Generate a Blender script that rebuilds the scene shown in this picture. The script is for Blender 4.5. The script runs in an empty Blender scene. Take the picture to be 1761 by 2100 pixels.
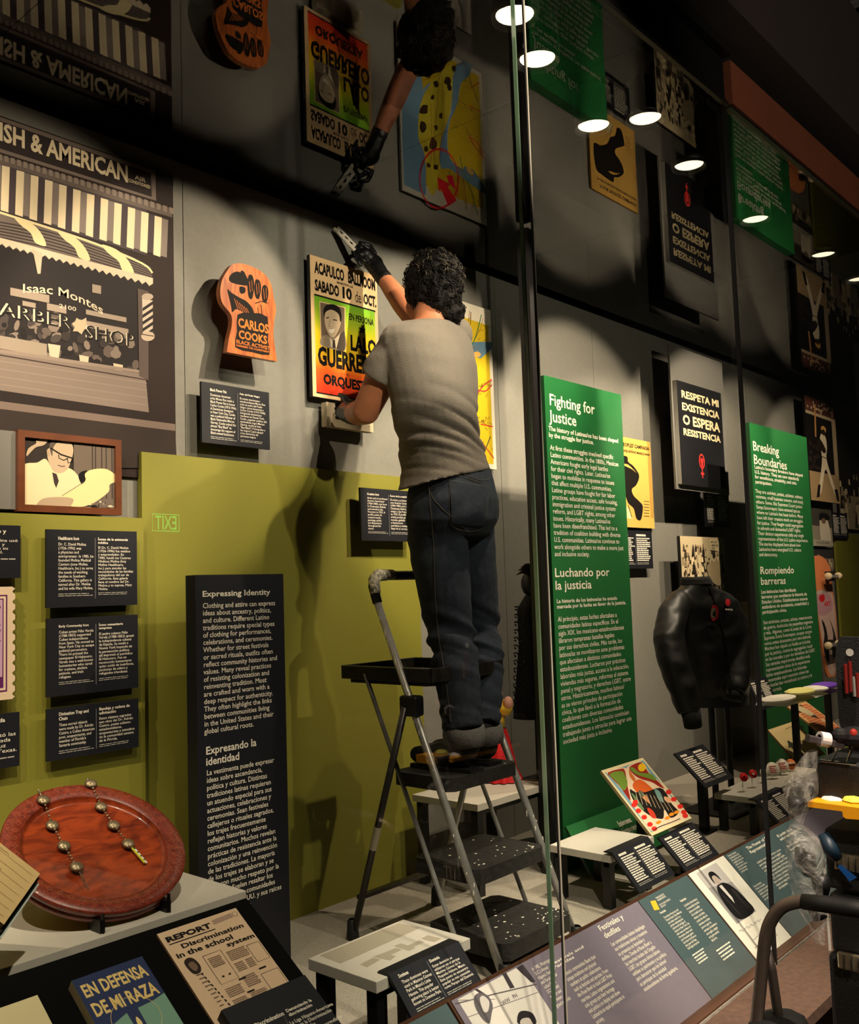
import bpy, bmesh, math, random
from mathutils import Vector, Matrix, noise
random.seed(7)
SC = bpy.context.scene
COL = SC.collection
PI = math.pi
# ------------------------------------------------------------------ camera
CAMZ = 1.14
FPX, YAW, PIT, ROL = 1957.3, .8497, .0805, -.0326
CX, CY = 880.5, 1050.0
fw = Vector((math.sin(YAW)*math.cos(PIT), math.cos(YAW)*math.cos(PIT), math.sin(PIT)))
r0 = fw.cross(Vector((0, 0, 1))).normalized(); u0_ = r0.cross(fw)
RT = r0*math.cos(ROL)+u0_*math.sin(ROL); UP = -r0*math.sin(ROL)+u0_*math.cos(ROL)
cam = bpy.data.cameras.new('camera'); camo = bpy.data.objects.new('camera', cam); COL.objects.link(camo)
m = Matrix.Identity(4)
for i in range(3):
    m[i][0] = RT[i]; m[i][1] = UP[i]; m[i][2] = -fw[i]
m[0][3] = 0; m[1][3] = 0; m[2][3] = CAMZ
camo.matrix_world = m
cam.sensor_fit = 'VERTICAL'; cam.sensor_height = 24.0; cam.lens = FPX/2100.0*24.0
cam.clip_start = .02; cam.clip_end = 60
SC.camera = camo
# ------------------------------------------------------------------ world, exposure
w = bpy.data.worlds.new('gallery_dark'); SC.world = w; w.use_nodes = True
w.node_tree.nodes['Background'].inputs[0].default_value = (.9, .8, .66, 1)
w.node_tree.nodes['Background'].inputs[1].default_value = .004
SC.view_settings.view_transform = 'Standard'; SC.view_settings.look = 'None'
SC.view_settings.gamma = 1; SC.view_settings.use_curve_mapping = False
SC.view_settings.exposure = 0.0
SC.cycles.max_bounces = 10; SC.cycles.transparent_max_bounces = 24
SC.cycles.sample_clamp_indirect = 4.0
SC.cycles.caustics_reflective = False; SC.cycles.caustics_refractive = False
# ------------------------------------------------------------------ room sizes (metres, z=0 is the floor of the showcase)
WY = 2.70          # face of the back wall
GY = 1.20          # front glass
ZC = 1.505+CAMZ    # underside of the glass ceiling
ZT = ZC-.022       # top of the back wall panels
GF = -.45          # gallery floor
# the row of spot lamps above the glass ceiling: x, y, aim x, aim z, power
LAMPS = [(-.1, 1.5, .1, 1.6, 150, 86), (.6, 1.5, .5, 1.75, 135, 82), (1.35, 1.45, 1.25, 1.95, 90, 60), (2.03, 1.42, 2.05, 1.2, 40, 50), (2.25, 1.50, 1.87, 1.98, 165, 49),
         (2.72, 1.60, 3.12, 1.95, 150, 60), (2.80, 1.45, 2.4, .75, 80, 60), (3.24, 1.51, 3.45, 1.1, 160, 66), (3.94, 1.55, 4.3, 1.75, 190, 66),
         (4.62, 1.5, 4.7, .55, 150, 92), (5.15, 1.5, 5.6, 1.3, 160, 86), (5.9, 1.5, 6.5, 1.5, 100, 76), (6.8, 1.5, 7.6, 1.4, 80, 76)]
WARM = (1, .80, .58)
def add_lamps():
    for (x, y, ax, az, p, cone) in LAMPS:
        t = thing('spot_lamp', (x, y, ZC+.03))
        tag(t, LAMPLAB[round(x, 2)], 'lamp', 'spot lamps above the glass ceiling')
        b = MB(); r = .052
        b.lathe([(r, .012), (r+.012, .0), (r+.014, .02), (r+.01, .13), (.02, .15), (.0, .15)], (x, y, ZC+.02), M['black'], 20)
        b.build('lamp_housing', t, smooth=True)
        b = MB(); b.disc((x, y, ZC+.034), (0, 0, -1), r, M['lens'], 20); b.build('lens', t)
        l = bpy.data.lights.new('spot_light', 'SPOT'); l.energy = p; l.color = WARM; l.spot_size = math.radians(cone); l.spot_blend = .3; l.shadow_soft_size = .012
        o = bpy.data.objects.new('spot_light', l); COL.objects.link(o)
        pos = Vector((x, y, ZC+.02)); d = Vector((ax, WY, az))-pos
        o.rotation_euler = d.to_track_quat('-Z', 'Y').to_euler(); o.parent = t; o.location = (0, 0, -.012)
def add_soft():
    # unseen spots added to brighten the rail, deck, cart, fascia, poster and person
    for (x, y, z, tx, ty, tz, e, sz) in [(1.6, -.2, 3.6, 2.2, 1.35, .1, 720, 26), (2.7, -.2, 3.6, 3.0, 1.35, .1, 950, 26), (.6, .1, 3.6, 1.05, 1.75, .45, 420, 34), (-.2, -1.0, 3.2, 2.0, .75, .6, 420, 26), (1.2, -2.4, 2.0, 3.8, 1.2, 2.98, 260, 34), (.95, -.8, 2.75, 2.62, 2.65, 2.12, 520, 21), (2.2, -.6, 3.2, 2.55, 2.3, 1.25, 170, 36)]:
        l = bpy.data.lights.new('gallery_fill', 'SPOT'); l.energy = e; l.spot_size = math.radians(sz); l.spot_blend = .6; l.shadow_soft_size = .03; l.color = (1, .84, .66)
        o = bpy.data.objects.new('gallery_fill', l); COL.objects.link(o); o.location = (x, y, z)
        o.rotation_euler = (Vector((tx, ty, tz))-Vector((x, y, z))).to_track_quat('-Z', 'Y').to_euler()
LAMPLAB = {-.1: 'spot lamp above the glass ceiling over the barber shop mural, outside the view', .6: 'spot lamp above the glass ceiling over the framed photograph, outside the view', 1.35: 'spot lamp above the glass ceiling over the fist plaque, outside the view', 4.62: 'small spot lamp above the mirrored baseball photograph, nearer the post', 5.15: 'small spot lamp second past the black post', 5.9: 'tiny spot lamp over the far bay, next to last', 6.8: 'tiny spot lamp over the far bay, last of the row', 2.03: 'glowing round spot lamp seen nearest the top edge between the two glass panes', 2.25: 'oval glowing spot lamp just below the brightest one, over the green panel reflection',
           2.72: 'large lens-shaped glowing spot lamp over the mirrored yellow poster', 2.8: 'glowing spot lamp close beside the large one, over the yellow poster',
           3.24: 'glowing spot lamp below the mirrored crowd photograph', 3.94: 'glowing spot lamp just past the black post'}
# ------------------------------------------------------------------ pixel rays (used to read sizes off real planes)
def ray(x, y): return RT*(x-CX)+UP*(CY-y)+fw*FPX
CAM = Vector((0, 0, CAMZ))
def onY(x, y, Y): d = ray(x, y); return CAM+d*(Y/d.y)
def onX(x, y, X): d = ray(x, y); return CAM+d*(X/d.x)
def onZ(x, y, Z): d = ray(x, y); return CAM+d*((Z-CAMZ)/d.z)
def mirrorY(x, y, Y):
    p = onY(x, y, Y); return Vector((p.x, p.y, 2*ZC-p.z+.02))
# ------------------------------------------------------------------ materials
M = {}
def lin(c): c = c/255.0; return c/12.92 if c <= .04045 else ((c+.055)/1.055)**2.4
def mat(name, rgb, rough=.6, metal=0, var=.0, scale=30, bump=0, spec=.5, emit=0, vscale=None, coat=0, stretch=None):
    if name in M: return M[name]
    mt = bpy.data.materials.new(name); mt.use_nodes = True; nt = mt.node_tree; b = nt.nodes['Principled BSDF']
    c = (lin(rgb[0]), lin(rgb[1]), lin(rgb[2]), 1)
    b.inputs['Base Color'].default_value = c; b.inputs['Roughness'].default_value = rough; b.inputs['Metallic'].default_value = metal
    b.inputs['Specular IOR Level'].default_value = spec
    if coat: b.inputs['Coat Weight'].default_value = coat
    if emit:
        b.inputs['Emission Color'].default_value = c; b.inputs['Emission Strength'].default_value = emit
    if var or bump:
        tc = nt.nodes.new('ShaderNodeTexCoord'); n = nt.nodes.new('ShaderNodeTexNoise'); n.inputs['Scale'].default_value = scale; n.inputs['Detail'].default_value = 5
        src = tc.outputs['Object']
        if stretch:
            mp = nt.nodes.new('ShaderNodeMapping'); mp.inputs['Scale'].default_value = stretch; nt.links.new(src, mp.inputs[0]); src = mp.outputs[0]
        nt.links.new(src, n.inputs['Vector'])
        if var:
            r = nt.nodes.new('ShaderNodeValToRGB')
            r.color_ramp.elements[0].position = .3; r.color_ramp.elements[1].position = .7
            r.color_ramp.elements[0].color = tuple(max(0, v*(1-var)) for v in c[:3])+(1,); r.color_ramp.elements[1].color = tuple(min(1, v*(1+var)) for v in c[:3])+(1,)
            nt.links.new(n.outputs['Fac'], r.inputs[0]); nt.links.new(r.outputs[0], b.inputs['Base Color'])
        if bump:
            bp = nt.nodes.new('ShaderNodeBump'); bp.inputs['Strength'].default_value = bump; bp.inputs['Distance'].default_value = .01
            nt.links.new(n.outputs['Fac'], bp.inputs['Height']); nt.links.new(bp.outputs[0], b.inputs['Normal'])
    M[name] = mt; return mt
def glassmat(name, ior, tint=(1, 1, 1), rough=0, k=1.7):
    mt = bpy.data.materials.new(name); mt.use_nodes = True; nt = mt.node_tree; nt.nodes.clear()
    o = nt.nodes.new('ShaderNodeOutputMaterial'); mx = nt.nodes.new('ShaderNodeMixShader'); f = nt.nodes.new('ShaderNodeFresnel'); g = nt.nodes.new('ShaderNodeBsdfGlossy'); t = nt.nodes.new('ShaderNodeBsdfTransparent')
    ge = nt.nodes.new('ShaderNodeNewGeometry'); inv = nt.nodes.new('ShaderNodeMath'); inv.operation = 'MULTIPLY_ADD'
    f.inputs['IOR'].default_value = ior; g.inputs['Roughness'].default_value = rough; t.inputs[0].default_value = (*tint, 1)
    # a closed pane: count the front face only, with the strength of both faces
    inv.inputs[1].default_value = -1; inv.inputs[2].default_value = 1
    nt.links.new(ge.outputs['Backfacing'], inv.inputs[0])
    mu = nt.nodes.new('ShaderNodeMath'); mu.operation = 'MULTIPLY'; mu2 = nt.nodes.new('ShaderNodeMath'); mu2.operation = 'MULTIPLY'; mu2.inputs[1].default_value = k; mu2.use_clamp = True
    nt.links.new(f.outputs[0], mu2.inputs[0]); nt.links.new(mu2.outputs[0], mu.inputs[0]); nt.links.new(inv.outputs[0], mu.inputs[1])
    nt.links.new(mu.outputs[0], mx.inputs[0]); nt.links.new(t.outputs[0], mx.inputs[1]); nt.links.new(g.outputs[0], mx.inputs[2]); nt.links.new(mx.outputs[0], o.inputs[0])
    M[name] = mt; return mt
def woodmat(name, dark, light, scale=6, rough=.35, axis=(1, 12, 12), coat=.3):
    mt = bpy.data.materials.new(name); mt.use_nodes = True; nt = mt.node_tree; b = nt.nodes['Principled BSDF']
    tc = nt.nodes.new('ShaderNodeTexCoord'); mp = nt.nodes.new('ShaderNodeMapping'); mp.inputs['Scale'].default_value = axis
    n = nt.nodes.new('ShaderNodeTexNoise'); n.inputs['Scale'].default_value = scale; n.inputs['Detail'].default_value = 6; n.inputs['Distortion'].default_value = 1.2
    r = nt.nodes.new('ShaderNodeValToRGB'); r.color_ramp.elements[0].position = .32; r.color_ramp.elements[1].position = .62
    r.color_ramp.elements[0].color = tuple(lin(v) for v in dark)+(1,); r.color_ramp.elements[1].color = tuple(lin(v) for v in light)+(1,)
    nt.links.new(tc.outputs['Object'], mp.inputs[0]); nt.links.new(mp.outputs[0], n.inputs['Vector']); nt.links.new(n.outputs['Fac'], r.inputs[0]); nt.links.new(r.outputs[0], b.inputs['Base Color'])
    b.inputs['Roughness'].default_value = rough; b.inputs['Coat Weight'].default_value = coat
    M[name] = mt; return mt
def C(r, g, b, rough=.5):
    n = 'print_%02x%02x%02x' % (r, g, b)
    return mat(n, (r, g, b), max(rough, .62) if rough > .2 else rough, spec=.15)
mat('wall', (122, 120, 112), .75, var=.05, scale=60, bump=.05)
mat('black', (10, 10, 11), .45); mat('matte_black', (9, 9, 9), .9, spec=.1); mat('recess', (3, 3, 3), .9, spec=.05)
mat('dark_steel', (26, 24, 22), .4, .4)
mat('floor', (150, 143, 130), .95, var=.22, scale=180, bump=.35); mat('gallery_floor', (40, 34, 30), .7, var=.3, scale=20)
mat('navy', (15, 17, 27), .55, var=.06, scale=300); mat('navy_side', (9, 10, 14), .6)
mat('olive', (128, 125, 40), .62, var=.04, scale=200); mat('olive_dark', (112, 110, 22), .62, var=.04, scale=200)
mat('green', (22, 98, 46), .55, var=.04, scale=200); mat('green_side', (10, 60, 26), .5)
mat('white_text', (238, 230, 214), .6); mat('shelf', (196, 190, 178), .55, var=.03, scale=90)
mat('grey_mount', (112, 110, 105), .5); mat('cream', (222, 204, 160), .7, var=.05, scale=20)
mat('alu', (168, 166, 162), .38, .55, var=.18, scale=25); mat('rubber', (14, 14, 13), .6); mat('paint_drop', (214, 208, 190), .7)
mat('tread', (26, 23, 20), .75, var=.5, scale=60, bump=.4)
mat('lens', (255, 238, 205), .3, emit=2.6); mat('chrome', (220, 216, 205), .12, 1); mat('bright_edge', (214, 206, 186), .35, .3)
mat('edge', (96, 120, 96), .15, spec=1.0, coat=1); mat('skin', (178, 112, 78), .55, var=.1, scale=18)
mat('orange_fascia', (96, 46, 20), .8, var=.1, scale=6); mat('bulkhead', (34, 25, 20), .85)
glassmat('glass', 1.5, (.97, .985, .97)); glassmat('top_glass', 1.5, (.95, .95, .95), k=1.12)
# ------------------------------------------------------------------ mesh builder
ORG = {}
def V(*a): return Vector(a)
class MB:
    def __init__(s): s.v = []; s.f = []; s.fm = []; s.m = []
    def mi(s, mt):
        if mt not in s.m: s.m.append(mt)
        return s.m.index(mt)
    def face(s, pts, mt):
        n = len(s.v); s.v += [Vector(p) for p in pts]; s.f.append(tuple(range(n, n+len(pts)))); s.fm.append(s.mi(mt))
    def raw(s, vs, fs, mt):
        n = len(s.v); s.v += [Vector(p) for p in vs]; k = s.mi(mt)
        for f in fs: s.f.append(tuple(i+n for i in f)); s.fm.append(k)
    def box(s, a, b, mt):
        x0, y0, z0 = a; x1, y1, z1 = b
        s.raw([(x0, y0, z0), (x1, y0, z0), (x1, y1, z0), (x0, y1, z0), (x0, y0, z1), (x1, y0, z1), (x1, y1, z1), (x0, y1, z1)],
              [(3, 2, 1, 0), (4, 5, 6, 7), (0, 1, 5, 4), (1, 2, 6, 5), (2, 3, 7, 6), (3, 0, 4, 7)], mt)
    def prism(s, pts, off, mt, side=None):
        n = len(pts); side = side or mt; off = Vector(off); a = [Vector(p) for p in pts]; b = [p+off for p in a]
        s.raw(a, [tuple(range(n))], mt); s.raw(b, [tuple(reversed(range(n)))], side)
        s.raw(a+b, [(i, i+n, (i+1) % n+n, (i+1) % n) for i in range(n)], side)
    def bar(s, a, b, w, h, mt, up=(0, 0, 1)):
        a = Vector(a); b = Vector(b); d = (b-a).normalized(); x = d.cross(Vector(up))
        if x.length < 1e-4: x = d.cross(Vector((1, 0, 0)))
        x.normalize(); y = x.cross(d); x *= w/2; y *= h/2
        s.prism([a-x-y, a+x-y, a+x+y, a-x+y], b-a, mt)
    def tube(s, path, r, mt, n=10, caps=True, closed=False):
        P = [Vector(p) for p in path]; k = len(P); rs = r if isinstance(r, (list, tuple)) else [r]*k
        rings = []; prev = None
        for i in range(k):
            t = (P[min(i+1, k-1)]-P[max(i-1, 0)]).normalized()
            if prev is None:
                a = t.cross(Vector((0, 0, 1)));
                if a.length < .05: a = t.cross(Vector((1, 0, 0)))
            else: a = prev-t*prev.dot(t)
            a.normalize(); prev = a; b = t.cross(a)
            rings.append([P[i]+(a*math.cos(2*PI*j/n)+b*math.sin(2*PI*j/n))*rs[i] for j in range(n)])
        s.loft(rings, mt, caps)
    def loft(s, rings, mt, caps=True):
        n = len(rings[0]); vs = [p for q in rings for p in q]; fs = []
        for i in range(len(rings)-1):
            for j in range(n): fs.append((i*n+j, i*n+(j+1) % n, (i+1)*n+(j+1) % n, (i+1)*n+j))
        if caps: fs.append(tuple(reversed(range(n)))); fs.append(tuple(range((len(rings)-1)*n, len(rings)*n)))
        s.raw(vs, fs, mt)
    def lathe(s, prof, c, mt, n=24, ax=None):
        c = Vector(c)
        q = Vector((0, 0, 1)).rotation_difference(Vector(ax)) if ax else None
        rings = []
        for (r, z) in prof:
            ring = []
            for j in range(n):
                p = Vector((max(r, 1e-5)*math.cos(2*PI*j/n), max(r, 1e-5)*math.sin(2*PI*j/n), z))
                if q: p = q@p
                ring.append(c+p)
            rings.append(ring)
        s.loft(rings, mt, False)
    def disc(s, c, nrm, r, mt, n=20, ry=None):
        q = Vector((0, 0, 1)).rotation_difference(Vector(nrm)); c = Vector(c)
        s.face([c+q@Vector((r*math.cos(2*PI*j/n), (ry or r)*math.sin(2*PI*j/n), 0)) for j in range(n)], mt)
    def ball(s, c, r, mt, n=12, k=7):
        r = Vector(r) if isinstance(r, (tuple, list, Vector)) else Vector((r, r, r)); c = Vector(c)
        rings = []
        for i in range(k+1):
            a = PI*i/k; rings.append([c+Vector((r.x*math.sin(a)*math.cos(2*PI*j/n), r.y*math.sin(a)*math.sin(2*PI*j/n), -r.z*math.cos(a))) for j in range(n)])
        s.loft(rings, mt, False)
    def build(s, name, parent=None, smooth=False, mesh_only=False):
        me = bpy.data.meshes.new(name)
        xs = [p.x for p in s.v]; ys = [p.y for p in s.v]; zs = [p.z for p in s.v]
        o0 = Vector(((min(xs)+max(xs))/2, (min(ys)+max(ys))/2, min(zs)))
        me.from_pydata([tuple(p-o0) for p in s.v], [], s.f)
        for mm in s.m: me.materials.append(mm)
        me.polygons.foreach_set('material_index', s.fm)
        if smooth: me.polygons.foreach_set('use_smooth', [True]*len(me.polygons))
        me.update()
        o = bpy.data.objects.new(name, me); COL.objects.link(o)
        ORG[o.name] = o0
        if parent is not None:
            o.parent = parent; o.location = o0-ORG[parent.name]
        else: o.location = o0
        return o
def thing(name, loc):
    o = bpy.data.objects.new(name, None); COL.objects.link(o); o.location = loc; o.empty_display_size = .1; ORG[o.name] = Vector(loc); return o
def tag(o, label, cat, group=None):
    o['label'] = label; o['category'] = cat
    if group: o['group'] = group
    return o
def struct(o): o['kind'] = 'structure'; return o
def bevel(o, w=.003, seg=2):
    md = o.modifiers.new('bevel', 'BEVEL'); md.width = w; md.segments = seg; md.limit_method = 'ANGLE'; return o
# ------------------------------------------------------------------ flat sheets: u along the sheet, v up it
class Sheet:
    def __init__(s, o, v=(0, 0, 1), u=(1, 0, 0)):
        s.o = Vector(o); s.u = Vector(u).normalized(); s.v = Vector(v).normalized(); s.n = s.u.cross(s.v).normalized()
    def px(s, x, y):
        d = ray(x, y); t = (s.o-CAM).dot(s.n)/d.dot(s.n); p = CAM+d*t-s.o; return (p.dot(s.u), p.dot(s.v))
    def P(s, u, v, off=0): return s.o+s.u*u+s.v*v+s.n*off
    def rect(s, TL, TR, BR, BL):
        a, b, c, d = [s.px(*p) for p in (TL, TR, BR, BL)]
        return ((a[0]+d[0])/2, (b[0]+c[0])/2, (c[1]+d[1])/2, (a[1]+b[1])/2)
    def panel(s, name, R, th, mt, side=None, parent=None):
        u0, u1, v0, v1 = R; b = MB()
        b.prism([s.P(u0, v0), s.P(u1, v0), s.P(u1, v1), s.P(u0, v1)], s.n*-th, mt, side); return b.build(name, parent)
def tilted(TL, BL, Y=None, Z=None):
    """sheet whose left edge runs from pixel TL (at depth Y or height Z) down to BL at the same x."""
    T = onY(TL[0], TL[1], Y) if Y is not None else onZ(TL[0], TL[1], Z)
    B = onX(BL[0], BL[1], T.x); return Sheet(T, T-B), T, B
class Art:
    """flat printed shapes on a sheet; every shape lies a hair above the last"""
    def __init__(s, sh, base=.0006, step=.000015): s.sh = sh; s.b = MB(); s.k = base; s.st = step
    def up(s): s.k += s.st; return s.k
    def poly(s, pts, mt, px=True):
        k = s.up(); q = [s.sh.px(*p) for p in pts] if px else pts
        a = sum(q[i][0]*q[(i+1) % len(q)][1]-q[(i+1) % len(q)][0]*q[i][1] for i in range(len(q)))
        if a < 0: q = q[::-1]
        s.b.face([s.sh.P(u, v, k) for u, v in q], mt)
    def smooth(s, pts, mt, n=4, px=True):
        s.poly(spline(pts, n, True), mt, px)
    def line(s, pts, wd, mt, px=True, n=0):
        if n: pts = spline(pts, n, False)
        q = [Vector(s.sh.px(*p)) if px else Vector(p) for p in pts]; k = s.up()
        L = []; Rr = []
        for i in range(len(q)):
            t = (q[min(i+1, len(q)-1)]-q[max(0, i-1)]); t = t.normalized() if t.length > 1e-9 else Vector((1, 0)); nn = Vector((-t.y, t.x))*wd/2
            L.append(q[i]+nn); Rr.append(q[i]-nn)
        for i in range(len(q)-1):
            s.b.face([s.sh.P(*Rr[i], k), s.sh.P(*Rr[i+1], k), s.sh.P(*L[i+1], k), s.sh.P(*L[i], k)], mt)
    def ell(s, c, rx, ry, mt, n=20, px=True, rot=0):
        if px:
            q = []
            for i in range(n):
                a = 2*PI*i/n; x = rx*math.cos(a); y = ry*math.sin(a); q.append((c[0]+x*math.cos(rot)-y*math.sin(rot), c[1]+x*math.sin(rot)+y*math.cos(rot)))
            s.poly(q, mt)
        else: s.poly([(c[0]+rx*math.cos(2*PI*i/n), c[1]+ry*math.sin(2*PI*i/n)) for i in range(n)], mt, False)
    def text(s, t, tl, br, mt, px=True, bold=0, align='LEFT', res=2, lead=1.0, warp=None):
        a = s.sh.px(*tl) if px else tl; c = s.sh.px(*br) if px else br
        vs, fs = glyphs(t, bold, align, res, lead); k = s.up()
        if not vs: return
        x0, x1, y0, y1 = bounds(vs)
        q = []
        for x, y in vs:
            uu = (x-x0)/max(x1-x0, 1e-6); vv = (y-y0)/max(y1-y0, 1e-6)
            if warp: uu, vv = warp(uu, vv)
            q.append(s.sh.P(a[0]+(c[0]-a[0])*uu, c[1]+(a[1]-c[1])*vv, k))
        s.b.raw(q, fs, mt)
    def bars(s, tl, br, n, mt, px=True, fill=.5, rag=.3, seed=1):
        a = s.sh.px(*tl) if px else tl; c = s.sh.px(*br) if px else br; rnd = random.Random(seed); k = s.up()
        h = (a[1]-c[1])/n
        for i in range(n):
            v1 = a[1]-h*i-h*(1-fill)/2; v0 = v1-h*fill; u = a[0]; end = a[0]+(c[0]-a[0])*(1-rag*rnd.random())
            while u < end-1e-4:      # word by word
                wl = (c[0]-a[0])*(.08+.17*rnd.random()); e = min(u+wl, end)
                s.b.face([s.sh.P(u, v0, k), s.sh.P(e, v0, k), s.sh.P(e, v1, k), s.sh.P(u, v1, k)], mt); u = e+(c[0]-a[0])*.022
    def done(s, name, parent): return s.b.build(name, parent)
_gc = {}
def glyphs(t, bold, align, res, lead=1.0):
    key = (t, bold, align, res, lead)
    if key in _gc: return _gc[key]
    cu = bpy.data.curves.new('lettering', 'FONT'); cu.body = t; cu.resolution_u = res; cu.offset = bold; cu.align_x = align; cu.size = 1; cu.space_line = lead
    ob = bpy.data.objects.new('lettering', cu); COL.objects.link(ob)
    dg = bpy.context.evaluated_depsgraph_get(); dg.update()
    me = bpy.data.meshes.new_from_object(ob.evaluated_get(dg))
    vs = [(v.co.x, v.co.y) for v in me.vertices]; fs = [tuple(p.vertices) for p in me.polygons]
    bpy.data.objects.remove(ob); bpy.data.meshes.remove(me); bpy.data.curves.remove(cu)
    _gc[key] = (vs, fs); return vs, fs
def bounds(vs): xs = [v[0] for v in vs]; ys = [v[1] for v in vs]; return min(xs), max(xs), min(ys), max(ys)
def spline(pts, n=4, closed=True):
    k = len(pts); out = []
    for i in range(k if closed else k-1):
        p = [pts[(i+j-1) % k] if closed else pts[min(max(i+j-1, 0), k-1)] for j in range(4)]
        for t in range(n):
            t /= n
            out.append(tuple(.5*((2*p[1][c])+(-p[0][c]+p[2][c])*t+(2*p[0][c]-5*p[1][c]+4*p[2][c]-p[3][c])*t*t+(-p[0][c]+3*p[1][c]-3*p[2][c]+p[3][c])*t**3) for c in range(len(pts[0]))))
    if not closed: out.append(tuple(pts[-1]))
    return out
# ================================================================== STRUCTURE
WX0, WX1 = -1.2, 9.0
wall = MB(); wall.box((WX0, WY+.02, -.2), (WX1, WY+.1, ZC+.3), M['recess']); wall = struct(wall.build('wall_back'))
seams = [WX0, .55]+[onY(378, 700, WY).x, onY(1017, 700, WY).x, onY(1213, 690, WY).x, 5.35, 6.5, 7.7, WX1]
for a, b_ in zip(seams[:-1], seams[1:]):
    b = MB(); b.box((a+.0015, WY, 0), (b_-.0015, WY+.02, ZT), M['wall']); b.build('wall_panel', wall)
b = MB(); b.box((WX0, 1.2, -.06), (WX1, WY+.1, 0), M['floor']); struct(b.build('floor'))
b = MB(); b.box((WX0-1, -5, GF-.05), (WX1+1, 4, GF), M['gallery_floor']); struct(b.build('floor_gallery'))
# glass ceiling panes and the black box above them
gc = MB(); gc.box((WX0, GY+.02, ZC+.6), (WX1, WY+.1, ZC+.65), M['matte_black']); gc.box((WX0, WY+.02, ZC), (WX1, WY+.1, ZC+.6), M['matte_black']); gc.box((WX0, GY+.03, ZC+.014), (WX1, GY+.04, ZC+.6), M['matte_black'])
ceil = struct(gc.build('ceiling'))
px_ = [WX0, -.1, 1.1, 2.35, 3.55, 4.75, 5.95, 7.2, WX1]
for a, b_ in zip(px_[:-1], px_[1:]):
    b = MB(); b.box((a+.001, GY+.002, ZC), (b_-.001, WY+.02, ZC+.01), M['top_glass']); b.build('glass_pane', ceil)
# black recessed trim at the top of the wall
b = MB(); b.box((WX0, WY+.012, ZT-.002), (WX1, WY+.02, ZC), M['recess']); struct(b.build('trim_1'))
# plinth below the case and gallery shell
b = MB(); b.box((WX0, 1.16, GF), (WX1, 1.2, -.07), M['matte_black']); struct(b.build('wall_plinth'))
pp = onY(1488, 237, GY)
XP = pp.x   # the black post
# front glass: three panes, the first two overlapping with a gap
def pane(name, x0, x1, y, bright):
    z0 = -.06; z1 = ZC-.002
    b = MB(); b.box((x0, y, z0), (x1, y+.009, z1), M['glass']); o = struct(b.build(name))
    b = MB(); b.box((x1-.0005, y-.0005, z0), (x1+.0025, y+.0095, z1), M['edge']) if bright != 'L' else b.box((x0-.0022, y-.001, z0), (x0+.0005, y+.003, z1), M['bright_edge'])
    b.build('pane_edge', o); return o
XA = (onY(1092, 900, GY).x+onY(1122, 1690, GY).x)/2; XB = (onY(1122, 900, GY).x+onY(1155, 1690, GY).x)/2
pane('window_1', WX0, XA, GY, 'R'); o2 = pane('window_2', XB, XP-.006, GY+.012, 'L'); pane('window_3', XP+.01, WX1, GY, 'R')
b = MB(); b.box((XB-.0065, GY+.013, -.06), (XB-.0022, GY+.015, ZC-.002), M['black']); b.build('seal_strip', o2)
b = MB(); b.box((XP-.006, GY-.002, -.06), (XP+.004, GY+.010, ZC+.03), M['black']); struct(b.build('trim_2'))
# header above the glass: black beam, thin steel lip, orange fascia past the post, dark bulkhead
b = MB(); b.box((WX0, GY-.012, ZC+.0), (XP, GY+.002, ZC+.012), M['dark_steel']); b.box((WX0, GY-.03, ZC+.16), (XP, GY+.0, ZC+.2), M['dark_steel']); b.box((WX0, GY, ZC+.02), (XP, GY+.02, ZC+.16), M['matte_black'])
struct(b.build('trim_3'))
b = MB(); b.box((XP+.012, GY-.014, ZC+.0), (WX1, GY+.002, ZC+.008), M['dark_steel']); b.box((XP+.012, GY-.02, ZC+.01), (WX1, GY+.02, ZC+.155), M['orange_fascia']); struct(b.build('trim_4'))
b = MB(); b.box((WX0, GY-.12, ZC+.2), (WX1, GY+.1, ZC+.75), M['bulkhead']); struct(b.build('wall_bulkhead'))
b = MB(); b.box((WX0-1, -5, 4.4), (WX1+1, 4, 4.45), M['matte_black']); struct(b.build('ceiling_gallery'))
# steel truss of the gallery ceiling
TA = onZ(1640, 75, 4.0); TB = onZ(1780, -5, 4.0); TD = TB-TA
t = thing('lighting_truss', tuple(TA)); tag(t, 'dim grey metal lighting truss high up under the dark gallery ceiling', 'truss')
for dy, dz in ((0, 0), (.12, 0), (.06, .12)):
    b = MB(); b.tube([TA+Vector((0, dy, dz)), TA+TD*1.6+Vector((0, dy, dz))], .018, M['grey_mount'], 8); b.build('chord', t)
for i in range(12):
    q = TA+TD*(.13*i); b = MB(); b.tube([q, q+TD*.065+Vector((0, .06, .12)), q+TD*.13], .009, M['grey_mount'], 6); b.build('brace', t)
add_lamps(); add_soft()

# ================================================================== WALL PANELS AND PRINTS
WT = M['white_text']
def wallsheet(Y): return Sheet((0, Y, 0))
# ---- olive panels
S = wallsheet(2.672); Ra = S.rect((290, 921), (868, 1000), (868, 1700), (290, 1985)); x1o = onY(862, 1250, 2.672).x
R = (S.px(290, 921)[0], x1o, .0, (S.px(290, 921)[1]+S.px(600, 961)[1])/2)
o = S.panel('olive_panel', R, .026, M['olive']); tag(o, 'tall olive green wall panel standing behind the ladder', 'panel')
S = wallsheet(2.63); R = (-.9, S.px(296, 1300)[0], .0, (S.px(290, 1067)[1]+S.px(20, 1047)[1])/2)
o = S.panel('olive_panel', R, .04, M['olive']); tag(o, 'bright olive green raised panel carrying the black label plaques', 'panel'); YL = 2.63
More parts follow.
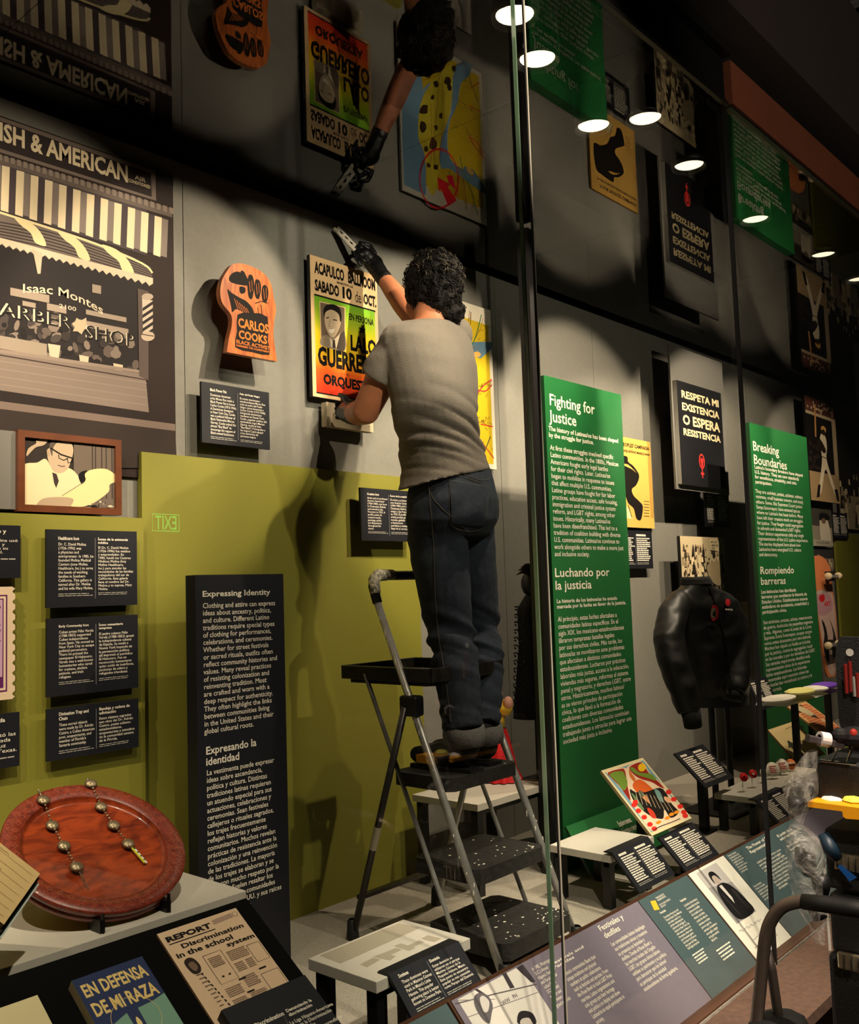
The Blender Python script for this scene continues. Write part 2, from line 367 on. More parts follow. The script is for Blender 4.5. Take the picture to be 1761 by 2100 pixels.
# ---- barber shop mural
S = wallsheet(2.69); xr = (S.px(356, 500)[0]+S.px(360, 870)[0])/2
vt = (S.px(0, 243)[1]+S.px(353, 355)[1])/2; vb = (S.px(0, 852)[1]+S.px(358, 880)[1])/2
o = S.panel('wall_mural', (-.4, xr, vb-.16, vt), .009, C(44, 34, 32), C(30, 24, 22)); tag(o, 'huge sepia photograph of a barber shop front with striped awnings', 'photograph')
A = Art(S)
cl = C(60, 50, 48); cream_ = C(224, 206, 172); mid = C(118, 104, 96); dk = C(34, 28, 28); lt = C(150, 134, 122)
def zone(pts, m_): A.poly(pts, m_)
zone([(-40, 226), (318, 350), (320, 412), (-40, 300)], C(120, 106, 98))
zone([(-40, 234), (309, 356), (311, 404), (-40, 292)], C(46, 38, 38))
A.text('SPANISH & AMERICAN', (-172, 204), (262, 372), cream_, bold=.02) if False else None
# word placed on the wall plane: bounds read at its two ends
a0 = S.px(2, 262); a1 = S.px(262, 376); h0 = S.px(140, 343)[1]-0; top = S.px(140, 299)[1]
hh = (S.px(100, 285)[1]-S.px(100, 322)[1])
vb_ = S.px(100, 322)[1]
A.text('ISH & AMERICAN', (a0[0]-.004, vb_+hh*1.02), (a1[0], vb_), cream_, px=False, bold=.03)
A.text('AIR', (S.px(276, 361)[0], S.px(287, 362)[1]), (S.px(299, 370)[0], S.px(287, 371)[1]), cream_, px=False, bold=.02)
A.text('CONDITIONED', (S.px(263, 366)[0], S.px(285, 373)[1]), (S.px(308, 382)[0], S.px(285, 380)[1]), cream_, px=False, bold=.02)
zone([(320, 352), (355, 363), (355, 382), (320, 372)], C(28, 22, 24))
zone([(-40, 306), (353, 428), (353, 446), (-40, 331)], C(104, 92, 86))
for i in range(30):      # dentils
    x = -30+i*13; y = 318+x*.313; A.poly([(x, y-2), (x+8, y+1), (x+8, y+13), (x, y+10)], C(138, 124, 114))
zone([(-40, 324), (300, 430), (300, 524), (-40, 420)], C(70, 62, 64))
for i in range(13):      # vertical stripes
    x = -26+i*30.0*(1-.004*i); y = 338+x*.33; w_ = 16-.12*i
    A.poly([(x, y), (x+w_, y+4), (x+w_-3, y+98-1.1*i), (x-3, y+93-1.1*i)], cream_)
    x2 = x+w_; A.poly([(x2, y+5), (x2+13, y+9), (x2+10, y+98-i), (x2-3, y+94-i)], C(70, 60, 64) if i % 2 else C(126, 114, 108))
zone([(-40, 480), (306, 570), (296, 770), (-40, 700)], C(38, 33, 34))
# striped canopy
A.poly([(-40, 425), (10, 438), (60, 452), (120, 471), (180, 492), (230, 510), (270, 527), (308, 548), (314, 583), (240, 562), (120, 533), (-40, 492)], C(110, 98, 92))
for i in range(7): A.line([(-40, 449+6*i), (100, 476+6.5*i), (220, 516+5.5*i), (312, 552+4.2*i)], .004, C(56, 48, 46), n=4)
for x, y in ((-40, 438), (58, 462), (148, 492), (238, 520)):
    A.smooth([(x-30, y-18), (x, y-8), (x+24, y+14), (x+36, y+42), (x+14, y+36), (x+4, y+16), (x-16, y)], C(222, 206, 160), 5)
A.line([(-20, 430), (100, 468), (200, 502), (290, 540), (312, 560)], .007, C(222, 206, 160), n=4)
def hem(x): return 478+(x+40)*.266
for i in range(24):
    x = -40+i*14.7; k0_ = A.k; A.poly([(x, hem(x)-1), (x+14.7, hem(x+14.7)-1), (x+14.7, hem(x+14.7)+10), (x+7.3, hem(x+7.3)+17), (x, hem(x)+10)], C(206, 188, 164))
# window clutter
rn = random.Random(3)
for i in range(90):
    x = rn.uniform(-10, 280); y = 600+x*.16+rn.uniform(30, 140); c = rn.choice([(70, 62, 60), (96, 84, 78), (52, 46, 44), (128, 114, 104), (30, 26, 26)])
    if y > 640+x*.27+70: continue
    A.ell((x, y), rn.uniform(4, 13), rn.uniform(5, 14), C(*c), 7, rot=rn.random()*3)
for x0_, y0_, x1_, y1_ in ((20, 590, 100, 606), (160, 655, 262, 668), (175, 635, 258, 645), (45, 617, 72, 627), (95, 622, 135, 636), (188, 583, 206, 600)):
    A.poly([(x0_, y0_), (x1_, y0_+(x1_-x0_)*.2), (x1_, y1_+(x1_-x0_)*.2), (x0_, y1_)], C(156, 140, 126))
zone([(66, 512), (86, 520), (82, 562), (76, 562)], C(190, 172, 150))
zone([(-20, 685), (95, 706), (95, 732), (-20, 712)], C(150, 136, 122))
for x, y, r_ in ((110, 715, 13), (171, 738, 10), (241, 755, 10)):
    A.poly([(x-r_, y-10), (x+r_, y-6), (x+r_*.7, y+20), (x-r_*.7, y+16)], C(196, 180, 156))
A.poly([(146, 664), (153, 660), (156, 652), (164, 658), (176, 652), (176, 664), (180, 674), (172, 676), (166, 686), (158, 680), (148, 680), (152, 672)], C(184, 168, 140))
lc = C(206, 192, 170)
def arc(uu, vv): return uu, vv*.42+.58*(1-(2*uu-.8)**2/1.44) if False else (vv*.45+.55*math.sin(PI*(.18+.82*uu)))
A.text('Isaac Montes', (46, 575), (210, 655), lc, bold=.012, warp=lambda u, v: (u, .02+.4*v+.75*math.sin(PI*(.22+.62*(1-u)))-.35*u+.05))
A.text('2100', (120, 623), (155, 639), lc, bold=.01)
A.text('BARBER', (S.px(-28, 0)[0], S.px(60, 632)[1]), (S.px(146, 0)[0] if False else S.px(146, 680)[0], S.px(60, 658)[1]), lc, px=False, bold=.0)
A.text('BARBER', (S.px(-28, 640)[0]+.004, S.px(60, 632)[1]), (S.px(146, 680)[0]+.004, S.px(60, 658)[1]-.002), C(30, 26, 26), px=False, bold=-.0)
A.text('SHOP', (S.px(174, 670)[0], S.px(225, 676)[1]), (S.px(274, 700)[0], S.px(225, 703)[1]), lc, px=False)
A.text('SHOP', (S.px(174, 670)[0]+.004, S.px(225, 676)[1]), (S.px(274, 700)[0]+.004, S.px(225, 703)[1]-.002), C(30, 26, 26), px=False)
zone([(-40, 716), (297, 768), (304, 846), (-40, 800)], C(126, 112, 104))
for i in range(4): A.line([(-40, 735+16*i), (300, 786+15*i)], .0015, C(150, 134, 122))
A.line([(-40, 722), (303, 780)], .004, C(60, 50, 46)); A.line([(-40, 714), (296, 764)], .010, C(140, 124, 114))
zone([(-40, 795), (304, 846), (304, 864), (-40, 818)], C(40, 32, 31))
zone([(-40, 818), (358, 870), (358, 884), (-40, 834)], C(116, 100, 92))
zone([(-40, 834), (358, 884), (362, 960), (-40, 960)], C(50, 42, 39))
zone([(281, 592), (303, 598), (303, 780), (284, 772)], C(86, 74, 70))
# barber pole
A.poly([(290, 612), (312, 617), (312, 692), (292, 690)], C(190, 176, 160))
for i in range(5): A.poly([(291, 640+14*i-8), (312, 618+14*i), (312, 625+14*i), (291, 647+14*i-8)], C(44, 36, 38))
A.ell((301, 609), 12, 7, C(170, 154, 138), 12); A.ell((302, 690), 14, 10, C(186, 168, 148), 14); A.line([(289, 686), (315, 690)], .003, C(60, 50, 46))
A.done('printed_picture', o)
# ---- wooden fist plaque
S = wallsheet(2.585)
out = [(466, 555), (476, 543), (492, 540), (515, 546), (540, 560), (556, 583), (561, 610), (566, 634), (562, 660), (561, 690), (568, 741), (521, 734), (465, 722), (470, 690), (475, 668), (474, 646), (458, 625), (452, 608), (452, 590), (457, 570)]
out = out[:10]+[out[10]]+out[11:]
top_ = spline(out[:10]+out[13:], 4, True)
def fistpoly():
    a = spline([out[-1]]+out[:11], 4, False)[4:]; b2 = spline(out[12:]+[out[0]], 4, False); return a+b2
fp = [S.px(*p) for p in fistpoly()]
b = MB(); b.prism([S.P(*p) for p in fp][::-1], -S.n*.022, woodmat('fist_wood', (140, 66, 26), (200, 112, 50), 5, .45, (14, 14, 2)), M['fist_wood'])
o = b.build('fist_plaque'); tag(o, 'orange wooden raised-fist plaque with black carved lettering', 'plaque')
A = Art(S); K = C(26, 22, 20); OW = C(204, 112, 48)
A.smooth([(473, 563), (485, 557), (497, 562), (507, 583), (497, 585), (476, 580), (469, 573)], K, 4)
A.smooth([(493, 557), (500, 557), (507, 571), (517, 583), (509, 588), (499, 575)], K, 4)
for (x, y, h_) in ((514, 587, 25), (528, 592, 20), (543, 602, 18)):
    A.smooth([(x-4, y-h_*.9), (x+4, y-h_*.8), (x+7, y), (x+3, y+h_), (x-4, y+h_*.9), (x-7, y)], K, 4)
    A.line([(x-3, y-10), (x-1, y+12)], .0015, OW); A.line([(x+2, y-12), (x+3, y+10)], .0012, OW)
A.smooth([(491, 588), (502, 590), (502, 600), (493, 602)], K, 3)
A.smooth([(466, 594), (474, 600), (490, 610), (505, 618), (517, 632), (521, 648), (510, 650), (498, 640), (484, 634), (476, 640), (473, 624)], K, 4)
for i in range(6): A.line([(480+5*i, 612+4*i), (488+5*i, 634+3*i)], .0018, OW)
A.line([(523, 622), (536, 618), (549, 622)], .003, K); A.line([(535, 625), (537, 648)], .003, K); A.line([(528, 630), (530, 644), (524, 648)], .002, K)
A.smooth([(487, 645), (515, 642), (548, 650), (549, 700), (552, 728), (516, 722), (482, 712), (486, 680)], K, 2)
A.text('CARLOS', (S.px(488, 660)[0], S.px(488, 651)[1]), (S.px(550, 670)[0], S.px(488, 671)[1]), OW, px=False, bold=.03)
A.text('COOKS', (S.px(489, 680)[0], S.px(489, 676)[1]), (S.px(547, 690)[0], S.px(489, 694)[1]), OW, px=False, bold=.03)
A.text('BLACK ACTIVIST', (S.px(484, 695)[0], S.px(484, 696)[1]), (S.px(553, 700)[0], S.px(484, 704)[1]), OW, px=False, bold=.02)
A.text('REMEMBER THE COMMITMENT', (S.px(484, 705)[0], S.px(484, 706)[1]), (S.px(552, 720)[0], S.px(484, 710)[1]), OW, px=False, bold=.02)
A.done('carved_print', o)
b = MB(); b.tube([S.P(*S.px(505, 620), -.02), S.P(*S.px(505, 620), -.115)], .008, M['black']); b.build('wall_mount', o)
# ---- generic two-column label plaque
def wallmount(o, Sh, R, k=.3, ye=None):
    u0, u1, v0, v1 = R; w_ = (u1-u0)*k; h_ = (v1-v0)*k; p = Sh.P(0, 0).y
    b = MB(); b.box((Sh.o.x+u0+w_, p+.005, Sh.o.z+v0+h_), (Sh.o.x+u1-w_, ye or WY, Sh.o.z+v1-h_), M['black']); b.build('wall_mount', o)
def plaque(name_label, Sh, TL, TR, BR, BL, titleA, bodyA, titleB, bodyB, th=.012, cat='label', rail=True, split=.53, grp=None, tl=1, tb=1, hb=None, far=False, margin=(.12, .06)):
    R = Sh.rect(TL, TR, BR, BL); spc = th-.01; o = Sh.panel('label_plaque', R, min(th, .010), M['navy'], M['navy_side']); tag(o, name_label, cat, grp)
    if spc > .005: wallmount(o, Sh, R, ye=2.63 if abs(Sh.o.y-2.60) < .001 and Sh.o.x+R[0] < 1.3 else 2.672 if 'hip' in name_label else None)
    u0, u1, v0, v1 = R; W = u1-u0; H = v1-v0; A = Art(Sh)
    um = u0+W*split; ul = u0+W*margin[0]; ur = u1-W*.05; gap = W*.02; hb = hb or .72
    A.line([(um-gap*.6, v1-H*.1), (um-gap*.6, v0+H*.1)], max(.0008, W*.006), C(120, 120, 124), px=False)
    for (a, c, tt, bb, k) in ((ul, um-gap*1.6, titleA, bodyA, 0), (um+gap, ur, titleB, bodyB, 1)):
        tv = v1-H*(.09+.0*k); nt_ = max(1, tt.count('\n')+1) if tt else 1
        if far:
            A.bars((a, tv), (a+(c-a)*.7, tv-H*.07), 1, WT, px=False, fill=.75, seed=k); A.bars((a, tv-H*.09), (c, tv-H*hb), int(bodyA), WT, px=False, fill=.55, seed=3+k)
            A.bars((a, tv-H*(hb+.02)), (c, tv-H*(hb+.09)), 2, C(170, 165, 155), px=False, fill=.35, seed=9+k); continue
        lh = H*hb/(nt_*1.15+bb.count('\n')+1.6)
        longest = max(tt.split('\n'), key=len); A.text(tt, (a, tv), (a+(c-a)*min(1, len(longest)/max(len(l_) for l_ in bb.split('\n'))*1.05), tv-lh*(nt_-.25)*1.1), WT, px=False, bold=.02, lead=1)
        t1 = tv-lh*(nt_*1.15+.35); nl = bb.count('\n')+1
        A.text(bb, (a, t1), (c, t1-lh*(nl-.2)), WT, px=False, bold=.004, lead=1)
        A.bars((a, t1-lh*(nl+.35)), (c, t1-lh*(nl+1.3)), 2, C(180, 176, 166), px=False, fill=.35, seed=9+k)
    A.done('lettering', o); return o
PB = plaque('black two-column label plaque mounted below the wooden fist', wallsheet(2.64), (412, 781), (552, 806), (553, 924), (415, 905),
   'Black Power Fist', 'Dominican American\nartist Moses Ros made a\nBlack Power fist to honor\nCarlos Cooks (1913-1966).\nA Dominican immigrant\nin New York City, Cooks\nwas a political follower of\nBlack Nationalist Marcus\nGarvey. Cooks coined the\nphrase "Buy Black" to\nencourage the support of\nBlack-owned businesses.',
   'Puño del Poder Negro', 'El artista dominicano-\nestadounidense Moses Ros\ncreó un puño del Poder\nNegro como homenaje a\nCarlos Cooks (1913-1966).\nInmigrante dominicano\nresidente en Nueva York,\nCooks, seguidor político del\nnacionalista negro Marcus\nGarvey, acuñó la frase\n"Buy Black" ("Cómprales a\nlos negros") para apoyar\na los comercios de\npersonas negras.', hb=.78, th=.05)
SL = wallsheet(2.60)
HC = plaque('black label plaque about a doctor, topmost in the column on the olive panel', SL, (95, 1081), (281, 1094), (281, 1244), (96, 1243),
   'Healthcare Icon', 'Dr. C. David Molina\n(1926-1996) was\na physician and\nentrepreneur. In 1985, he\nfounded Molina Medical\nCenters (now Molina\nHealthcare, Inc.) to serve\nthe needs of working\nfamilies in Southern\nCalifornia. This gallery is\nnamed after Dr. Molina\nand his wife Mary Molina.',
   'Ícono de la asistencia\nmédica', 'El Dr. C. David Molina\n(1926-1996) fue médico\ny emprendedor. En\n1985, fundó los Centros\nMédicos Molina (hoy\nMolina Healthcare,\nInc.) para atender las\nnecesidades de las familias\ntrabajadoras del sur de\nCalifornia. Esta galería\nlleva el nombre del Dr.\nMolina y su esposa, Mary\nMolina.', th=.03)
plaque('black label plaque about a priest, middle one in the column', SL, (96, 1265), (283, 1264), (283, 1410), (97, 1430),
   'Early Community Icon', 'Cuban priest Félix Varela\n(1788-1853) supported\nCuban independence\nfrom Spain. He moved to\nNew York City to escape\npolitical persecution.\nThere he printed the\nnewspaper El Habanero.\nVarela was a well-known\nhumanitarian who cared\nfor orphans, cholera\npatients, and Irish\nrefugees.',
   'Ícono comunitario\ntemprano', 'El padre cubano Félix\nVarela (1788-1853) apoyó\nla independencia cubana\nde España. Se mudó a\nNueva York huyendo de\nla persecución política;\nallí imprimió el periódico\nEl Habanero. Fue un\nreconocido humanitario\nquien cuidó de huérfanos,\npacientes de cólera y\nrefugiados irlandeses.', th=.03)
plaque('black label plaque about the divination tray, lowest in the column', SL, (96, 1453), (284, 1434), (284, 1532), (97, 1562),
   'Divination Tray and\nChain', 'These sacred objects\nwere made by Dr. Adrián\nCastro, a Cuban American\npoet, acupuncturist, and\nmember of Florida\'s\nSantería community.',
   'Bandeja y cadena de\nadivinación', 'Estos objetos sagrados\nson obra del Dr. Adrián\nCastro, poeta cubano-\nestadounidense,\nacupunturista y miembro\nde la comunidad santera\nde la Florida.', th=.03)
def side_plaque(lab, TLy, TRy, BRy, x1, t, bd, ty, by):
    S = SL; u1 = S.px(x1, (TRy+BRy)/2)[0]; v1 = S.px(x1, TRy)[1]; v0 = S.px(x1, BRy)[1]
    o = S.panel('label_plaque', (u1-.30, u1, v0, v1), .012, M['navy'], M['navy_side']); tag(o, lab, 'label'); wallmount(o, S, (u1-.30, u1, v0, v1), ye=2.63); A = Art(S)
    A.text(t, (u1-.11, S.px(x1, ty)[1]), (u1-.04, S.px(x1, ty+11)[1]), WT, px=False, bold=.02)
    A.text(bd, (u1-.13, S.px(x1, ty+20)[1]), (u1-.008, S.px(x1, by)[1]), WT, px=False, bold=.004)
    A.bars((u1-.13, S.px(x1, by+7)[1]), (u1-.01, S.px(x1, by+12)[1]), 1, C(180, 176, 166), px=False, fill=.5); A.done('lettering', o)
side_plaque('black label plaque cut by the picture edge above the stamp', 1075, 1078, 1185, 42, 'médico y', 'El Dr. Molina usó\nde médico y\nal inicio de su\nprofesional.', 1086, 1137)
side_plaque('black label plaque cut by the picture edge below the stamp', 1460, 1460, 1570, 40, 'La brigada', 'grada de\nrepresentó las\nde la brigada\nde La Cruz\nLaredo, Texas.', 1468, 1540)
# ---- giant stamp
S = wallsheet(2.59); b = MB(); u1 = S.px(31, 1320)[0]; v1 = S.px(20, 1203)[1]; v0 = S.px(20, 1434)[1]
pts = []; n = 11; st = (v1-v0)/n
for i in range(n):   # scalloped right edge
    a = v0+st*i; pts += [(u1, a+st*.22)]+[(u1-st*.28*math.sin(PI*t/4), a+st*(.22+.56*t/4)) for t in range(1, 4)]+[(u1, a+st*.78)]
poly = [(u1-.3, v0)]+[(u1-st*.3, v0)]+pts+[(u1-st*.3, v1), (u1-.3, v1)]
b.prism([S.P(*p) for p in poly], -S.n*.02, C(224, 200, 170), C(120, 100, 80)); o = b.build('stamp_panel'); tag(o, 'enlarged cream and purple postage stamp with scalloped perforated edge', 'stamp')
A = Art(S); pu = C(96, 40, 96)
for k, (d, m_) in enumerate(((.022, pu), (.026, C(224, 200, 170)), (.032, pu), (.035, C(196, 160, 186)))):
    A.poly([(u1-.3, v0+d), (u1-d, v0+d), (u1-d, v1-d), (u1-.3, v1-d)], m_, px=False)
A.poly([(u1-.3, v0+.035), (u1-.035, v0+.035), (u1-.035, v0+.062), (u1-.3, v0+.062)], pu, px=False)
A.text('ela', (u1-.085, v0+.058), (u1-.042, v0+.040), C(240, 226, 210), px=False, bold=.02)
vs, fs = glyphs('Social Reformer', .01, 'LEFT', 2); x0_, x1_, y0_, y1_ = bounds(vs); k = A.up()
A.b.raw([S.P(u1-.040-(1-(y-y0_)/(y1_-y0_))*.022 - 0, v1-.05-(x-x0_)/(x1_-x0_)*.16, k) for x, y in vs], [tuple(f) for f in fs], pu)
A.done('printed_picture', o)
# ---- framed doctor photograph
S = wallsheet(2.625); R = S.rect((37, 877), (250, 906), (249, 1057), (37, 1048)); u0, u1, v0, v1 = R; fwd = .020
o = thing('framed_photograph', tuple(S.P(u0, v0))); tag(o, 'black-and-white photograph of a man in glasses reading papers, in an orange-brown wood frame', 'photograph')
mat('frame_wood', (98, 52, 26), .4, var=.15, scale=30, coat=.3)
for nm, q in (('frame_rail', [(u0, v0), (u1, v0), (u1-fwd, v0+fwd), (u0+fwd, v0+fwd)]), ('frame_rail', [(u0, v1), (u0+fwd, v1-fwd), (u1-fwd, v1-fwd), (u1, v1)]), ('frame_rail', [(u0, v0), (u0+fwd, v0+fwd), (u0+fwd, v1-fwd), (u0, v1)]), ('frame_rail', [(u1, v0), (u1, v1), (u1-fwd, v1-fwd), (u1-fwd, v0+fwd)])):
    b = MB(); b.prism([S.P(*p) for p in q], -S.n*.03, M['frame_wood']); b.build(nm, o)
S2 = wallsheet(2.633); b = MB(); b.box((u0+fwd*.8, 2.634, v0+fwd*.8), (u1-fwd*.8, 2.65, v1-fwd*.8), C(48, 42, 38)); pr = b.build('print', o)
A = Art(S2)
def D(*p): return [((x)/5.527, 860+y/5.527) for x, y in p]
A.poly(D((835, 240), (1335, 290), (1335, 1080), (835, 900)), C(104, 92, 82))
for x in (1045, 1080, 1150, 1200, 1265, 1310): A.line(D((x, 262), (x+5, 900)), .0035, C(56, 48, 42))
A.smooth(D((390, 225), (430, 235), (500, 190), (570, 195), (500, 290), (400, 320), (300, 420), (320, 330), (410, 270)), C(178, 156, 132), 3)
A.smooth(D((258, 560), (300, 500), (420, 490), (520, 450), (620, 600), (760, 550), (860, 610), (925, 740), (800, 830), (640, 1030), (500, 1020), (300, 985), (256, 950)), C(222, 202, 162), 4)
A.smooth(D((535, 350), (560, 320), (600, 240), (680, 225), (790, 250), (830, 350), (800, 480), (760, 570), (680, 612), (600, 580), (540, 450)), C(186, 164, 138), 4)
A.smooth(D((560, 330), (570, 270), (640, 230), (720, 235), (640, 270), (600, 330), (590, 420)), C(92, 80, 70), 3)
A.line(D((570, 325), (690, 400), (815, 440)), .0045, C(20, 18, 18)); A.line(D((662, 400), (668, 440), (720, 465), (770, 440)), .003, C(20, 18, 18)); A.line(D((760, 440), (770, 495), (815, 485), (822, 440)), .003, C(20, 18, 18))
A.line(D((655, 520), (700, 535), (735, 530)), .003, C(96, 80, 70)); A.smooth(D((530, 345), (560, 370), (555, 420), (535, 415)), C(168, 146, 122), 3)
A.poly(D((590, 600), (640, 620), (665, 700), (635, 780), (610, 720)), C(60, 48, 48))
A.smooth(D((885, 640), (930, 590), (1000, 590), (960, 700), (925, 740)), C(22, 20, 20), 3)
A.smooth(D((700, 870), (780, 830), (960, 710), (960, 620), (1040, 570), (1210, 565), (1335, 660), (1330, 700), (1240, 740), (1230, 820), (1090, 930), (960, 985), (830, 990), (760, 960)), C(226, 204, 150), 3)
A.line(D((700, 868), (960, 705)), .002, C(120, 104, 80))
A.smooth(D((410, 980), (480, 900), (640, 880), (800, 890), (830, 930), (760, 1020), (640, 1030), (500, 1010)), C(170, 148, 124), 3)
for i in range(26):
    x = rn.uniform(980, 1320); y = rn.uniform(930, 1065); A.ell(((x)/5.527, 860+y/5.527), rn.uniform(1, 6), rn.uniform(1, 2.5), C(*rn.choice([(150, 136, 118), (30, 26, 24), (84, 74, 66), (210, 194, 170)])), 6)
A.poly(D((385, 1010), (610, 1030), (610, 1040), (385, 1020)), C(226, 210, 180)); A.poly(D((740, 1000), (980, 990), (1000, 1060), (740, 1045)), C(150, 134, 114))
A.poly(D((250, 960), (380, 990), (380, 1020), (250, 1005)), C(24, 22, 22))
A.done('printed_picture', pr)
# ---- grey block left of the frame (edge of another exhibit)
S = wallsheet(2.66); b = MB(); x1_ = S.px(28, 940)[0]; b.box((x1_-.5, 2.64, S.px(28, 1046)[1]), (x1_, 2.69, S.px(28, 887)[1]), M['grey_mount']); tag(b.build('mounting_block'), 'grey-green mounting board beside the framed photograph at the picture edge', 'board')
# ---- concert poster
S = wallsheet(2.65); R = (S.px(638, 660)[0], S.px(776, 700)[0], S.px(640, 812)[1], S.px(640, 523)[1]); u0, u1, v0, v1 = R; W = u1-u0; H = v1-v0
o = S.panel('concert_poster', R, .018, C(226, 190, 142), M['black']); tag(o, 'yellow, green and red bilingual dance concert poster with a man\'s portrait', 'poster'); wallmount(o, S, R)
A = Art(S)
# colour field in narrow steps from green to red
n = 36; g0 = v1-.285*H; g1 = v0+.035*H
def mixc(t):
    st = [(0, (120, 176, 44)), (.22, (170, 190, 40)), (.38, (226, 200, 34)), (.62, (236, 178, 32)), (.78, (230, 92, 30)), (1, (206, 52, 26))]
    for (a, c), (b2, d) in zip(st[:-1], st[1:]):
        if t <= b2: k = (t-a)/(b2-a); return tuple(int(c[i]+(d[i]-c[i])*k) for i in range(3))
    return st[-1][1]
k = A.up()
for i in range(n):
    a = g0+(g1-g0)*i/n; c = g0+(g1-g0)*(i+1)/n
    A.b.face([S.P(u0+W*.05, c, k), S.P(u1-W*.05, c, k), S.P(u1-W*.05, a, k), S.P(u0+W*.05, a, k)], C(*mixc(i/(n-1.0))))
PK = C(18, 15, 14)
def T(t, a, b2, c, d, bold=.03, m_=PK): A.text(t, (u0+W*a, v1-H*b2), (u0+W*c, v1-H*d), m_, px=False, bold=bold)
T('ACAPULCO', .06, .035, .49, .125, .045); T('BALLROOM', .55, .035, .97, .125, .045); T('MARYSVILLE', .38, .135, .62, .152, .03)
T('SABADO', .06, .165, .41, .25, .045); T('10', .46, .16, .60, .25, .05); T('de', .65, .165, .74, .25, .0); T('OCT.', .78, .165, .98, .25, .045)
A.poly([(u0+W*.05, g0+.012*H), (u1-W*.04, g0+.012*H), (u1-W*.04, g0), (u0+W*.05, g0)], PK, px=False)
A.poly([(u0+W*.05, g1), (u1-W*.04, g1), (u1-W*.04, g1-.01*H), (u0+W*.05, g1-.01*H)], PK, px=False)
T('EN PERSONA', .55, .345, .93, .395, .03); T('LALO', .56, .50, .96, .62, .045); T('GUERRERO', .08, .635, .975, .775, .045); T('Y SU', .45, .795, .53, .81, .02); T('ORQUESTA', .15, .825, .88, .915, .05)
A.poly([(u0+W*(.745+.06*(1 if j % 2 == 0 else .42)*math.sin(2*PI*j/10)), v1-H*.445+W*.06*(1 if j % 2 == 0 else .42)*math.cos(2*PI*j/10)) for j in range(10)], PK, px=False)
# portrait
def Q(*p): return [(430+x/4.892, 530+y/4.892) for x, y in p]
A.poly(Q((1098, 428), (1358, 490), (1360, 930), (1112, 878)), C(226, 190, 142)); A.poly(Q((1106, 440), (1350, 498), (1352, 922), (1120, 872)), C(112, 94, 76))
A.smooth(Q((1120, 790), (1170, 770), (1240, 800), (1300, 770), (1352, 760), (1352, 922), (1120, 872)), C(150, 132, 110), 3)
A.smooth(Q((1290, 790), (1330, 740), (1352, 740), (1352, 922), (1270, 905)), C(72, 62, 54), 3)
A.poly(Q((1200, 790), (1230, 830), (1300, 760), (1310, 740), (1270, 900), (1215, 890)), C(214, 196, 168))
A.poly(Q((1232, 822), (1252, 815), (1262, 903), (1228, 895)), C(60, 50, 46))
A.smooth(Q((1145, 520), (1180, 470), (1260, 480), (1310, 540), (1315, 640), (1290, 720), (1250, 790), (1205, 780), (1165, 700), (1150, 620)), C(196, 172, 142), 4)
A.smooth(Q((1138, 520), (1170, 468), (1240, 462), (1300, 500), (1322, 590), (1308, 640), (1290, 560), (1220, 515), (1160, 540), (1148, 600)), C(26, 22, 20), 4)
A.line(Q((1165, 598), (1195, 592)), .004, C(30, 24, 22)); A.line(Q((1235, 615), (1275, 622)), .004, C(30, 24, 22)); A.line(Q((1205, 620), (1190, 680), (1210, 690)), .002, C(110, 90, 72))
A.smooth(Q((1190, 715), (1225, 712), (1250, 708), (1235, 745), (1205, 748)), C(238, 226, 206), 3)
A.done('printed_picture', o)
# ---- pale mounting block under the poster
S = wallsheet(2.64); R = S.rect((670, 822), (765, 842), (765, 888), (670, 872)); o = S.panel('mounting_block', R, .03, C(206, 190, 160), C(180, 166, 140)); tag(o, 'pale cream mounting block on the wall below the concert poster', 'block'); wallmount(o, S, R)
for x, y in ((683, 850), (757, 875)): b = MB(); b.disc(S.P(*S.px(x, y), .001), S.n, .002, M['black'], 8); b.build('screw_hole', o)
# ---- tall subway-style map poster (its upper part shows in the mirror of the ceiling)
YM = 2.675; S = wallsheet(YM); uL = onY(822, 300, YM).x; uR = (onY(1006, 640, YM).x+onY(1018, 960, YM).x)/2; vT = onY(1010, 638, YM).z; vB = onY(1017, 963, YM).z
o = S.panel('map_poster', (uL, uR, vB, vT), .012, C(224, 216, 196), C(90, 86, 78)); tag(o, 'tall yellow and blue illustrated transit map poster behind the person', 'poster')
W = uR-uL; H = vT-vB; A = Art(S)
YE = C(206, 178, 36); BL = C(96, 128, 150)
def mp(*p):   # points read in the ceiling mirror
    r_ = []
    for x, y in p:
        q = mirrorY(600+x/2.935, y/2.935, YM); r_.append((q.x, q.z))
    return r_
mu = .04*W
A.poly([(uL+mu*.5, vB+mu), (uR-mu, vB+mu), (uR-mu, vT-W*.13), (uL+mu*.5, vT-W*.11)], YE, px=False)
A.poly(mp((655, 760), (760, 640), (790, 500), (830, 470), (800, 900), (800, 1150), (670, 1085)), BL, px=False)
A.poly([(uL+mu*.5, vB+mu), (uL+W*.22, vB+mu), (uL+W*.30, vT-H*.45), (uL+mu*.5, vT-H*.3)], BL, px=False)
A.smooth(mp((905, 390), (975, 380), (985, 470), (950, 640), (890, 820), (890, 960), (870, 1030), (850, 1140), (815, 1110), (790, 900), (755, 800), (760, 640), (800, 520)), C(222, 204, 60), 4, px=False)
A.smooth(mp((975, 380), (1070, 360), (1060, 430), (1010, 480), (990, 600), (940, 720), (930, 860), (960, 950), (1060, 1020), (1150, 1110), (1155, 1145), (1040, 1060), (940, 990), (890, 980), (890, 830), (950, 640)), BL, 4, px=False)
rn = random.Random(11)
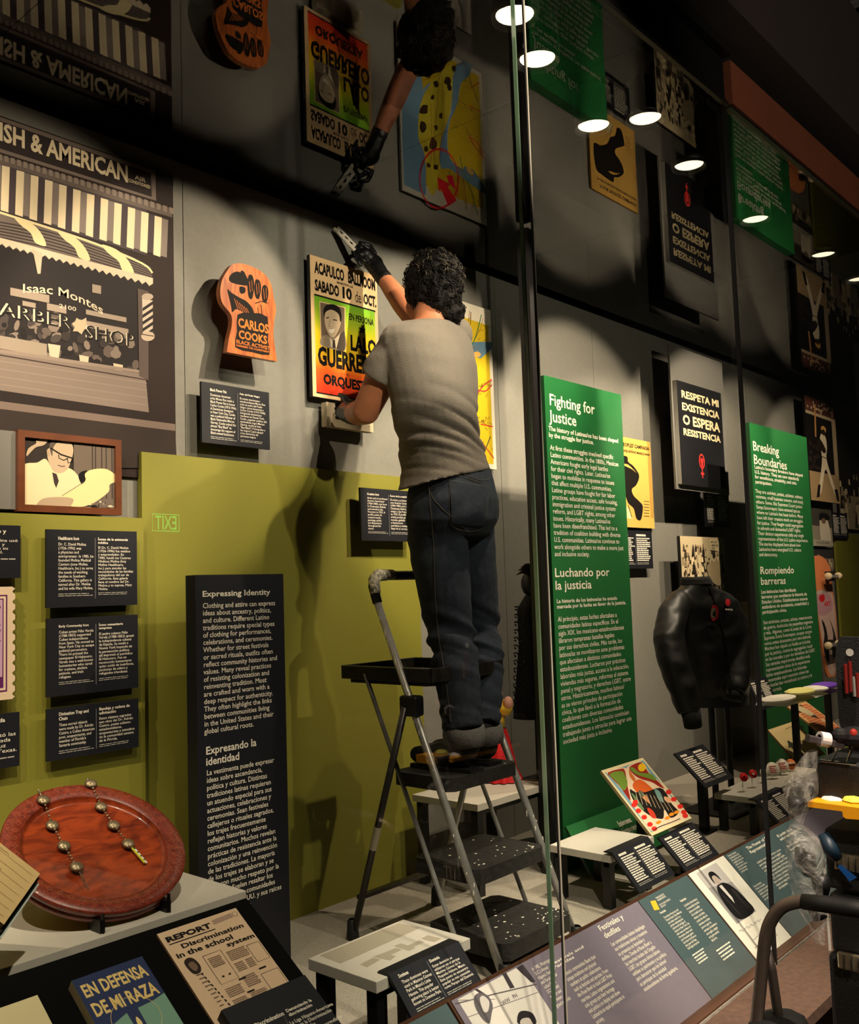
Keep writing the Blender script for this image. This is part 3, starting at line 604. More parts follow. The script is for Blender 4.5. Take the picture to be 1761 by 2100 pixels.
for x, y, r_ in ((860, 480, 18), (940, 500, 16), (970, 390, 15), (840, 560, 13), (790, 630, 30), (780, 740, 26), (860, 740, 14), (845, 840, 30), (800, 870, 14), (860, 980, 16), (818, 970, 14), (890, 670, 14), (930, 460, 20)):
    A.smooth(mp(*[(x+r_*math.cos(a)*rn.uniform(.6, 1.2), y+r_*1.3*math.sin(a)*rn.uniform(.6, 1.2)) for a in [i*PI/3.5 for i in range(7)]]), C(44, 30, 16), 3, px=False)
for pts in (((880, 420), (870, 600), (850, 800), (850, 980)), ((900, 440), (905, 700), (870, 1000)), ((830, 600), (835, 800), (830, 960)), ((960, 690), (1040, 740), (1090, 860), (1150, 920)), ((1000, 580), (1080, 640)), ((1000, 1010), (1020, 1120), (1040, 1240)), ((1060, 1090), (1100, 1180), (1120, 1260)), ((940, 980), (960, 1100))):
    A.line(mp(*pts), .003, C(140, 80, 40), px=False)
RED = C(196, 30, 40)
cx_, cy_ = 878, 1050; A.line(mp(*[(cx_+115*math.cos(a)-22*math.sin(a)*0, cy_+178*math.sin(a)+.25*115*math.cos(a)*0) for a in [i*PI/16 for i in range(33)]]), .009, RED, px=False)
A.poly(mp((868, 1038), (945, 1085), (930, 1100), (985, 1180), (935, 1215), (890, 1110), (880, 1130)), RED, px=False)
def mrect(x, y): return S.px(x, y)
# lower part, seen directly beside the person
for pts, c in ((((965, 640), (962, 690), (955, 720)), (140, 100, 50)), (((987, 645), (975, 690), (962, 720), (958, 745)), (60, 110, 60)), (((945, 650), (953, 700)), (200, 40, 40)), (((980, 805), (990, 792), (1008, 778)), (190, 50, 60)), (((980, 800), (995, 802), (1008, 790)), (190, 50, 60)), (((985, 870), (1010, 875)), (200, 60, 40)), (((990, 910), (1012, 940)), (180, 60, 40)), (((1005, 895), (990, 935)), (60, 60, 50))):
    A.line(pts, .006, C(*c), n=3)
for i in range(75):
    x = rn.uniform(950, 1010); y = rn.choice([rn.uniform(650, 730), rn.uniform(780, 810), rn.uniform(850, 880), rn.uniform(905, 955)]); a = rn.random()*PI; A.line([(x, y), (x+7*math.cos(a), y+7*math.sin(a))], .0025, C(120, 96, 30))
A.poly([(962, 718), (978, 722), (1007, 707), (1007, 716), (985, 735), (966, 730)], BL); A.ell((977, 727), 8, 6, C(216, 170, 90), 10)
A.poly([(930, 668), (945, 664), (938, 690), (925, 680)], C(214, 20, 60))
A.done('printed_picture', o)
# ---- white poster below it
S = wallsheet(2.68); a = onY(1004, 1100, 2.68); o = S.panel('white_poster', (a.x-.26, a.x+.005, onY(1004, 1170, 2.68).z, onY(1004, 1036, 2.68).z), .012, C(214, 208, 196), C(60, 58, 54)); tag(o, 'white poster almost hidden behind the person\'s legs', 'poster')
A = Art(S); A.line([(1000, 1110), (1003, 1118), (1001, 1130)], .004, K, n=3); A.done('printed_picture', o)
S = wallsheet(2.685); a = onY(1003, 1228, 2.685); o = S.panel('black_board', (a.x-.2, a.x+.05, onY(1003, 1425, 2.685).z, a.z), .015, C(20, 19, 18), C(10, 10, 10)); tag(o, 'narrow black display board behind the lower legs', 'board')
# ---- shadowed label by the hip
plaque('black label plaque half in shade beside the person\'s hip', wallsheet(2.62), (739, 1000), (848, 1008), (848, 1112), (741, 1107),
   'Creative Icon', 'Artist and art professor\nAntonio Sotomayor\n(1904-1985), was born\nin Chulumani, Bolivia,\nand moved to San\nFrancisco in 1923. A\nprolific artist, he\ncreated murals,\npaintings, prints\nand illustrations\nthroughout his\ncareer.', 'Ícono de la creatividad', 'El artista y profesor de\narte Antonio Sotomayor\n(1904-1985) nació en\nChulumani, Bolivia, y\nemigró a San Francisco\nen 1923. El prolífico\nartista produjo pinturas\nmurales, grabados\ne ilustraciones\nperiódicas y revistas a lo\nlargo de su carrera.', th=.045)
# ================================================================== STANDING PANELS
def standing(lab, Y, px_, th, mt, side, z0=0.0):
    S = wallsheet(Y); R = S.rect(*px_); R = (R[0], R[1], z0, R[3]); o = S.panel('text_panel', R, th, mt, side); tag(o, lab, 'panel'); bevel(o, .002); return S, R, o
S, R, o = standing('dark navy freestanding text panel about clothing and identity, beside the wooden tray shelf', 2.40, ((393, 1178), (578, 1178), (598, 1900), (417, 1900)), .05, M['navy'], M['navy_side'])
A = Art(S)
def TX(t, x0, y0, x1, y1, bold=.006, lead=1.0):   # left/right pixel ends, top/bottom pixel of the left edge
    a = S.px(x0, y0); c = S.px(x0+(0), y1); e = S.px(x1, (y0+y1)/2); A.text(t, a, (e[0], c[1]), WT, px=False, bold=bold, lead=lead)
TX('Expressing Identity', 415, 1212, 554, 1228, .02)
TX('Clothing and attire can express\nideas about ancestry, politics,\nand culture. Different Latino\ntraditions require special types\nof clothing for performances,\ncelebrations, and ceremonies.\nWhether for street festivals\nor sacred rituals, outfits often\nreflect community histories and\nvalues. Many reveal practices\nof resisting colonization and\nreinventing tradition. Most\nare crafted and worn with a\ndeep respect for authenticity.\nThey often highlight the links\nbetween communities living\nin the United States and their\nglobal cultural roots.', 415, 1237, 568, 1510, .008)
TX('Expresando la\nidentidad', 422, 1532, 526, 1571, .02)
TX('La vestimenta puede expresar\nideas sobre ascendencia,\npolítica y cultura. Distintas\ntradiciones latinas requieren\nun atuendo especial para sus\nactuaciones, celebraciones y\nceremonias. Sean festivales\ncallejeros o rituales sagrados,\nlos trajes frecuentemente\nreflejan historias y valores\ncomunitarios. Muchos revelan\nprácticas de resistencia ante la\ncolonización y una reinvención\nde las tradiciones. La mayoría\nde los trajes se elaboran y se\nusan con mucho respeto por la\ntradición. Suelen resaltar los\nvínculos con las comunidades\nque viven en EE.UU. y sus raíces\nculturales globales.', 423, 1580, 575, 1893, .008)
A.done('lettering', o)
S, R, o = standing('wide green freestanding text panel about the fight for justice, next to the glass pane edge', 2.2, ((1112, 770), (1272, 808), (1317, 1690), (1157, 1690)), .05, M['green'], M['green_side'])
gx0, gx1 = R[0], R[1]
A = Art(S)
def TG(t, x0, y0, x1, yb, bold=.006, lead=1.0):
    """x0,y0: pixel of the top-left letter corner; x1: pixel of the right end of the longest line near y0; yb: pixel of the bottom of the block at x0"""
    a = S.px(x0, y0); c = S.px(x0, yb); e = S.px(x1, (y0+yb)/2); A.text(t, a, (e[0], c[1]), WT, px=False, bold=bold, lead=lead)
TG('Fighting for\nJustice', 1123, 806, 1219, 871, .012)
TG('The history of Latinas/os has been shaped\nby the struggle for justice.', 1124, 873, 1266, 899, .02)
TG('At first these struggles involved specific\nLatino communities. In the 1800s, Mexican\nAmericans fought early legal battles\nfor their civil rights. Later, Latinas/os\nbegan to mobilize in response to issues\nthat affect multiple U.S. communities.\nLatino groups have fought for fair labor\npractices, education access, safe housing,\nimmigration and criminal justice system\nreform, and LGBT rights, among other\nissues. Historically, many Latinas/os\nhave been disenfranchised. This led to a\ntradition of coalition building with diverse\nU.S. communities. Latinas/os continue to\nwork alongside others to make a more just\nand inclusive society.', 1127, 912, 1273, 1144)
TG('Luchando por\nla justicia', 1137, 1165, 1250, 1216, .012)
TG('La historia de los latinos/as ha estado\nmarcada por la lucha en favor de la justicia.', 1141, 1229, 1283, 1251, .02)
TG('Al principio, estas luchas afectaban a\ncomunidades latinas específicas. En el\nsiglo XIX, los mexicano-estadounidenses\nlibraron tempranas batallas legales\npor sus derechos civiles. Más tarde, los\nlatinos/as se movilizaron ante problemas\nque afectaban a distintas comunidades\nestadounidenses. Lucharon por prácticas\nlaborales más justas, acceso a la educación,\nviviendas más seguras, reformas al sistema\npenal y migratorio, y derechos LGBT, entre\notros. Históricamente, muchos latinos/\nas se vieron privados de participación\ncívica, lo que llevó a la formación de\ncoaliciones con diversas comunidades\nestadounidenses. Los latinos/as continúan\ntrabajando junto a otros/as para lograr una\nsociedad más justa e inclusiva.', 1143, 1265, 1293, 1533)
A.done('lettering', o)
b = MB(); b.box((gx0-.055, 2.215, 0), (gx0-.005, 2.27, ZC-.02), M['black']); tag(b.build('upright_post'), 'tall black upright post rising beside the wide green text panel', 'post')
# green slanted foot board
S2, T_, B_ = tilted((1160, 1695), (1215, 1797), Y=2.17)
u1 = S2.px(1330, 1690)[0]; o = S2.panel('slanted_board', (0, .66, S2.px(1215, 1797)[1], 0), .012, M['green'], M['green_side']); tag(o, 'low slanted green board at the foot of the wide green panel', 'board')
A = Art(S2); A.text('Explore temas,\nhistorias y términos\nclave en línea', (1264, 1685), (1322, 1712), WT, bold=.01); A.done('lettering', o)
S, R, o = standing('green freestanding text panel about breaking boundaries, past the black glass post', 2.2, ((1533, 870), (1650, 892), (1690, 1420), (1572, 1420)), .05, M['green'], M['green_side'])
A = Art(S)
TG('Breaking\nBoundaries', 1543, 904, 1611, 951, .012)
TG('Latina/o boundary breakers have shaped\nU.S. history. They set new standards\nfor excellence, creativity, and civic\nparticipation.', 1546, 953, 1645, 993, .02)
TG('They are activists, artists, athletes, military\nveterans, small business owners, and many\nothers. Some, like Supreme Court Justice\nSonya Sotomayor, have entered spaces\nwhere no Latina/o has been before. Many\nhave left their creative mark on struggles\nfor justice. They fought racial segregation\nin schools and demanded LGBT rights.\nTheir distinct experiences defy any single\nrepresentation of the U.S. Latino experience.\nThe stories displayed here show how\nLatinas/os have energized U.S. culture\nand democracy.', 1548, 1003, 1654, 1143)
TG('Rompiendo\nbarreras', 1558, 1162, 1628, 1200, .012)
TG('Los latinos/as han derribado\nbarreras que cambiaron la historia de\nEstados Unidos. Establecieron nuevos\nestándares de excelencia, creatividad y\nparticipación cívica.', 1560, 1210, 1658, 1262, .02)
TG('Son activistas, artistas, atletas, veteranos/as\nde guerra, dueños/as de pequeños negocios\ny más. Algunos, como la jueza de la Corte\nSuprema Sonia Sotomayor, ocupan cargos\nnunca antes alcanzados por otro latino/a.\nMuchos han dejado su huella en la lucha\npor la justicia, contra la segregación racial\nen las escuelas y por los derechos de LGBT.\nSus variadas experiencias desafían toda\nrepresentación única de la experiencia\nlatina estadounidense. Las historias\npresentadas aquí muestran cómo los\nlatinos/as han revitalizado la cultura y la\ndemocracia.', 1564, 1273, 1672, 1424)
A.done('lettering', o)
# ================================================================== WALL EXHIBITS, RIGHT HALF
# campaign poster
S = wallsheet(2.68); R = S.rect((1262, 894), (1334, 906), (1341, 1086), (1268, 1078)); R = (R[0]-.12, R[1], R[2], R[3]); o = S.panel('campaign_poster', R, .012, C(224, 176, 88), C(120, 92, 50)); tag(o, 'yellow campaign poster with a black silhouette in a hat, beside the green panel', 'poster')
A = Art(S)
A.text("POOR PEOPLES' CAMPAIGN", (S.px(1255, 900)[0], S.px(1300, 911)[1]), (S.px(1330, 918)[0], S.px(1300, 919)[1]), K, px=False, bold=.03)
A.text('PUERTORRIQUEÑOS MARCHAN', (S.px(1250, 900)[0], S.px(1300, 924)[1]), (S.px(1331, 928)[0], S.px(1300, 931)[1]), K, px=False, bold=.03)
def E_(*p): return [(1100+x/2.664, 600+y/2.664) for x, y in p]
A.smooth(E_((400, 905), (440, 890), (492, 895), (500, 925), (530, 950), (560, 1000), (545, 1050), (520, 1075), (530, 1110), (560, 1140), (580, 1170), (570, 1240), (545, 1235), (530, 1180), (500, 1150), (480, 1100), (440, 1060), (400, 1040)), K, 4)
A.smooth(E_((470, 940), (500, 940), (545, 985), (520, 965)), C(224, 176, 88), 3); A.poly(E_((480, 1150), (500, 1180), (525, 1235), (490, 1235)), C(238, 216, 160)); A.line(E_((500, 1160), (520, 1230)), .006, K)
for i in range(6): A.line(E_((585, 1140+16*i), (615, 1143+16*i)), .004, C(90, 70, 40))
A.done('printed_picture', o)
plaque('small black label plaque under the yellow campaign poster', wallsheet(2.66), (1268, 1084), (1336, 1091), (1339, 1169), (1270, 1163), '', '12', '', '12', far=True, split=.5, margin=(.06, .05), th=.04)
# grey mount + black protest poster
S = wallsheet(2.52); R = S.rect((1373, 710), (1481, 740), (1494, 1016), (1385, 1002)); o = S.panel('mounting_board', R, .012, M['grey_mount'], C(90, 88, 82)); tag(o, 'tall grey backing board standing off the wall behind the black poster', 'board'); wallmount(o, S, R, .42)
S = wallsheet(2.495); R = S.rect((1388, 782), (1478, 804), (1488, 1003), (1397, 993)); o = S.panel('slogan_poster', R, .024, C(24, 24, 28), C(140, 136, 128)); tag(o, 'black slogan poster with cream capitals and a red fist emblem', 'poster')
A = Art(S); u0, u1, v0, v1 = R; W = u1-u0; H = v1-v0; CR = C(236, 214, 168)
def T(t, a, b2, c, d, bold=.035, m_=CR): A.text(t, (u0+W*a, v1-H*b2), (u0+W*c, v1-H*d), m_, px=False, bold=bold)
T('RESPETA MI', .09, .085, .93, .16); T('EXISTENCIA', .09, .205, .93, .28); T('O ESPERA', .09, .32, .93, .42); T('RESISTENCIA', .09, .455, .93, .525)
RD = C(222, 56, 52); cx_, cy_ = u0+W*.46, v0+H*.25
A.line([(cx_+.033*math.cos(a), cy_+.040*math.sin(a)) for a in [i*PI/12 for i in range(25)]], .011, RD, px=False)
A.poly([(cx_-.006, cy_-.04), (cx_+.006, cy_-.04), (cx_+.006, cy_-.10), (cx_-.006, cy_-.10)], RD, px=False); A.poly([(cx_-.022, cy_-.068), (cx_+.022, cy_-.068), (cx_+.022, cy_-.080), (cx_-.022, cy_-.080)], RD, px=False)
for i in range(4): A.ell((cx_-.015+.010*i, cy_+.006), .005, .014, RD, 10, px=False)
A.poly([(cx_-.014, cy_-.006), (cx_+.014, cy_-.006), (cx_+.010, cy_-.03), (cx_-.010, cy_-.03)], RD, px=False)
A.done('printed_picture', o)
plaque('small dark blue label plaque at the lower corner of the slogan poster', wallsheet(2.60), (1445, 1008), (1494, 1014), (1497, 1083), (1447, 1078), '', '13', '', '13', far=True, split=.5, margin=(.06, .05), th=.03)
# crowd photograph
def crowd(A, R, seed, dense=120, sky=.25):
    u0, u1, v0, v1 = R; W = u1-u0; H = v1-v0; rn = random.Random(seed)
    A.poly([(u0, v0), (u1, v0), (u1, v0+H*.5), (u0, v0+H*.5)], C(150, 136, 110), px=False)
    for i in range(dense):
        x = u0+W*rn.uniform(.02, .95); y = v0+H*rn.uniform(.04, 1-sky); s = W*rn.uniform(.025, .05)*(1.5-(y-v0)/H)
        c = rn.choice([(226, 206, 164), (206, 186, 146), (40, 34, 30), (70, 60, 50), (160, 142, 112)])
        x = min(max(x, u0+s*1.2), u1-s*1.2); y = max(y, v0+s*2.1)
        A.poly([(x-s, y-s*1.9), (x+s, y-s*1.9), (x+s*.7, y+s*.3), (x-s*.6, y+s*.3)], C(*c), px=False)
        A.ell((x, y+s*.6), s*.42, s*.55, C(*rn.choice([(60, 46, 38), (34, 28, 26), (120, 96, 76)])), 7, px=False)
S = wallsheet(2.56); R = S.rect((1396, 1096), (1487, 1106), (1493, 1262), (1400, 1262)); o = S.panel('crowd_photograph', R, .02, C(206, 188, 150), M['black']); tag(o, 'sepia photograph of a protest march, partly behind the black jacket', 'photograph'); wallmount(o, S, R)
A = Art(S); crowd(A, R, 5, 130, .12); u0, u1, v0, v1 = R
A.poly([(1454, 1106), (1473, 1109), (1474, 1131), (1455, 1128)], C(232, 214, 170)); A.text('MEXICAN\nAMERICAN\nPRIDE', (1456, 1109), (1471, 1128), K, bold=.02)
A.smooth([(1448, 1160), (1470, 1150), (1478, 1160), (1476, 1200), (1456, 1190)], C(180, 160, 124), 3); A.done('printed_picture', o)
S = wallsheet(2.6); R = S.rect((1509, 1235), (1532, 1234), (1541, 1385), (1515, 1386)); o = S.panel('photograph_board', R, .02, C(220, 200, 160), M['black']); tag(o, 'tall cream photograph print seen between the jacket and the glass post', 'photograph'); wallmount(o, S, R)
A = Art(S); u0, u1, v0, v1 = R; W = u1-u0; H = v1-v0
A.smooth([(u0+W*.1, v1-H*.5), (u0+W*.5, v1-H*.3), (u0+W*.9, v1-H*.34), (u0+W*.95, v1-H*.5)], C(70, 60, 52), 3, px=False); A.ell((u0+W*.45, v1-H*.2), W*.2, H*.09, C(46, 38, 34), 12, px=False)
A.text('MICRO', (u0+W*.1, v0+H*.36), (u0+W*.95, v0+H*.28), K, px=False, bold=.02); A.text('TUSK', (u0+W*.2, v0+H*.18), (u0+W*.95, v0+H*.1), K, px=False, bold=.02); A.done('printed_picture', o)
# baseball photograph
S = wallsheet(2.60); R = S.rect((1650, 810), (1712, 832), (1721, 1036), (1661, 1022)); o = S.panel('baseball_photograph', R, .02, C(60, 44, 36), C(20, 18, 16)); tag(o, 'large photograph of a baseball batter in white with his bat raised', 'photograph'); wallmount(o, S, R)
A = Art(S); u0, u1, v0, v1 = R; W = u1-u0; H = v1-v0
def F(*p): return [(u0+W*a, v1-H*b2) for a, b2 in p]
A.poly(F((0, 0), (1, 0), (1, .15), (0, .14)), C(96, 60, 46), px=False); rn = random.Random(2)
for i in range(60): A.ell(F((rn.uniform(.06, .94), rn.uniform(.02, .13)))[0], W*.03, H*.014, C(*rn.choice([(190, 160, 130), (120, 60, 50), (60, 44, 40), (210, 190, 160)])), 7, px=False)
A.poly(F((0, .14), (1, .15), (1, .18), (0, .17)), C(190, 168, 134), px=False); A.poly(F((.86, .18), (1, .18), (1, .72), (.86, .72)), C(180, 158, 126), px=False)
A.poly(F((0, .17), (.86, .18), (.86, .72), (0, .72)), C(22, 18, 18), px=False)
A.poly(F((0, .72), (1, .72), (1, 1), (0, 1)), C(172, 144, 104), px=False)
for i in range(16): A.ell(F((rn.uniform(.05, .4), rn.uniform(.45, .7)))[0], W*.05, H*.02, C(46, 36, 32), 7, px=False)
WH = C(232, 214, 186)
A.smooth(F((.42, .38), (.5, .33), (.62, .36), (.64, .46), (.6, .56), (.66, .66), (.82, .84), (.92, .92), (.86, .94), (.72, .84), (.55, .68), (.42, .82), (.34, .92), (.26, .92), (.34, .78), (.44, .6), (.43, .5)), WH, 4, px=False)
A.poly(F((.34, .84), (.28, .96), (.18, .97), (.26, .84)), C(24, 20, 20), px=False); A.poly(F((.8, .86), (.92, .86), (.96, .98), (.88, .98)), C(24, 20, 20), px=False)
A.smooth(F((.42, .39), (.3, .42), (.34, .46), (.5, .52), (.6, .5), (.55, .45)), C(40, 30, 26), 3, px=False)
A.ell(F((.56, .285))[0], W*.09, H*.035, C(214, 160, 90), 14, px=False); A.ell(F((.55, .315))[0], W*.07, H*.03, C(50, 34, 28), 12, px=False)
A.line(F((.28, .38), (.32, .06)), W*.05, C(196, 140, 84), px=False); A.line(F((.44, .56), (.62, .57)), H*.008, C(30, 24, 24), px=False); A.done('printed_picture', o)
S = wallsheet(2.62); R = S.rect((1661, 1039), (1704, 1048), (1708, 1125), (1665, 1115)); o = S.panel('photograph_board', R, .015, C(150, 140, 122), M['black']); tag(o, 'small grey photograph of a person in a black hat below the baseball photograph', 'photograph'); wallmount(o, S, R)
A = Art(S); u0, u1, v0, v1 = R; W = u1-u0; H = v1-v0
A.poly(F((0, 0), (1, 0), (1, .5), (0, .45)), C(70, 66, 60), px=False); A.smooth(F((.4, .35), (.5, .25), (.8, .3), (.9, .9), (.45, .95)), C(214, 202, 180), 4, px=False); A.smooth(F((.4, .3), (.45, .12), (.8, .12), (.92, .26), (.7, .3)), C(24, 22, 22), 4, px=False); A.ell(F((.6, .32))[0], W*.11, H*.08, C(120, 96, 78), 12, px=False); A.poly(F((0, .82), (1, .86), (1, 1), (0, 1)), C(176, 168, 150), px=False); A.text('POLICE LINE', F((.2, .88))[0], F((.8, .94))[0], K, px=False); A.done('printed_picture', o)
S = wallsheet(2.64); R = S.rect((1668, 1118), (1708, 1128), (1710, 1170), (1670, 1165)); o = S.panel('photograph_board', R, .015, C(60, 58, 56), M['black']); tag(o, 'dark photograph print half hidden behind the top of the skateboard', 'photograph'); wallmount(o, S, R)
A = Art(S); crowd(A, R, 8, 14, .3); A.done('printed_picture', o)
plaque('dim black label plaque beside the small hat photograph', wallsheet(2.64), (1705, 1048), (1737, 1056), (1740, 1107), (1708, 1100), '', '12', '', '12', far=True, split=.5, margin=(.06, .05), th=.015)
# dim crowd mural further along, olive wall beyond
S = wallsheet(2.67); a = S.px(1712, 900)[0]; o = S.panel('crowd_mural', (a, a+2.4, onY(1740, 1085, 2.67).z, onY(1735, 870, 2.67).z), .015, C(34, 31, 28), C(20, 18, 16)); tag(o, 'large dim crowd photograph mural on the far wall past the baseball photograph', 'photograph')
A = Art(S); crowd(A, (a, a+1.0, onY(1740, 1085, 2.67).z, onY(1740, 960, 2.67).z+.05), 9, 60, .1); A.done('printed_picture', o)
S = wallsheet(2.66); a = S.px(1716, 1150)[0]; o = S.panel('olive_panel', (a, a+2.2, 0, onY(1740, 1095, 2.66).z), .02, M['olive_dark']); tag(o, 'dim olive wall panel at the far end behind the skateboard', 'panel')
# ---- skateboard
S = wallsheet(2.45); o_ = [(1663, 1150), (1672, 1140), (1688, 1143), (1702, 1165), (1706, 1200), (1714, 1260), (1718, 1330), (1716, 1378), (1704, 1389), (1694, 1380), (1686, 1330), (1676, 1260), (1668, 1200)]
b = MB(); b.prism([S.P(*S.px(*p)) for p in spline(o_, 4, True)][::-1], -S.n*.012, C(214, 128, 80), C(150, 90, 50)); o = b.build('skateboard_deck'); ORG[o.name] = o.location.copy(); o.name = 'skateboard'; ORG['skateboard'] = o.location.copy(); tag(o, 'skateboard with orange and painted deck mounted upright behind the second green panel', 'skateboard'); q = S.P(*S.px(1694, 1250)); b = MB(); b.box((q.x-.03, q.y+.01, q.z-.05), (q.x+.03, WY, q.z+.05), M['black']); b.build('wall_mount', o)
A = Art(S); A.smooth([(1671, 1215), (1704, 1215), (1712, 1262), (1716, 1330), (1712, 1380), (1700, 1380), (1688, 1330), (1678, 1262)], C(200, 170, 160), 3)
A.smooth([(1672, 1222), (1700, 1220), (1706, 1250), (1680, 1262)], C(186, 140, 150), 3)
for pts in ([(1684, 1270), (1690, 1300), (1688, 1330), (1698, 1360), (1700, 1340), (1694, 1290)], [(1700, 1268), (1708, 1300), (1706, 1340), (1712, 1350), (1714, 1310)]): A.smooth(pts, C(30, 26, 28), 3)
A.ell((1685, 1227), 6, 8, C(196, 30, 34), 12); A.text('ART', (1689, 1234), (1703, 1242), C(196, 30, 34), bold=.04); A.line([(1683, 1170), (1698, 1176)], .004, C(180, 100, 60)); A.line([(1684, 1180), (1698, 1184)], .004, C(180, 100, 60)); A.done('printed_picture', o)
for y in (1182, 1322):
    c = S.P(*S.px(1694, y)); b = MB(); b.bar(c-Vector((.11, 0, 0))+S.n*.05, c+Vector((.11, 0, 0))+S.n*.05, .02, .02, M['alu']); b.bar(c+S.n*.0, c+S.n*.045, .06, .07, M['dark_steel']); tk = b.build('truck', o)
    for s in (-1, 1): b = MB(); q = c+Vector((s*.105, 0, 0))+S.n*.05; b.lathe([(0, -.017), (.022, -.017), (.027, -.008), (.027, .008), (.022, .017), (0, .017)], q, C(206, 186, 150), 16, ax=(1, 0, 0)); b.build('wheel', tk, True)
# ================================================================== TABLES
def table(lab, px_, h, leg_in=.02, th=.028, leg=.035):
    z = CAMZ-h; P_ = [onZ(x, y, z) for x, y in px_]   # left, back, right, front corners
    x0 = min(P_[0].x, P_[3].x); x1 = max(P_[1].x, P_[2].x) if P_[1] else 0; y0 = min(P_[3].y, P_[2].y); y1 = max(P_[0].y, P_[1].y)
    return x0, x1, y0, y1, z
def make_table(lab, x0, x1, y0, y1, z, th=.026, leg=.032, z0=0, brace=True):
    t = thing('display_table', ((x0+x1)/2, (y0+y1)/2, z0)); tag(t, lab, 'table')
    b = MB(); b.box((x0, y0, z-th), (x1, y1, z), M['shelf']); bevel(b.build('tabletop', t), .0015)
    for x in (x0+.012, x1-.012-leg):
        for y in (y0+.012, y1-.012-leg): b = MB(); b.box((x, y, z0), (x+leg, y+leg, z-th), M['black']); b.build('leg', t)
    b = MB(); b.box((x0+.012, y0+.015, z-th-.02), (x1-.012, y0+.035, z-th), M['black']); b.build('apron', t); b = MB(); b.box((x0+.012, y1-.035, z-th-.02), (x1-.012, y1-.015, z-th), M['black']); b.build('apron', t); return t
h = .85; t = make_table('grey table with pale domino outlines next to the ladder foot, nearest the glass', 1.79*h, 2.172*h, 1.807*h, 2.07*h, CAMZ-h)
S = Sheet((0, 0, CAMZ-h), (0, 1, 0)); A = Art(S, .0003); GS = C(160, 152, 134)
A.poly([(655, 1960), (817, 1893), (862, 1903), (698, 1976)], GS)
for q in (((738, 1978), (765, 1964), (780, 1968), (752, 1984)), ((764, 1962), (785, 1955), (812, 1961), (800, 1970)), ((785, 1955), (812, 1944), (824, 1948), (797, 1960)), ((807, 1940), (822, 1935), (852, 1944), (838, 1950)), ((835, 1940), (860, 1928), (870, 1932), (846, 1943)), ((864, 1925), (877, 1918), (905, 1925), (890, 1932))): A.poly(q, GS)
A.done('domino_outline', t)
h = .8; make_table('pale table with black legs carrying the doll, behind the ladder', 3.5*h, 4.11*h, 2.84*h, 3.25*h, CAMZ-h)
h = .95; make_table('grey-topped table in front of the wide green panel', 3.12*h, 3.45*h, 1.912*h, 2.18*h, CAMZ-h)
ph = onY(1524, 1605, 1.9); zt = onY(1524, 1624, 1.9).z; a = onZ(1490, 1622, zt); 
make_table('narrow grey table holding the row of round campaign buttons', onZ(1492, 1630, zt).x, 4.98, onZ(1545, 1640, zt).y, onZ(1545, 1640, zt).y+.2, zt)
yP = onZ(1545, 1640, zt).y+.1
# campaign buttons on pins
pins = [(1524, 1594, 8, (214, 30, 40), 'red'), (1543, 1587, 8, (206, 40, 44), 'red and white'), (1566, 1585, 8.5, (220, 214, 190), 'small white'), (1584, 1578, 13, (236, 228, 210), 'large white'), (1603, 1571, 13, (238, 230, 216), 'white and red lettered'), (1621, 1568, 10, (220, 120, 60), 'orange and brown striped')]
for i, (x, y, r_, c, nm) in enumerate(pins):
    p = onY(x, y, yP); R_ = r_/1957.3*(p-CAM).dot(fw)*1.15
    t = thing('campaign_button', (p.x, p.y, zt)); tag(t, nm+' round campaign button on a thin steel pin', 'button', 'round buttons on pins')
    b = MB(); b.tube([(p.x, p.y+.006, zt), (p.x, p.y+.006, p.z)], .0015, M['chrome'], 6); b.build('pin', t)
    nn = Vector((-.55, -.8, .4)).normalized(); b = MB(); b.lathe([(0, .0), (R_*.9, .0), (R_, .003), (R_*.96, .006), (0, .0085)], p, C(*c), 20, ax=nn); bt = b.build('badge', t, True)
    Sb = Sheet(p+nn*.0082, Vector((0, 0, 1))-nn*nn.z, Vector((0, 0, 1)).cross(nn)*1.0); A = Art(Sb, .0002)
    if i < 2: A.poly([(-R_*.4, -R_*.1), (0, R_*.3), (R_*.4, -R_*.1), (R_*.1, -R_*.05), (0, -R_*.4)], C(20, 16, 18) if i == 0 else C(236, 226, 210), px=False)
    elif i == 2: A.ell((0, R_*.1), R_*.3, R_*.4, C(60, 50, 50), 10, px=False)
    elif i == 5: A.poly([(-R_*.8, 0), (R_*.8, 0), (R_*.7, -R_*.3), (-R_*.7, -R_*.3)], C(60, 30, 26), px=False); A.poly([(-R_*.7, R_*.35), (R_*.7, R_*.35), (R_*.8, R_*.15), (-R_*.8, R_*.15)], C(238, 228, 200), px=False)
    else: A.bars((-R_*.6, R_*.5), (R_*.6, -R_*.5), 4, C(190, 50, 40), px=False, fill=.5, rag=.3, seed=i)
    A.done('badge_print', bt)
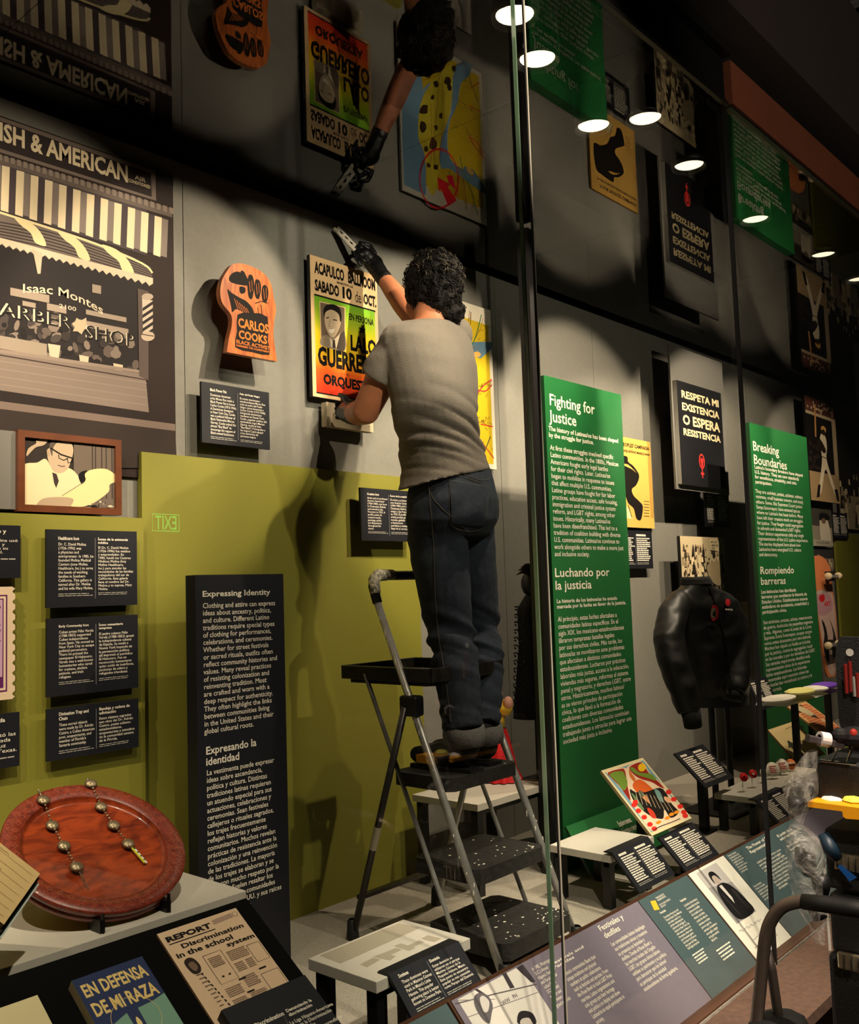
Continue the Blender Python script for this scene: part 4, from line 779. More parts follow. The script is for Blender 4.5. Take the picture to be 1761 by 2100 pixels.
# ================================================================== TILTED LABELS AND PRINTS
def tl_label(lab, TL, TR, BR, BL, Y=None, Z=None, post=None, rows='12', lip=True, tb=None, **kw):
    S, T_, B_ = tilted(TL, BL, Y, Z); o = plaque(lab, S, TL, TR, BR, BL, *(tb or ('', rows, '', rows)), far=tb is None, split=.5, margin=(.09, .05), th=.008, **kw)
    R = S.rect(TL, TR, BR, BL)
    if post:   # black post carrying the label
        x = (R[0]+R[1])/2+S.o.x; c = S.P((R[0]+R[1])/2, (R[2]+R[3])/2, -.01)
        b = MB(); b.box((c.x-.018, c.y-.01, 0), (c.x+.018, c.y+.026, c.z-.02), M['black']); b.box((c.x-.05, c.y-.03, 0), (c.x+.05, c.y+.05, .008), M['black']); b.build('label_post', o)
    else:
        b = MB(); b.prism([S.P(R[0], R[3], -.008), S.P(R[1], R[3], -.008), S.P(R[1], R[3], 0), S.P(R[0], R[3], 0)], (0, .03, .0), M['navy_side']); b.build('mounting_lip', o)
    return S, R, o
hT = .85
tl_label('dark label hanging from the front edge of the domino table', (797, 1998), (938, 1930), (990, 2012), (850, 2098), Y=1.532, rows='7', tb=('Dominoes', 'These dominoes were\nused in Máximo Gómez\nPark in Miami\'s Little\nHavana. This popular\ngathering place is better\nknown as Domino Park.', 'Dominós', 'Estos dominós se\nutilizaron en el parque\nMáximo Gómez de la\nPequeña Habana, Miami.\nEste punto de encuentro\npopular es más conocido\ncomo Parque del Dominó.'))
tl_label('dark label hanging from the front edge of the table before the green panel', (1249, 1740), (1335, 1722), (1384, 1795), (1310, 1828), Y=1.812)
tl_label('dark label directly below the colourful illustrated print', (1345, 1712), (1422, 1690), (1478, 1755), (1405, 1785), Y=1.86, post=True)
tl_label('dark label on a slim black stand in front of the jacket', (1379, 1542), (1447, 1528), (1504, 1597), (1444, 1613), Y=2.1, post=True)
tl_label('dark label just behind the black glass post, level with the jacket hem', (1531, 1393), (1570, 1391), (1600, 1446), (1560, 1456), Y=2.1, post=True)
tl_label('dark label hanging from the front of the campaign button table', (1545, 1636), (1612, 1617), (1650, 1672), (1597, 1692), Y=onZ(1545, 1640, zt).y-.004)
# colourful illustrated print on a black post
S, T_, B_ = tilted((1230, 1577), (1335, 1712), Y=2.06); R = S.rect((1230, 1577), (1320, 1557), (1420, 1680), (1335, 1712)); o = S.panel('illustrated_print', R, .012, C(226, 212, 168), C(160, 140, 100)); tag(o, 'colourful illustrated print of marching figures on a tilted stand', 'print')
A = Art(S)
def G(*p): return [(1220+x/6.773, 1530+y/6.774) for x, y in p]
u0, u1, v0, v1 = R; d = .012; A.poly([(u0+d, v0+d), (u1-d, v0+d), (u1-d, v1-d), (u0+d, v1-d)], C(120, 160, 176), px=False)
CRM = C(232, 206, 176); DR = C(150, 34, 24)
A.smooth(G((160, 350), (380, 300), (430, 310), (460, 280), (600, 220), (680, 250), (760, 380), (900, 500), (990, 600), (1060, 720), (1180, 830), (1300, 990), (1220, 1020), (1000, 1110), (860, 1170), (780, 1180), (640, 1000), (500, 780), (440, 690), (300, 520), (200, 420)), CRM, 3)
A.smooth(G((175, 370), (370, 315), (410, 340), (430, 420), (450, 560), (490, 740), (460, 730), (340, 560), (230, 450)), DR, 3)
A.smooth(G((470, 300), (600, 230), (670, 250), (740, 370), (880, 500), (960, 590), (880, 560), (780, 500), (640, 460), (540, 400)), DR, 3)
A.smooth(G((195, 390), (360, 345), (410, 400), (450, 520), (400, 620), (300, 500)), C(110, 140, 50), 3); A.smooth(G((480, 310), (530, 300), (620, 370), (780, 390), (850, 480), (740, 450), (560, 390)), C(110, 140, 50), 3)
A.ell((1220+648/6.773, 1530+298/6.773), 8, 8.5, C(236, 190, 30), 14, rot=.5)
A.smooth(G((520, 560), (560, 480), (640, 470), (760, 560), (800, 620), (720, 700), (600, 660)), C(214, 96, 34), 4)
A.smooth(G((470, 330), (520, 400), (560, 460), (540, 500), (480, 420)), C(206, 110, 50), 3)
A.smooth(G((480, 600), (560, 640), (700, 640), (900, 580), (1000, 680), (1060, 800), (1160, 920), (1050, 1000), (960, 880), (950, 1000), (880, 1010), (780, 980), (640, 880), (520, 740)), C(26, 22, 20), 3)
for pts, c in ((((820, 600), (900, 640), (950, 780), (880, 740)), (110, 150, 146)), (((960, 700), (1060, 740), (1040, 790), (970, 760)), (226, 170, 130)), (((500, 660), (560, 700), (680, 880), (620, 860)), (100, 130, 90)), (((720, 860), (800, 900), (850, 1000), (780, 990)), (196, 60, 40)), (((640, 700), (700, 680), (760, 800), (700, 760)), (200, 140, 90)), (((600, 620), (660, 640), (680, 700), (620, 700)), (90, 100, 80))): A.smooth(G(*pts), C(*c), 3)
for x, y in ((560, 780), (600, 900), (680, 990), (1090, 740), (1180, 840), (1230, 920), (1250, 970), (760, 1090), (820, 1150), (540, 820), (1020, 640)): A.ell((1220+x/6.773, 1530+y/6.774), 6, 5, C(216, 44, 34), 10)
for x, y in ((880, 1060), (1000, 1000), (1130, 920), (1060, 950)): A.ell((1220+x/6.773, 1530+y/6.774), 6, 3.5, C(230, 140, 30), 8, rot=-.3)
for i in range(9): A.line(G((560+50*i, 640+10*i), (600+60*i, 800+14*i)), .0022, C(230, 206, 170))
A.line(G((800, 1180), (900, 1120), (980, 1090), (1060, 1060), (1180, 1010)), .003, C(30, 26, 24), n=3); A.done('printed_picture', o)
c = S.P((u0+u1)/2, (v0+v1)/2, -.012); b = MB(); b.box((c.x-.02, c.y, 0), (c.x+.02, c.y+.035, c.z-.02), M['black']); b.box((c.x-.06, c.y-.04, 0), (c.x+.06, c.y+.07, .008), M['black']); b.build('stand_post', o)
# two drawings in the far bay
def far_print(lab, TL, TR, BR, BL, Y, col, nm='drawing'):
    S, T_, B_ = tilted(TL, BL, Y=Y); R = S.rect(TL, TR, BR, BL); o = S.panel(nm, R, .01, col, C(130, 100, 60)); tag(o, lab, 'drawing'); c = S.P((R[0]+R[1])/2, (R[2]+R[3])/2, -.01)
    b = MB(); b.box((c.x-.018, c.y, 0), (c.x+.018, c.y+.03, c.z-.02), M['black']); b.build('stand_post', o); return S, R, o
S, R, o = far_print('tilted drawing of a tablet on an orange brick pattern, in the far bay', (1611, 1447), (1662, 1437), (1722, 1500), (1690, 1508), 2.16, C(226, 176, 120))
A = Art(S); u0, u1, v0, v1 = R; W = u1-u0; H = v1-v0
for i in range(12):
    for j in range(8):
        x = .08+.105*j+(.05 if i % 2 else 0); y = .08+.072*i
        if x < .88: A.poly(F((x, y), (x+.085, y), (x+.085, y+.05), (x, y+.05)), C(206, 104, 68), px=False)
A.poly(F((.12, .06), (.6, .06), (.55, .3), (.15, .25)), C(50, 40, 34), px=False); A.smooth(F((.2, .08), (.45, .06), (.6, .2), (.62, .42), (.4, .42), (.25, .25)), C(206, 188, 148), 4, px=False); A.poly(F((.4, .42), (.62, .42), (.6, .56)), C(50, 60, 54), px=False); A.poly(F((.6, .6), (.75, .58), (.85, .74), (.7, .78)), C(214, 190, 140), px=False); A.done('printed_picture', o)
S, R, o = far_print('tilted cream drawing with a small dark tower, in the far bay', (1572, 1494), (1632, 1481), (1690, 1545), (1640, 1570), 2.14, C(206, 182, 132))
A = Art(S); u0, u1, v0, v1 = R; W = u1-u0; H = v1-v0
A.poly(F((.22, .4), (.36, .55), (.4, .95), (.22, .95), (.2, .6)), C(62, 64, 50), px=False); A.poly(F((.12, .56), (.28, .38), (.42, .58)), C(50, 56, 44), px=False); A.poly(F((.1, .86), (.6, .8), (.9, .98), (.1, .98)), C(96, 84, 60), px=False); A.line(F((.5, .12), (.85, .1)), H*.02, C(140, 120, 80), px=False); A.done('printed_picture', o)
# cream tray of folded cloths seen edge on, in the far bay
p = onY(1645, 1428, 1.9); t = thing('glass_shelf', (p.x, p.y, p.z)); a = onY(1575, 1418, 1.9); c = onY(1716, 1430, 1.9)
tag(t, 'glass shelf with pale folded textiles seen edge on in the far bay', 'shelf')
b = MB(); b.box((a.x, 1.82, p.z-.006), (c.x, 2.05, p.z), M['glass']); b.build('shelf_board', t)
for i, (k0, k1, col, hh_) in enumerate((( .0, .35, (226, 220, 206), .03), (.35, .62, (214, 208, 130), .04), (.62, .8, (230, 226, 214), .03), (.72, 1.0, (110, 70, 180), .035))):
    cl_ = thing('folded_cloth', (a.x, 1.9, p.z)); b = MB(); x0_ = a.x+(c.x-a.x)*k0; x1_ = a.x+(c.x-a.x)*k1; b.ball(((x0_+x1_)/2, 1.92, p.z+hh_/2+.0008), ((x1_-x0_)/2, .07, hh_/2), C(*col)); bpy.data.objects.remove(cl_)
    tag(b.build('folded_cloth'), ['white', 'yellowish', 'second white', 'purple'][i]+' folded cloth lying on the glass shelf', 'cloth', 'cloths on the glass shelf')
for lx in (max(a.x+.05, 5.04), c.x-.05): b = MB(); b.box((lx-.015, 1.92, 0), (lx+.015, 1.95, p.z-.006), M['black']); b.build('leg', t)
# ================================================================== READER RAIL
S, T_, B_ = tilted((1304, 1843), (1470, 2062), Y=1.453); RU0 = S.px(924, 2054)[0]; vbot = (S.px(1470, 2062)[1]+S.px(1554, 1968)[1])/2; RU1 = 4.0
L_ = -vbot
rail = thing('reader_rail', tuple(S.P(0, vbot))); tag(rail, 'long slanted reader rail with printed panels along the front of the case', 'rail')
mat('rail_wood', (72, 46, 32), .45)
def rpanel(nm, u0, u1, mt, lab=None):
    b = MB(); b.prism([S.P(u0+.002, vbot, 0), S.P(u1-.002, vbot, 0), S.P(u1-.002, -.008, 0), S.P(u0+.002, -.008, 0)], -S.n*.012, mt, M['rail_wood']); o = b.build(nm, rail)
    if lab: o['label'] = lab
    return o
uW0 = S.px(1400, 1783)[0]; uW1 = S.px(1479, 1749)[0]; uL1 = S.px(1304, 1843)[0]; uPh = S.px(1040, 1985)[0]
mat('lilac', (116, 108, 122), .5, var=.03, scale=100); mat('teal', (70, 88, 92), .45, var=.03, scale=100); mat('paper_white', (232, 226, 214), .5)
pL = rpanel('rail_panel', RU0, uL1, M['lilac'], 'lilac panel about festivals and parades'); pT = rpanel('rail_panel', uL1, uW0, M['teal'], 'grey-teal panel with two columns of white text')
pW = rpanel('rail_panel', uW0, uW1, M['paper_white'], 'white signed portrait print'); pS = rpanel('rail_panel', uW1, uW1+.62, M['teal'], 'grey-teal panel about self-representation'); rpanel('rail_panel', uW1+.62, RU1, M['lilac'])
uA = S.px(889, 2080)[0]; pA = rpanel('rail_panel', RU0-.3, RU0-.012, M['teal'], 'pale teal panel at the left end'); 
b = MB(); b.prism([S.P(RU0-.3, -.008, 0), S.P(RU1, -.008, 0), S.P(RU1, 0, .003), S.P(RU0-.3, 0, .003)], -S.n*.02, M['rail_wood']); b.build('rail_edge', rail)
b = MB()
for u in (RU0-.006, uW0): b.prism([S.P(u-.003, vbot, .002), S.P(u+.003, vbot, .002), S.P(u+.003, 0, .002), S.P(u-.003, 0, .002)], -S.n*.014, M['rail_wood'])
b.build('divider_strip', rail)
b = MB(); b.prism([S.P(RU0-.3, vbot, -.012), S.P(RU1, vbot, -.012), S.P(RU1, 0, -.02), S.P(RU0-.3, 0, -.02)], (0, 0, -.05), M['rail_wood']); b.build('rail_base', rail)
b = MB(); q = S.P(0, vbot); b.box((S.o.x+RU0-.3, 1.2015, .0), (S.o.x+RU1, q.y+.01, .006), M['rail_wood']); b.build('rail_foot', rail)
# lilac panel print
A = Art(S)
def V2(x, y): return S.px(x, y)
def RT_(t, TLp, TRx, BLy, bold=.006, m_=None, lead=1.0):
    """TLp pixel of first letter's top; TRx pixel on the right end; BLy pixel of the block's lower-left corner"""
    a = V2(*TLp); e = V2(*TRx); c = V2(*BLy); A.text(t, a, (e[0], c[1]), m_ or WT, px=False, bold=bold, lead=lead)
RT_('Festivals and\nParades', (1128, 1975), (1189, 1932), (1142, 1985), .012); RT_('Festivales y\ndesfiles', (1224, 1900), (1275, 1878), (1244, 1924), .012)
A.text('Festivals and\nParades', V2(1137, 1948), (V2(1188, 1930)[0], V2(1139, 1985)[1]), WT, px=False, bold=.012) if False else None
RT_("Latina/o communities flaunt their\nunique traditions and physical\nnumbers at public celebrations\nsuch as festivals and parades. From\nthe Rose Bowl to local LGBT Pride\nmarches, Latino organizations and\ncivic groups put their heritage\nand politics on display and show\nLatinas/os as equal participants in\nsociety.", (1152, 1995), (1222, 1955), (1224, 2105), .004)
RT_("Las comunidades latinas despliegan\nsus tradiciones únicas y muestran\nsu presencia en festivales y\ndesfiles. Desde el Rose Bowl a\nlas marchas locales del Orgullo\nLGBT, los grupos cívicos latinos\nexhiben su patrimonio y su política\npara demostrar que los latinos/\nas participan de la sociedad\nestadounidense de forma igualitaria.", (1250, 1934), (1322, 1897), (1324, 2036), .004)
RT_("In 1982, Washington,\nD.C.'s Annual\nHispanic Festival\nand Parade (later\ncalled Fiesta\nDC) elected\nwomen and\nsurvivors\ngrand marshals", (1088, 1985), (1128, 1962), (1142, 2070), .003)
A.done('lettering', pL)
A = Art(S)   # black and white photo on the lilac panel
def Hh(*p): return [(900+x/4.193, 1780+y/4.193) for x, y in p]
ph_ = Hh((135, 1130), (690, 830), (1010, 1345), (280, 1345)); a = V2(*ph_[0]); c = V2(*ph_[1])
x0_ = a[0]+.006; x1_ = V2(1066, 1978)[0]; A.poly([(x0_, vbot+.0), (x1_, vbot+.0), (x1_, -.012), (x0_, -.012)], C(206, 200, 194), px=False)
for q in (((300, 1045), (330, 1040), (420, 1100), (390, 1110)), ((540, 910), (575, 900), (650, 1030), (610, 1040)), ((660, 860), (720, 830), (830, 980), (790, 985))): A.poly(Hh(*q), C(60, 54, 60))
A.line(Hh((140, 1170), (500, 1080), (840, 1000)), .003, C(90, 84, 88)); A.line(Hh((230, 1290), (600, 1160), (880, 1060)), .002, C(130, 124, 126)); A.line(Hh((150, 1140), (480, 1130)), .002, C(130, 124, 126))
A.smooth(Hh((300, 1110), (350, 1075), (420, 1100), (460, 1180), (450, 1260), (430, 1340), (370, 1300), (310, 1200)), C(92, 88, 92), 4); A.smooth(Hh((350, 1120), (380, 1100), (430, 1150), (420, 1230), (385, 1240), (360, 1180)), C(190, 184, 180), 4)
A.text('WW   PH', Hh((530, 1150))[0], Hh((680, 1110))[0], C(90, 84, 88), bold=.02)
A.smooth(Hh((670, 1300), (690, 1240), (750, 1230), (810, 1260), (830, 1345), (690, 1345)), C(40, 36, 40), 4); A.smooth(Hh((700, 1345), (710, 1300), (770, 1290), (800, 1330), (800, 1345)), C(186, 176, 170), 3)
A.done('printed_picture', pL)
A = Art(S)
def I_(*p): return [(1100+x/2.664, 1550+y/2.664) for x, y in p]
q = I_((620, 795), (648, 790), (672, 840), (642, 845)); A.poly(q, C(232, 180, 50))
RT_('PARADE ROUTE\nPARADE ROUTE', I_((648, 775))[0], I_((695, 757))[0], I_((655, 800))[0], .01); RT_('RUTA DEL DESFILE\nDE HOY', I_((668, 812))[0], I_((722, 775))[0], I_((676, 835))[0], .01)
RT_('Festivals', I_((670, 855))[0], I_((700, 840))[0], I_((674, 868))[0], .02); RT_('Festivales', I_((780, 790))[0], I_((810, 772))[0], I_((784, 804))[0], .02)
RT_("Dominican American and\nPuerto Rican Clara Mendez\nand others march in a\nparade celebrating the\nculture and heritage of\nLatinos in New York City\nwith music and dance on\nthe avenue, where each\nyear thousands gather\nand cheer the floats as\nthey pass with flags\nheld high and proud.", I_((690, 880))[0], I_((775, 832))[0], I_((830, 1065))[0], .006)
RT_("La familia dominicana y\nla comunidad marchan\njuntos en el desfile\nde la ciudad con su\nmúsica y sus bailes,\ny cada año miles de\npersonas se reúnen\npara ver pasar las\ncarrozas y las banderas\ncon orgullo y alegría\nen la gran avenida\ndel barrio.", I_((800, 815))[0], I_((870, 775))[0], I_((970, 1010))[0], .006)
A.bars(I_((845, 1085))[0], I_((950, 1100))[0], 4, WT, fill=.4, rag=.2); A.bars(I_((975, 1060))[0], I_((1100, 1070))[0], 4, WT, fill=.4, rag=.2)
A.done('lettering', pT)
A = Art(S)
a, b_, c, d = I_((870, 640), (985, 583), (1198, 855), (1090, 915)); u0 = (V2(*a)[0]+V2(*d)[0])/2; u1 = (V2(*b_)[0]+V2(*c)[0])/2; v1 = (V2(*a)[1]+V2(*b_)[1])/2; v0 = (V2(*c)[1]+V2(*d)[1])/2
A.poly([(u0, v0), (u1, v0), (u1, v1), (u0, v1)], C(150, 146, 146), px=False); W = u1-u0; H = v1-v0
A.poly(F((0, 0), (1, 0), (1, .4), (0, .3)), C(186, 180, 178), px=False)
A.smooth(F((.25, .98), (.12, .8), (.18, .5), (.32, .36), (.5, .33), (.72, .36), (.9, .5), (.98, .75), (.95, .98)), C(26, 24, 26), 4, px=False); A.poly(F((.42, .36), (.55, .36), (.56, .62), (.48, .72)), C(206, 200, 196), px=False)
A.ell(F((.5, .24))[0], W*.13, H*.1, C(176, 160, 150), 14, px=False); A.smooth(F((.33, .22), (.4, .1), (.6, .1), (.68, .2), (.66, .3), (.58, .18), (.42, .18), (.36, .3)), C(24, 22, 24), 4, px=False)
for x in (.3, .75, .82): A.line(F((x, .5), (x+.05, .9)), W*.02, C(70, 66, 68), px=False)
INK = C(90, 88, 92); rn = random.Random(4)
for (x, y, n) in ((1105, 965, 9), (1185, 1000, 4), (1190, 1050, 2), (1265, 1010, 4), (1320, 1050, 8)):
    pts = []
    for i in range(n*4): pts.append(I_((x+i*3.4, y-i*2.0+rn.uniform(-9, 9)))[0])
    A.line(pts, .0011, INK, n=3)
A.done('printed_picture', pW)
A = Art(S)
RT_('The Power of Self-\nRepresentation', I_((1140, 500))[0], I_((1280, 450))[0], I_((1168, 545))[0], .012); RT_('El poder de la\nautorrepresentación', I_((1308, 435))[0], I_((1430, 385))[0], I_((1335, 470))[0], .012)
RT_('Latina/o comedians, writers, actors\nand other artists have struggled\nto make their communities visible\nand their perspectives heard. Their\nwork connects many of the past.\nLatinos reenvisioned the arts\nin U.S. culture. Latinas/os\nhave created a lasting\nimpact on stage and\nphotography.', I_((1198, 580))[0], I_((1335, 515))[0], I_((1290, 760))[0], .004)
RT_('Para los artistas\nlatinos contar su\npropia historia fue\nun camino difícil\ny también un acto\nde libertad', I_((1362, 492))[0], I_((1430, 462))[0], I_((1420, 610))[0], .004)
RT_('Poeta Laureate\nReading aloud his\nfirst poems of the\nneighborhood, the\nauthor found a\nvoice and a home\nfor his people\nand the city', I_((1040, 545))[0], I_((1100, 524))[0], I_((1110, 650))[0], .004)
RT_('Poeta laureado\nAl leer en voz alta\nsus primeros poemas\ndel barrio el autor\nencontró voz y hogar\npara su gente', I_((1180, 712))[0], I_((1240, 680))[0], I_((1240, 800))[0], .004)
A.done('lettering', pS)
# ledge and tan fascia in front of the rail
mat('ledge', (74, 52, 38), .8, var=.25, scale=60, bump=.1); mat('tan', (150, 96, 56), .6, var=.06, scale=15)
zl = S.P(0, vbot).z-.06
b = MB(); b.box((WX0, 1.0, -.035), (WX1, 1.196, -.004), M['ledge']); o = struct(b.build('trim_5'))
b = MB(); b.box((WX0, 1.03, GF), (WX1, 1.15, -.036), M['tan']); o = struct(b.build('trim_6'))
# ================================================================== LEFT SHELF, TRAY, BOOKS
h = .74; zs = CAMZ-h; x1 = 2.066*h; yf = 2.70*h; yb = 2.60
t = thing('display_shelf', (x1-.6, 2.3, zs-.03)); tag(t, 'broad grey shelf carrying the round wooden tray', 'shelf')
b = MB(); b.box((-.6, yf, zs-.035), (x1, yf+.33, zs), M['shelf']); b.box((-.6, yf+.33, zs-.035), (x1-.06, 2.585, zs), M['shelf']); bevel(b.build('shelf_board', t), .002)
b = MB(); b.box((-.6, yf+.12, 0), (x1-.3, yf+.2, zs-.036), M['matte_black']); b.build('shelf_support', t)
# round divination tray
c = Vector((1.235, 2.2, CAMZ-.594)); th = math.radians(32); R_ = .220; ax = Vector((0, -math.sin(th), math.cos(th)))
woodmat('tray_wood', (92, 30, 14), (150, 60, 26), 4, .28, (3, 9, 3), .5); woodmat('tray_rim', (84, 26, 16), (128, 48, 28), 14, .4, (6, 6, 6), .3)
t = thing('divination_tray', (c.x, c.y, zs)); tag(t, 'large round reddish-brown carved wooden tray propped up on the shelf', 'tray')
b = MB(); b.lathe([(0, -.045), (R_*.9, -.045), (R_*.955, -.036), (R_*.955, -.03), (R_*.985, -.028), (R_*.985, -.02), (R_*.965, -.017), (R_*.965, -.013), (R_, -.01), (R_, .0), (R_*.985, .004), (R_*.80, .002), (R_*.79, -.001)], c, M['tray_rim'], 72, ax=ax); b.build('tray_rim', t, True)
b = MB(); b.lathe([(R_*.79, -.001), (R_*.775, -.012), (R_*.74, -.014), (0, -.016)], c, M['tray_wood'], 72, ax=ax); b.build('tray_bowl', t, True)
St = Sheet(c, Vector((0, math.cos(th), math.sin(th)))); A = Art(St, .0045); cm = C(168, 96, 74)
for i in range(46):
    a = 2*PI*i/46; 
    if 3.4 < a < 6.1: a2 = a
    for rr in (.86, .93):
        q = [(R_*rr*math.cos(a)+.006*math.cos(j*PI/2+a), R_*rr*math.sin(a)+.006*math.sin(j*PI/2+a)) for j in range(5)]
        A.line(q, .0009, cm, px=False)
A.done('carved_motif', t)
for px_ in (105, 292):
    p = onY(px_, 1850, 2.03); b = MB(); s_ = -1 if px_ < 200 else 1; q = St.P(s_*.085*1.0-.005, -R_*.955, .006); b.box((q.x-.006, q.y-.004, zs), (q.x+.006, q.y+.05, q.z-.012), M['dark_steel']); b.bar(q+Vector((0, -.004, -.055)), q+Vector((0, -.004, .004)), .010, .003, M['dark_steel']); b.build('stand_clip', t)
b = MB(); b.box((c.x-.06, c.y+.05, zs), (c.x+.06, c.y+.10, c.z-.03), M['dark_steel']); b.build('stand_block', t)
# two divination chains
def chain(lab, pts, tail, yel):
    t = None; P3 = []
    for i, (x, y) in enumerate(pts):
        k = .012 if i == 0 else -.008
        u, v = St.px(x, y); P3.append(St.P(u, v, .009 if (u*u+v*v)**.5 > R_*.78 else -.004))
    t = thing('divination_chain', tuple(P3[-1])); tag(t, lab, 'chain')
    mat('medal', (150, 136, 108), .35, .7, var=.35, scale=90, bump=.5)
    for i in range(0, len(P3)):
        b = MB(); r_ = .0165
        b.lathe([(0, -.002), (r_*.9, -.0015), (r_, .001), (r_*.8, .005), (r_*.35, .008), (0, .009)], P3[i], M['medal'], 16, ax=ax); b.build('medal', t, True)
    b = MB()
    seg = [(P3[i], P3[i+1]) for i in range(len(P3)-1)]+[(P3[0], St.P(*St.px(*tail[0]), .009))]
    for p, q in seg:
        n = 7
        for j in range(n):
            m_ = p.lerp(q, (j+.5)/n); b.ball(m_+ax*.001, (.0032, .0032, .0032), M['medal'], 8, 5)
    b.build('bead_link', t, True)
    a = P3[-1]; e = St.P(*St.px(*tail[1]), -.006); b = MB()
    n = 12 if yel else 16
    for j in range(n):
        m_ = a.lerp(e, .25+.75*j/n if yel else .2+.8*j/n)
        if yel: b.ball(m_, .0030, C(214, 206, 70), 8, 5); b.ball(m_+Vector((.006, 0, -.002)), .0030, C(232, 228, 214) if j % 3 else C(40, 110, 60), 8, 5)
        else: b.ball(m_, .0018, M['medal'], 6, 4)
    b.build('bead_tassel', t)
chain('silver medallion chain with thin bead tail, lying across the tray', [(87, 1647), (108, 1690), (132, 1732), (158, 1775)], [(76, 1626), (184, 1820)], False)
chain('silver medallion chain ending in yellow and white beads, lying across the tray', [(184, 1613), (208, 1652), (234, 1690), (264, 1728)], [(176, 1604), (299, 1767)], True)
# open ledger book cut by the left edge
t = thing('ledger_book', (.7, 2.0, zs)); tag(t, 'old yellowed handwritten ledger book in a clear stand, at the picture edge', 'book')
Pt = onY(0, 1728, 1.98); Pr = onY(80, 1790, 1.94); Pb = onY(0, 1890, 1.86)
S = Sheet(Pr, (Vector((0, .55, .8))), Vector((1, -.05, -.02))); 
u_ = (Pr-Pt).normalized(); v_ = (Pt-Pb); v_ = (v_-u_*v_.dot(u_)).normalized(); S = Sheet(Pt, v_, u_); ur = S.px(82, 1792)[0]; vb_ = S.px(0, 1890)[1]
b = MB(); b.prism([S.P(-.25, vb_), S.P(ur, vb_), S.P(ur, 0), S.P(-.25, 0)], -S.n*.012, C(206, 178, 124), C(178, 150, 104)); b.build('page_block', t)
b = MB(); b.prism([S.P(-.25, vb_-.006, -.013), S.P(ur+.006, vb_-.006, -.013), S.P(ur+.006, .004, -.013), S.P(-.25, .004, -.013)], -S.n*.004, C(40, 30, 24)); b.build('cover', t)
b = MB(); b.prism([S.P(-.25, vb_-.008, -.022), S.P(ur+.014, vb_-.008, -.022), S.P(ur+.014, .0, -.022), S.P(-.25, .0, -.022)], -S.n*.003, mat('acrylic', (190, 200, 196), .1, spec=.8)); b.build('stand_plate', t)
A = Art(S); rn = random.Random(6)
for i in range(9):
    v = -.015-.02*i; A.line([(-.1, v), (ur-.01, v-.001)], .0006, C(150, 120, 80), px=False)
    pts = [(-.06+.006*j, v+.004+rn.uniform(-.003, .004)) for j in range(int(10+8*rn.random()))]; A.line([p for p in pts if p[0] < ur-.01], .0008, C(90, 66, 46), px=False, n=2)
A.done('handwriting', t)
b = MB(); q = S.P(ur-.10, vb_*.5, -.03); b.box((q.x-.02, q.y, zs), (q.x+.02, q.y+.006, q.z-.01), M['acrylic']); b.build('stand_foot', t)
# black sloping deck with prints
tilt_ = math.radians(33); D0 = Vector((0, 1.75, CAMZ-.80)); SD = Sheet(D0, (0, math.cos(tilt_), math.sin(tilt_)))
vtop = SD.px(482, 1849)[1]; vlow = -.56
b = MB(); b.prism([SD.P(-.7, vlow), SD.P(1.44, vlow), SD.P(1.44, vtop), SD.P(-.7, vtop)], (0, 0, -.02), M['matte_black']); b.box((-.7, SD.P(0, vtop).y-.02, 0), (1.44, SD.P(0, vtop).y, SD.P(0, vtop).z-.03), M['matte_black'])
b.build('sloping_deck'); o = bpy.data.objects['sloping_deck']; tag(o, 'black sloping display deck below the shelf, holding the report and books', 'deck')
def deck_item(nm, lab, cat, TL, TR, BL, th_, mt, side, Hm):
    S = Sheet(SD.P(0, 0, th_+.002), SD.v); a = S.px(*TL); b_ = S.px(*TR); c_ = S.px(*BL); u0 = (a[0]+c_[0])/2; v1 = (a[1]+b_[1])/2; R = (u0, b_[0] if not isinstance(Hm, tuple) else Hm[1], v1-(Hm[0] if isinstance(Hm, tuple) else Hm), v1)
    o = S.panel(nm, R, th_, mt, side); tag(o, lab, cat); return S, R, o
S, R, o = deck_item('report_paper', 'cream printed report about discrimination in the school system, on the black deck', 'newspaper', (319, 1919), (482, 1860), (400, 2030), .006, C(216, 186, 154), C(150, 120, 90), .30)
A = Art(S); u0, u1, v0, v1 = R; W = u1-u0; H = v1-v0
A.text('REPORT', F((.05, .05))[0], F((.60, .10))[0], K, px=False, bold=.05); A.poly(F((.05, .115), (.62, .115), (.62, .123), (.05, .123)), K, px=False)
A.poly(F((.64, .04), (.9, .03), (.9, .07), (.64, .08)), C(170, 140, 124), px=False); A.ell(F((.94, .05))[0], W*.035, H*.022, C(130, 110, 96), 14, px=False); A.ell(F((.94, .05))[0], W*.028, H*.018, C(216, 186, 154), 14, px=False)
A.text('Discrimination', F((.16, .145))[0], F((.94, .185))[0], K, px=False, bold=.03); A.text('in the school', F((.05, .205))[0], F((.74, .25))[0], K, px=False, bold=.03); A.text('system', F((.62, .265))[0], F((.98, .31))[0], K, px=False, bold=.03)
G1 = C(140, 116, 98)
A.smooth(F((.08, .30), (.14, .27), (.2, .29), (.22, .36), (.18, .41), (.1, .40)), C(46, 36, 34), 4, px=False); A.smooth(F((.11, .32), (.17, .31), (.19, .36), (.15, .39), (.12, .37)), C(120, 96, 80), 3, px=False)
for i in range(10): A.poly(F((.12+.004*i, .42+.035*i), (.20, .42+.035*i), (.20, .428+.035*i), (.12+.004*i, .428+.035*i)), C(110, 90, 78), px=False)
[A.poly(F((.175+.008*i, .42+.036*i), (.19+.008*i, .42+.036*i), (.195+.008*i, .44+.036*i), (.18+.008*i, .44+.036*i)), K, px=False) for i in range(11)]
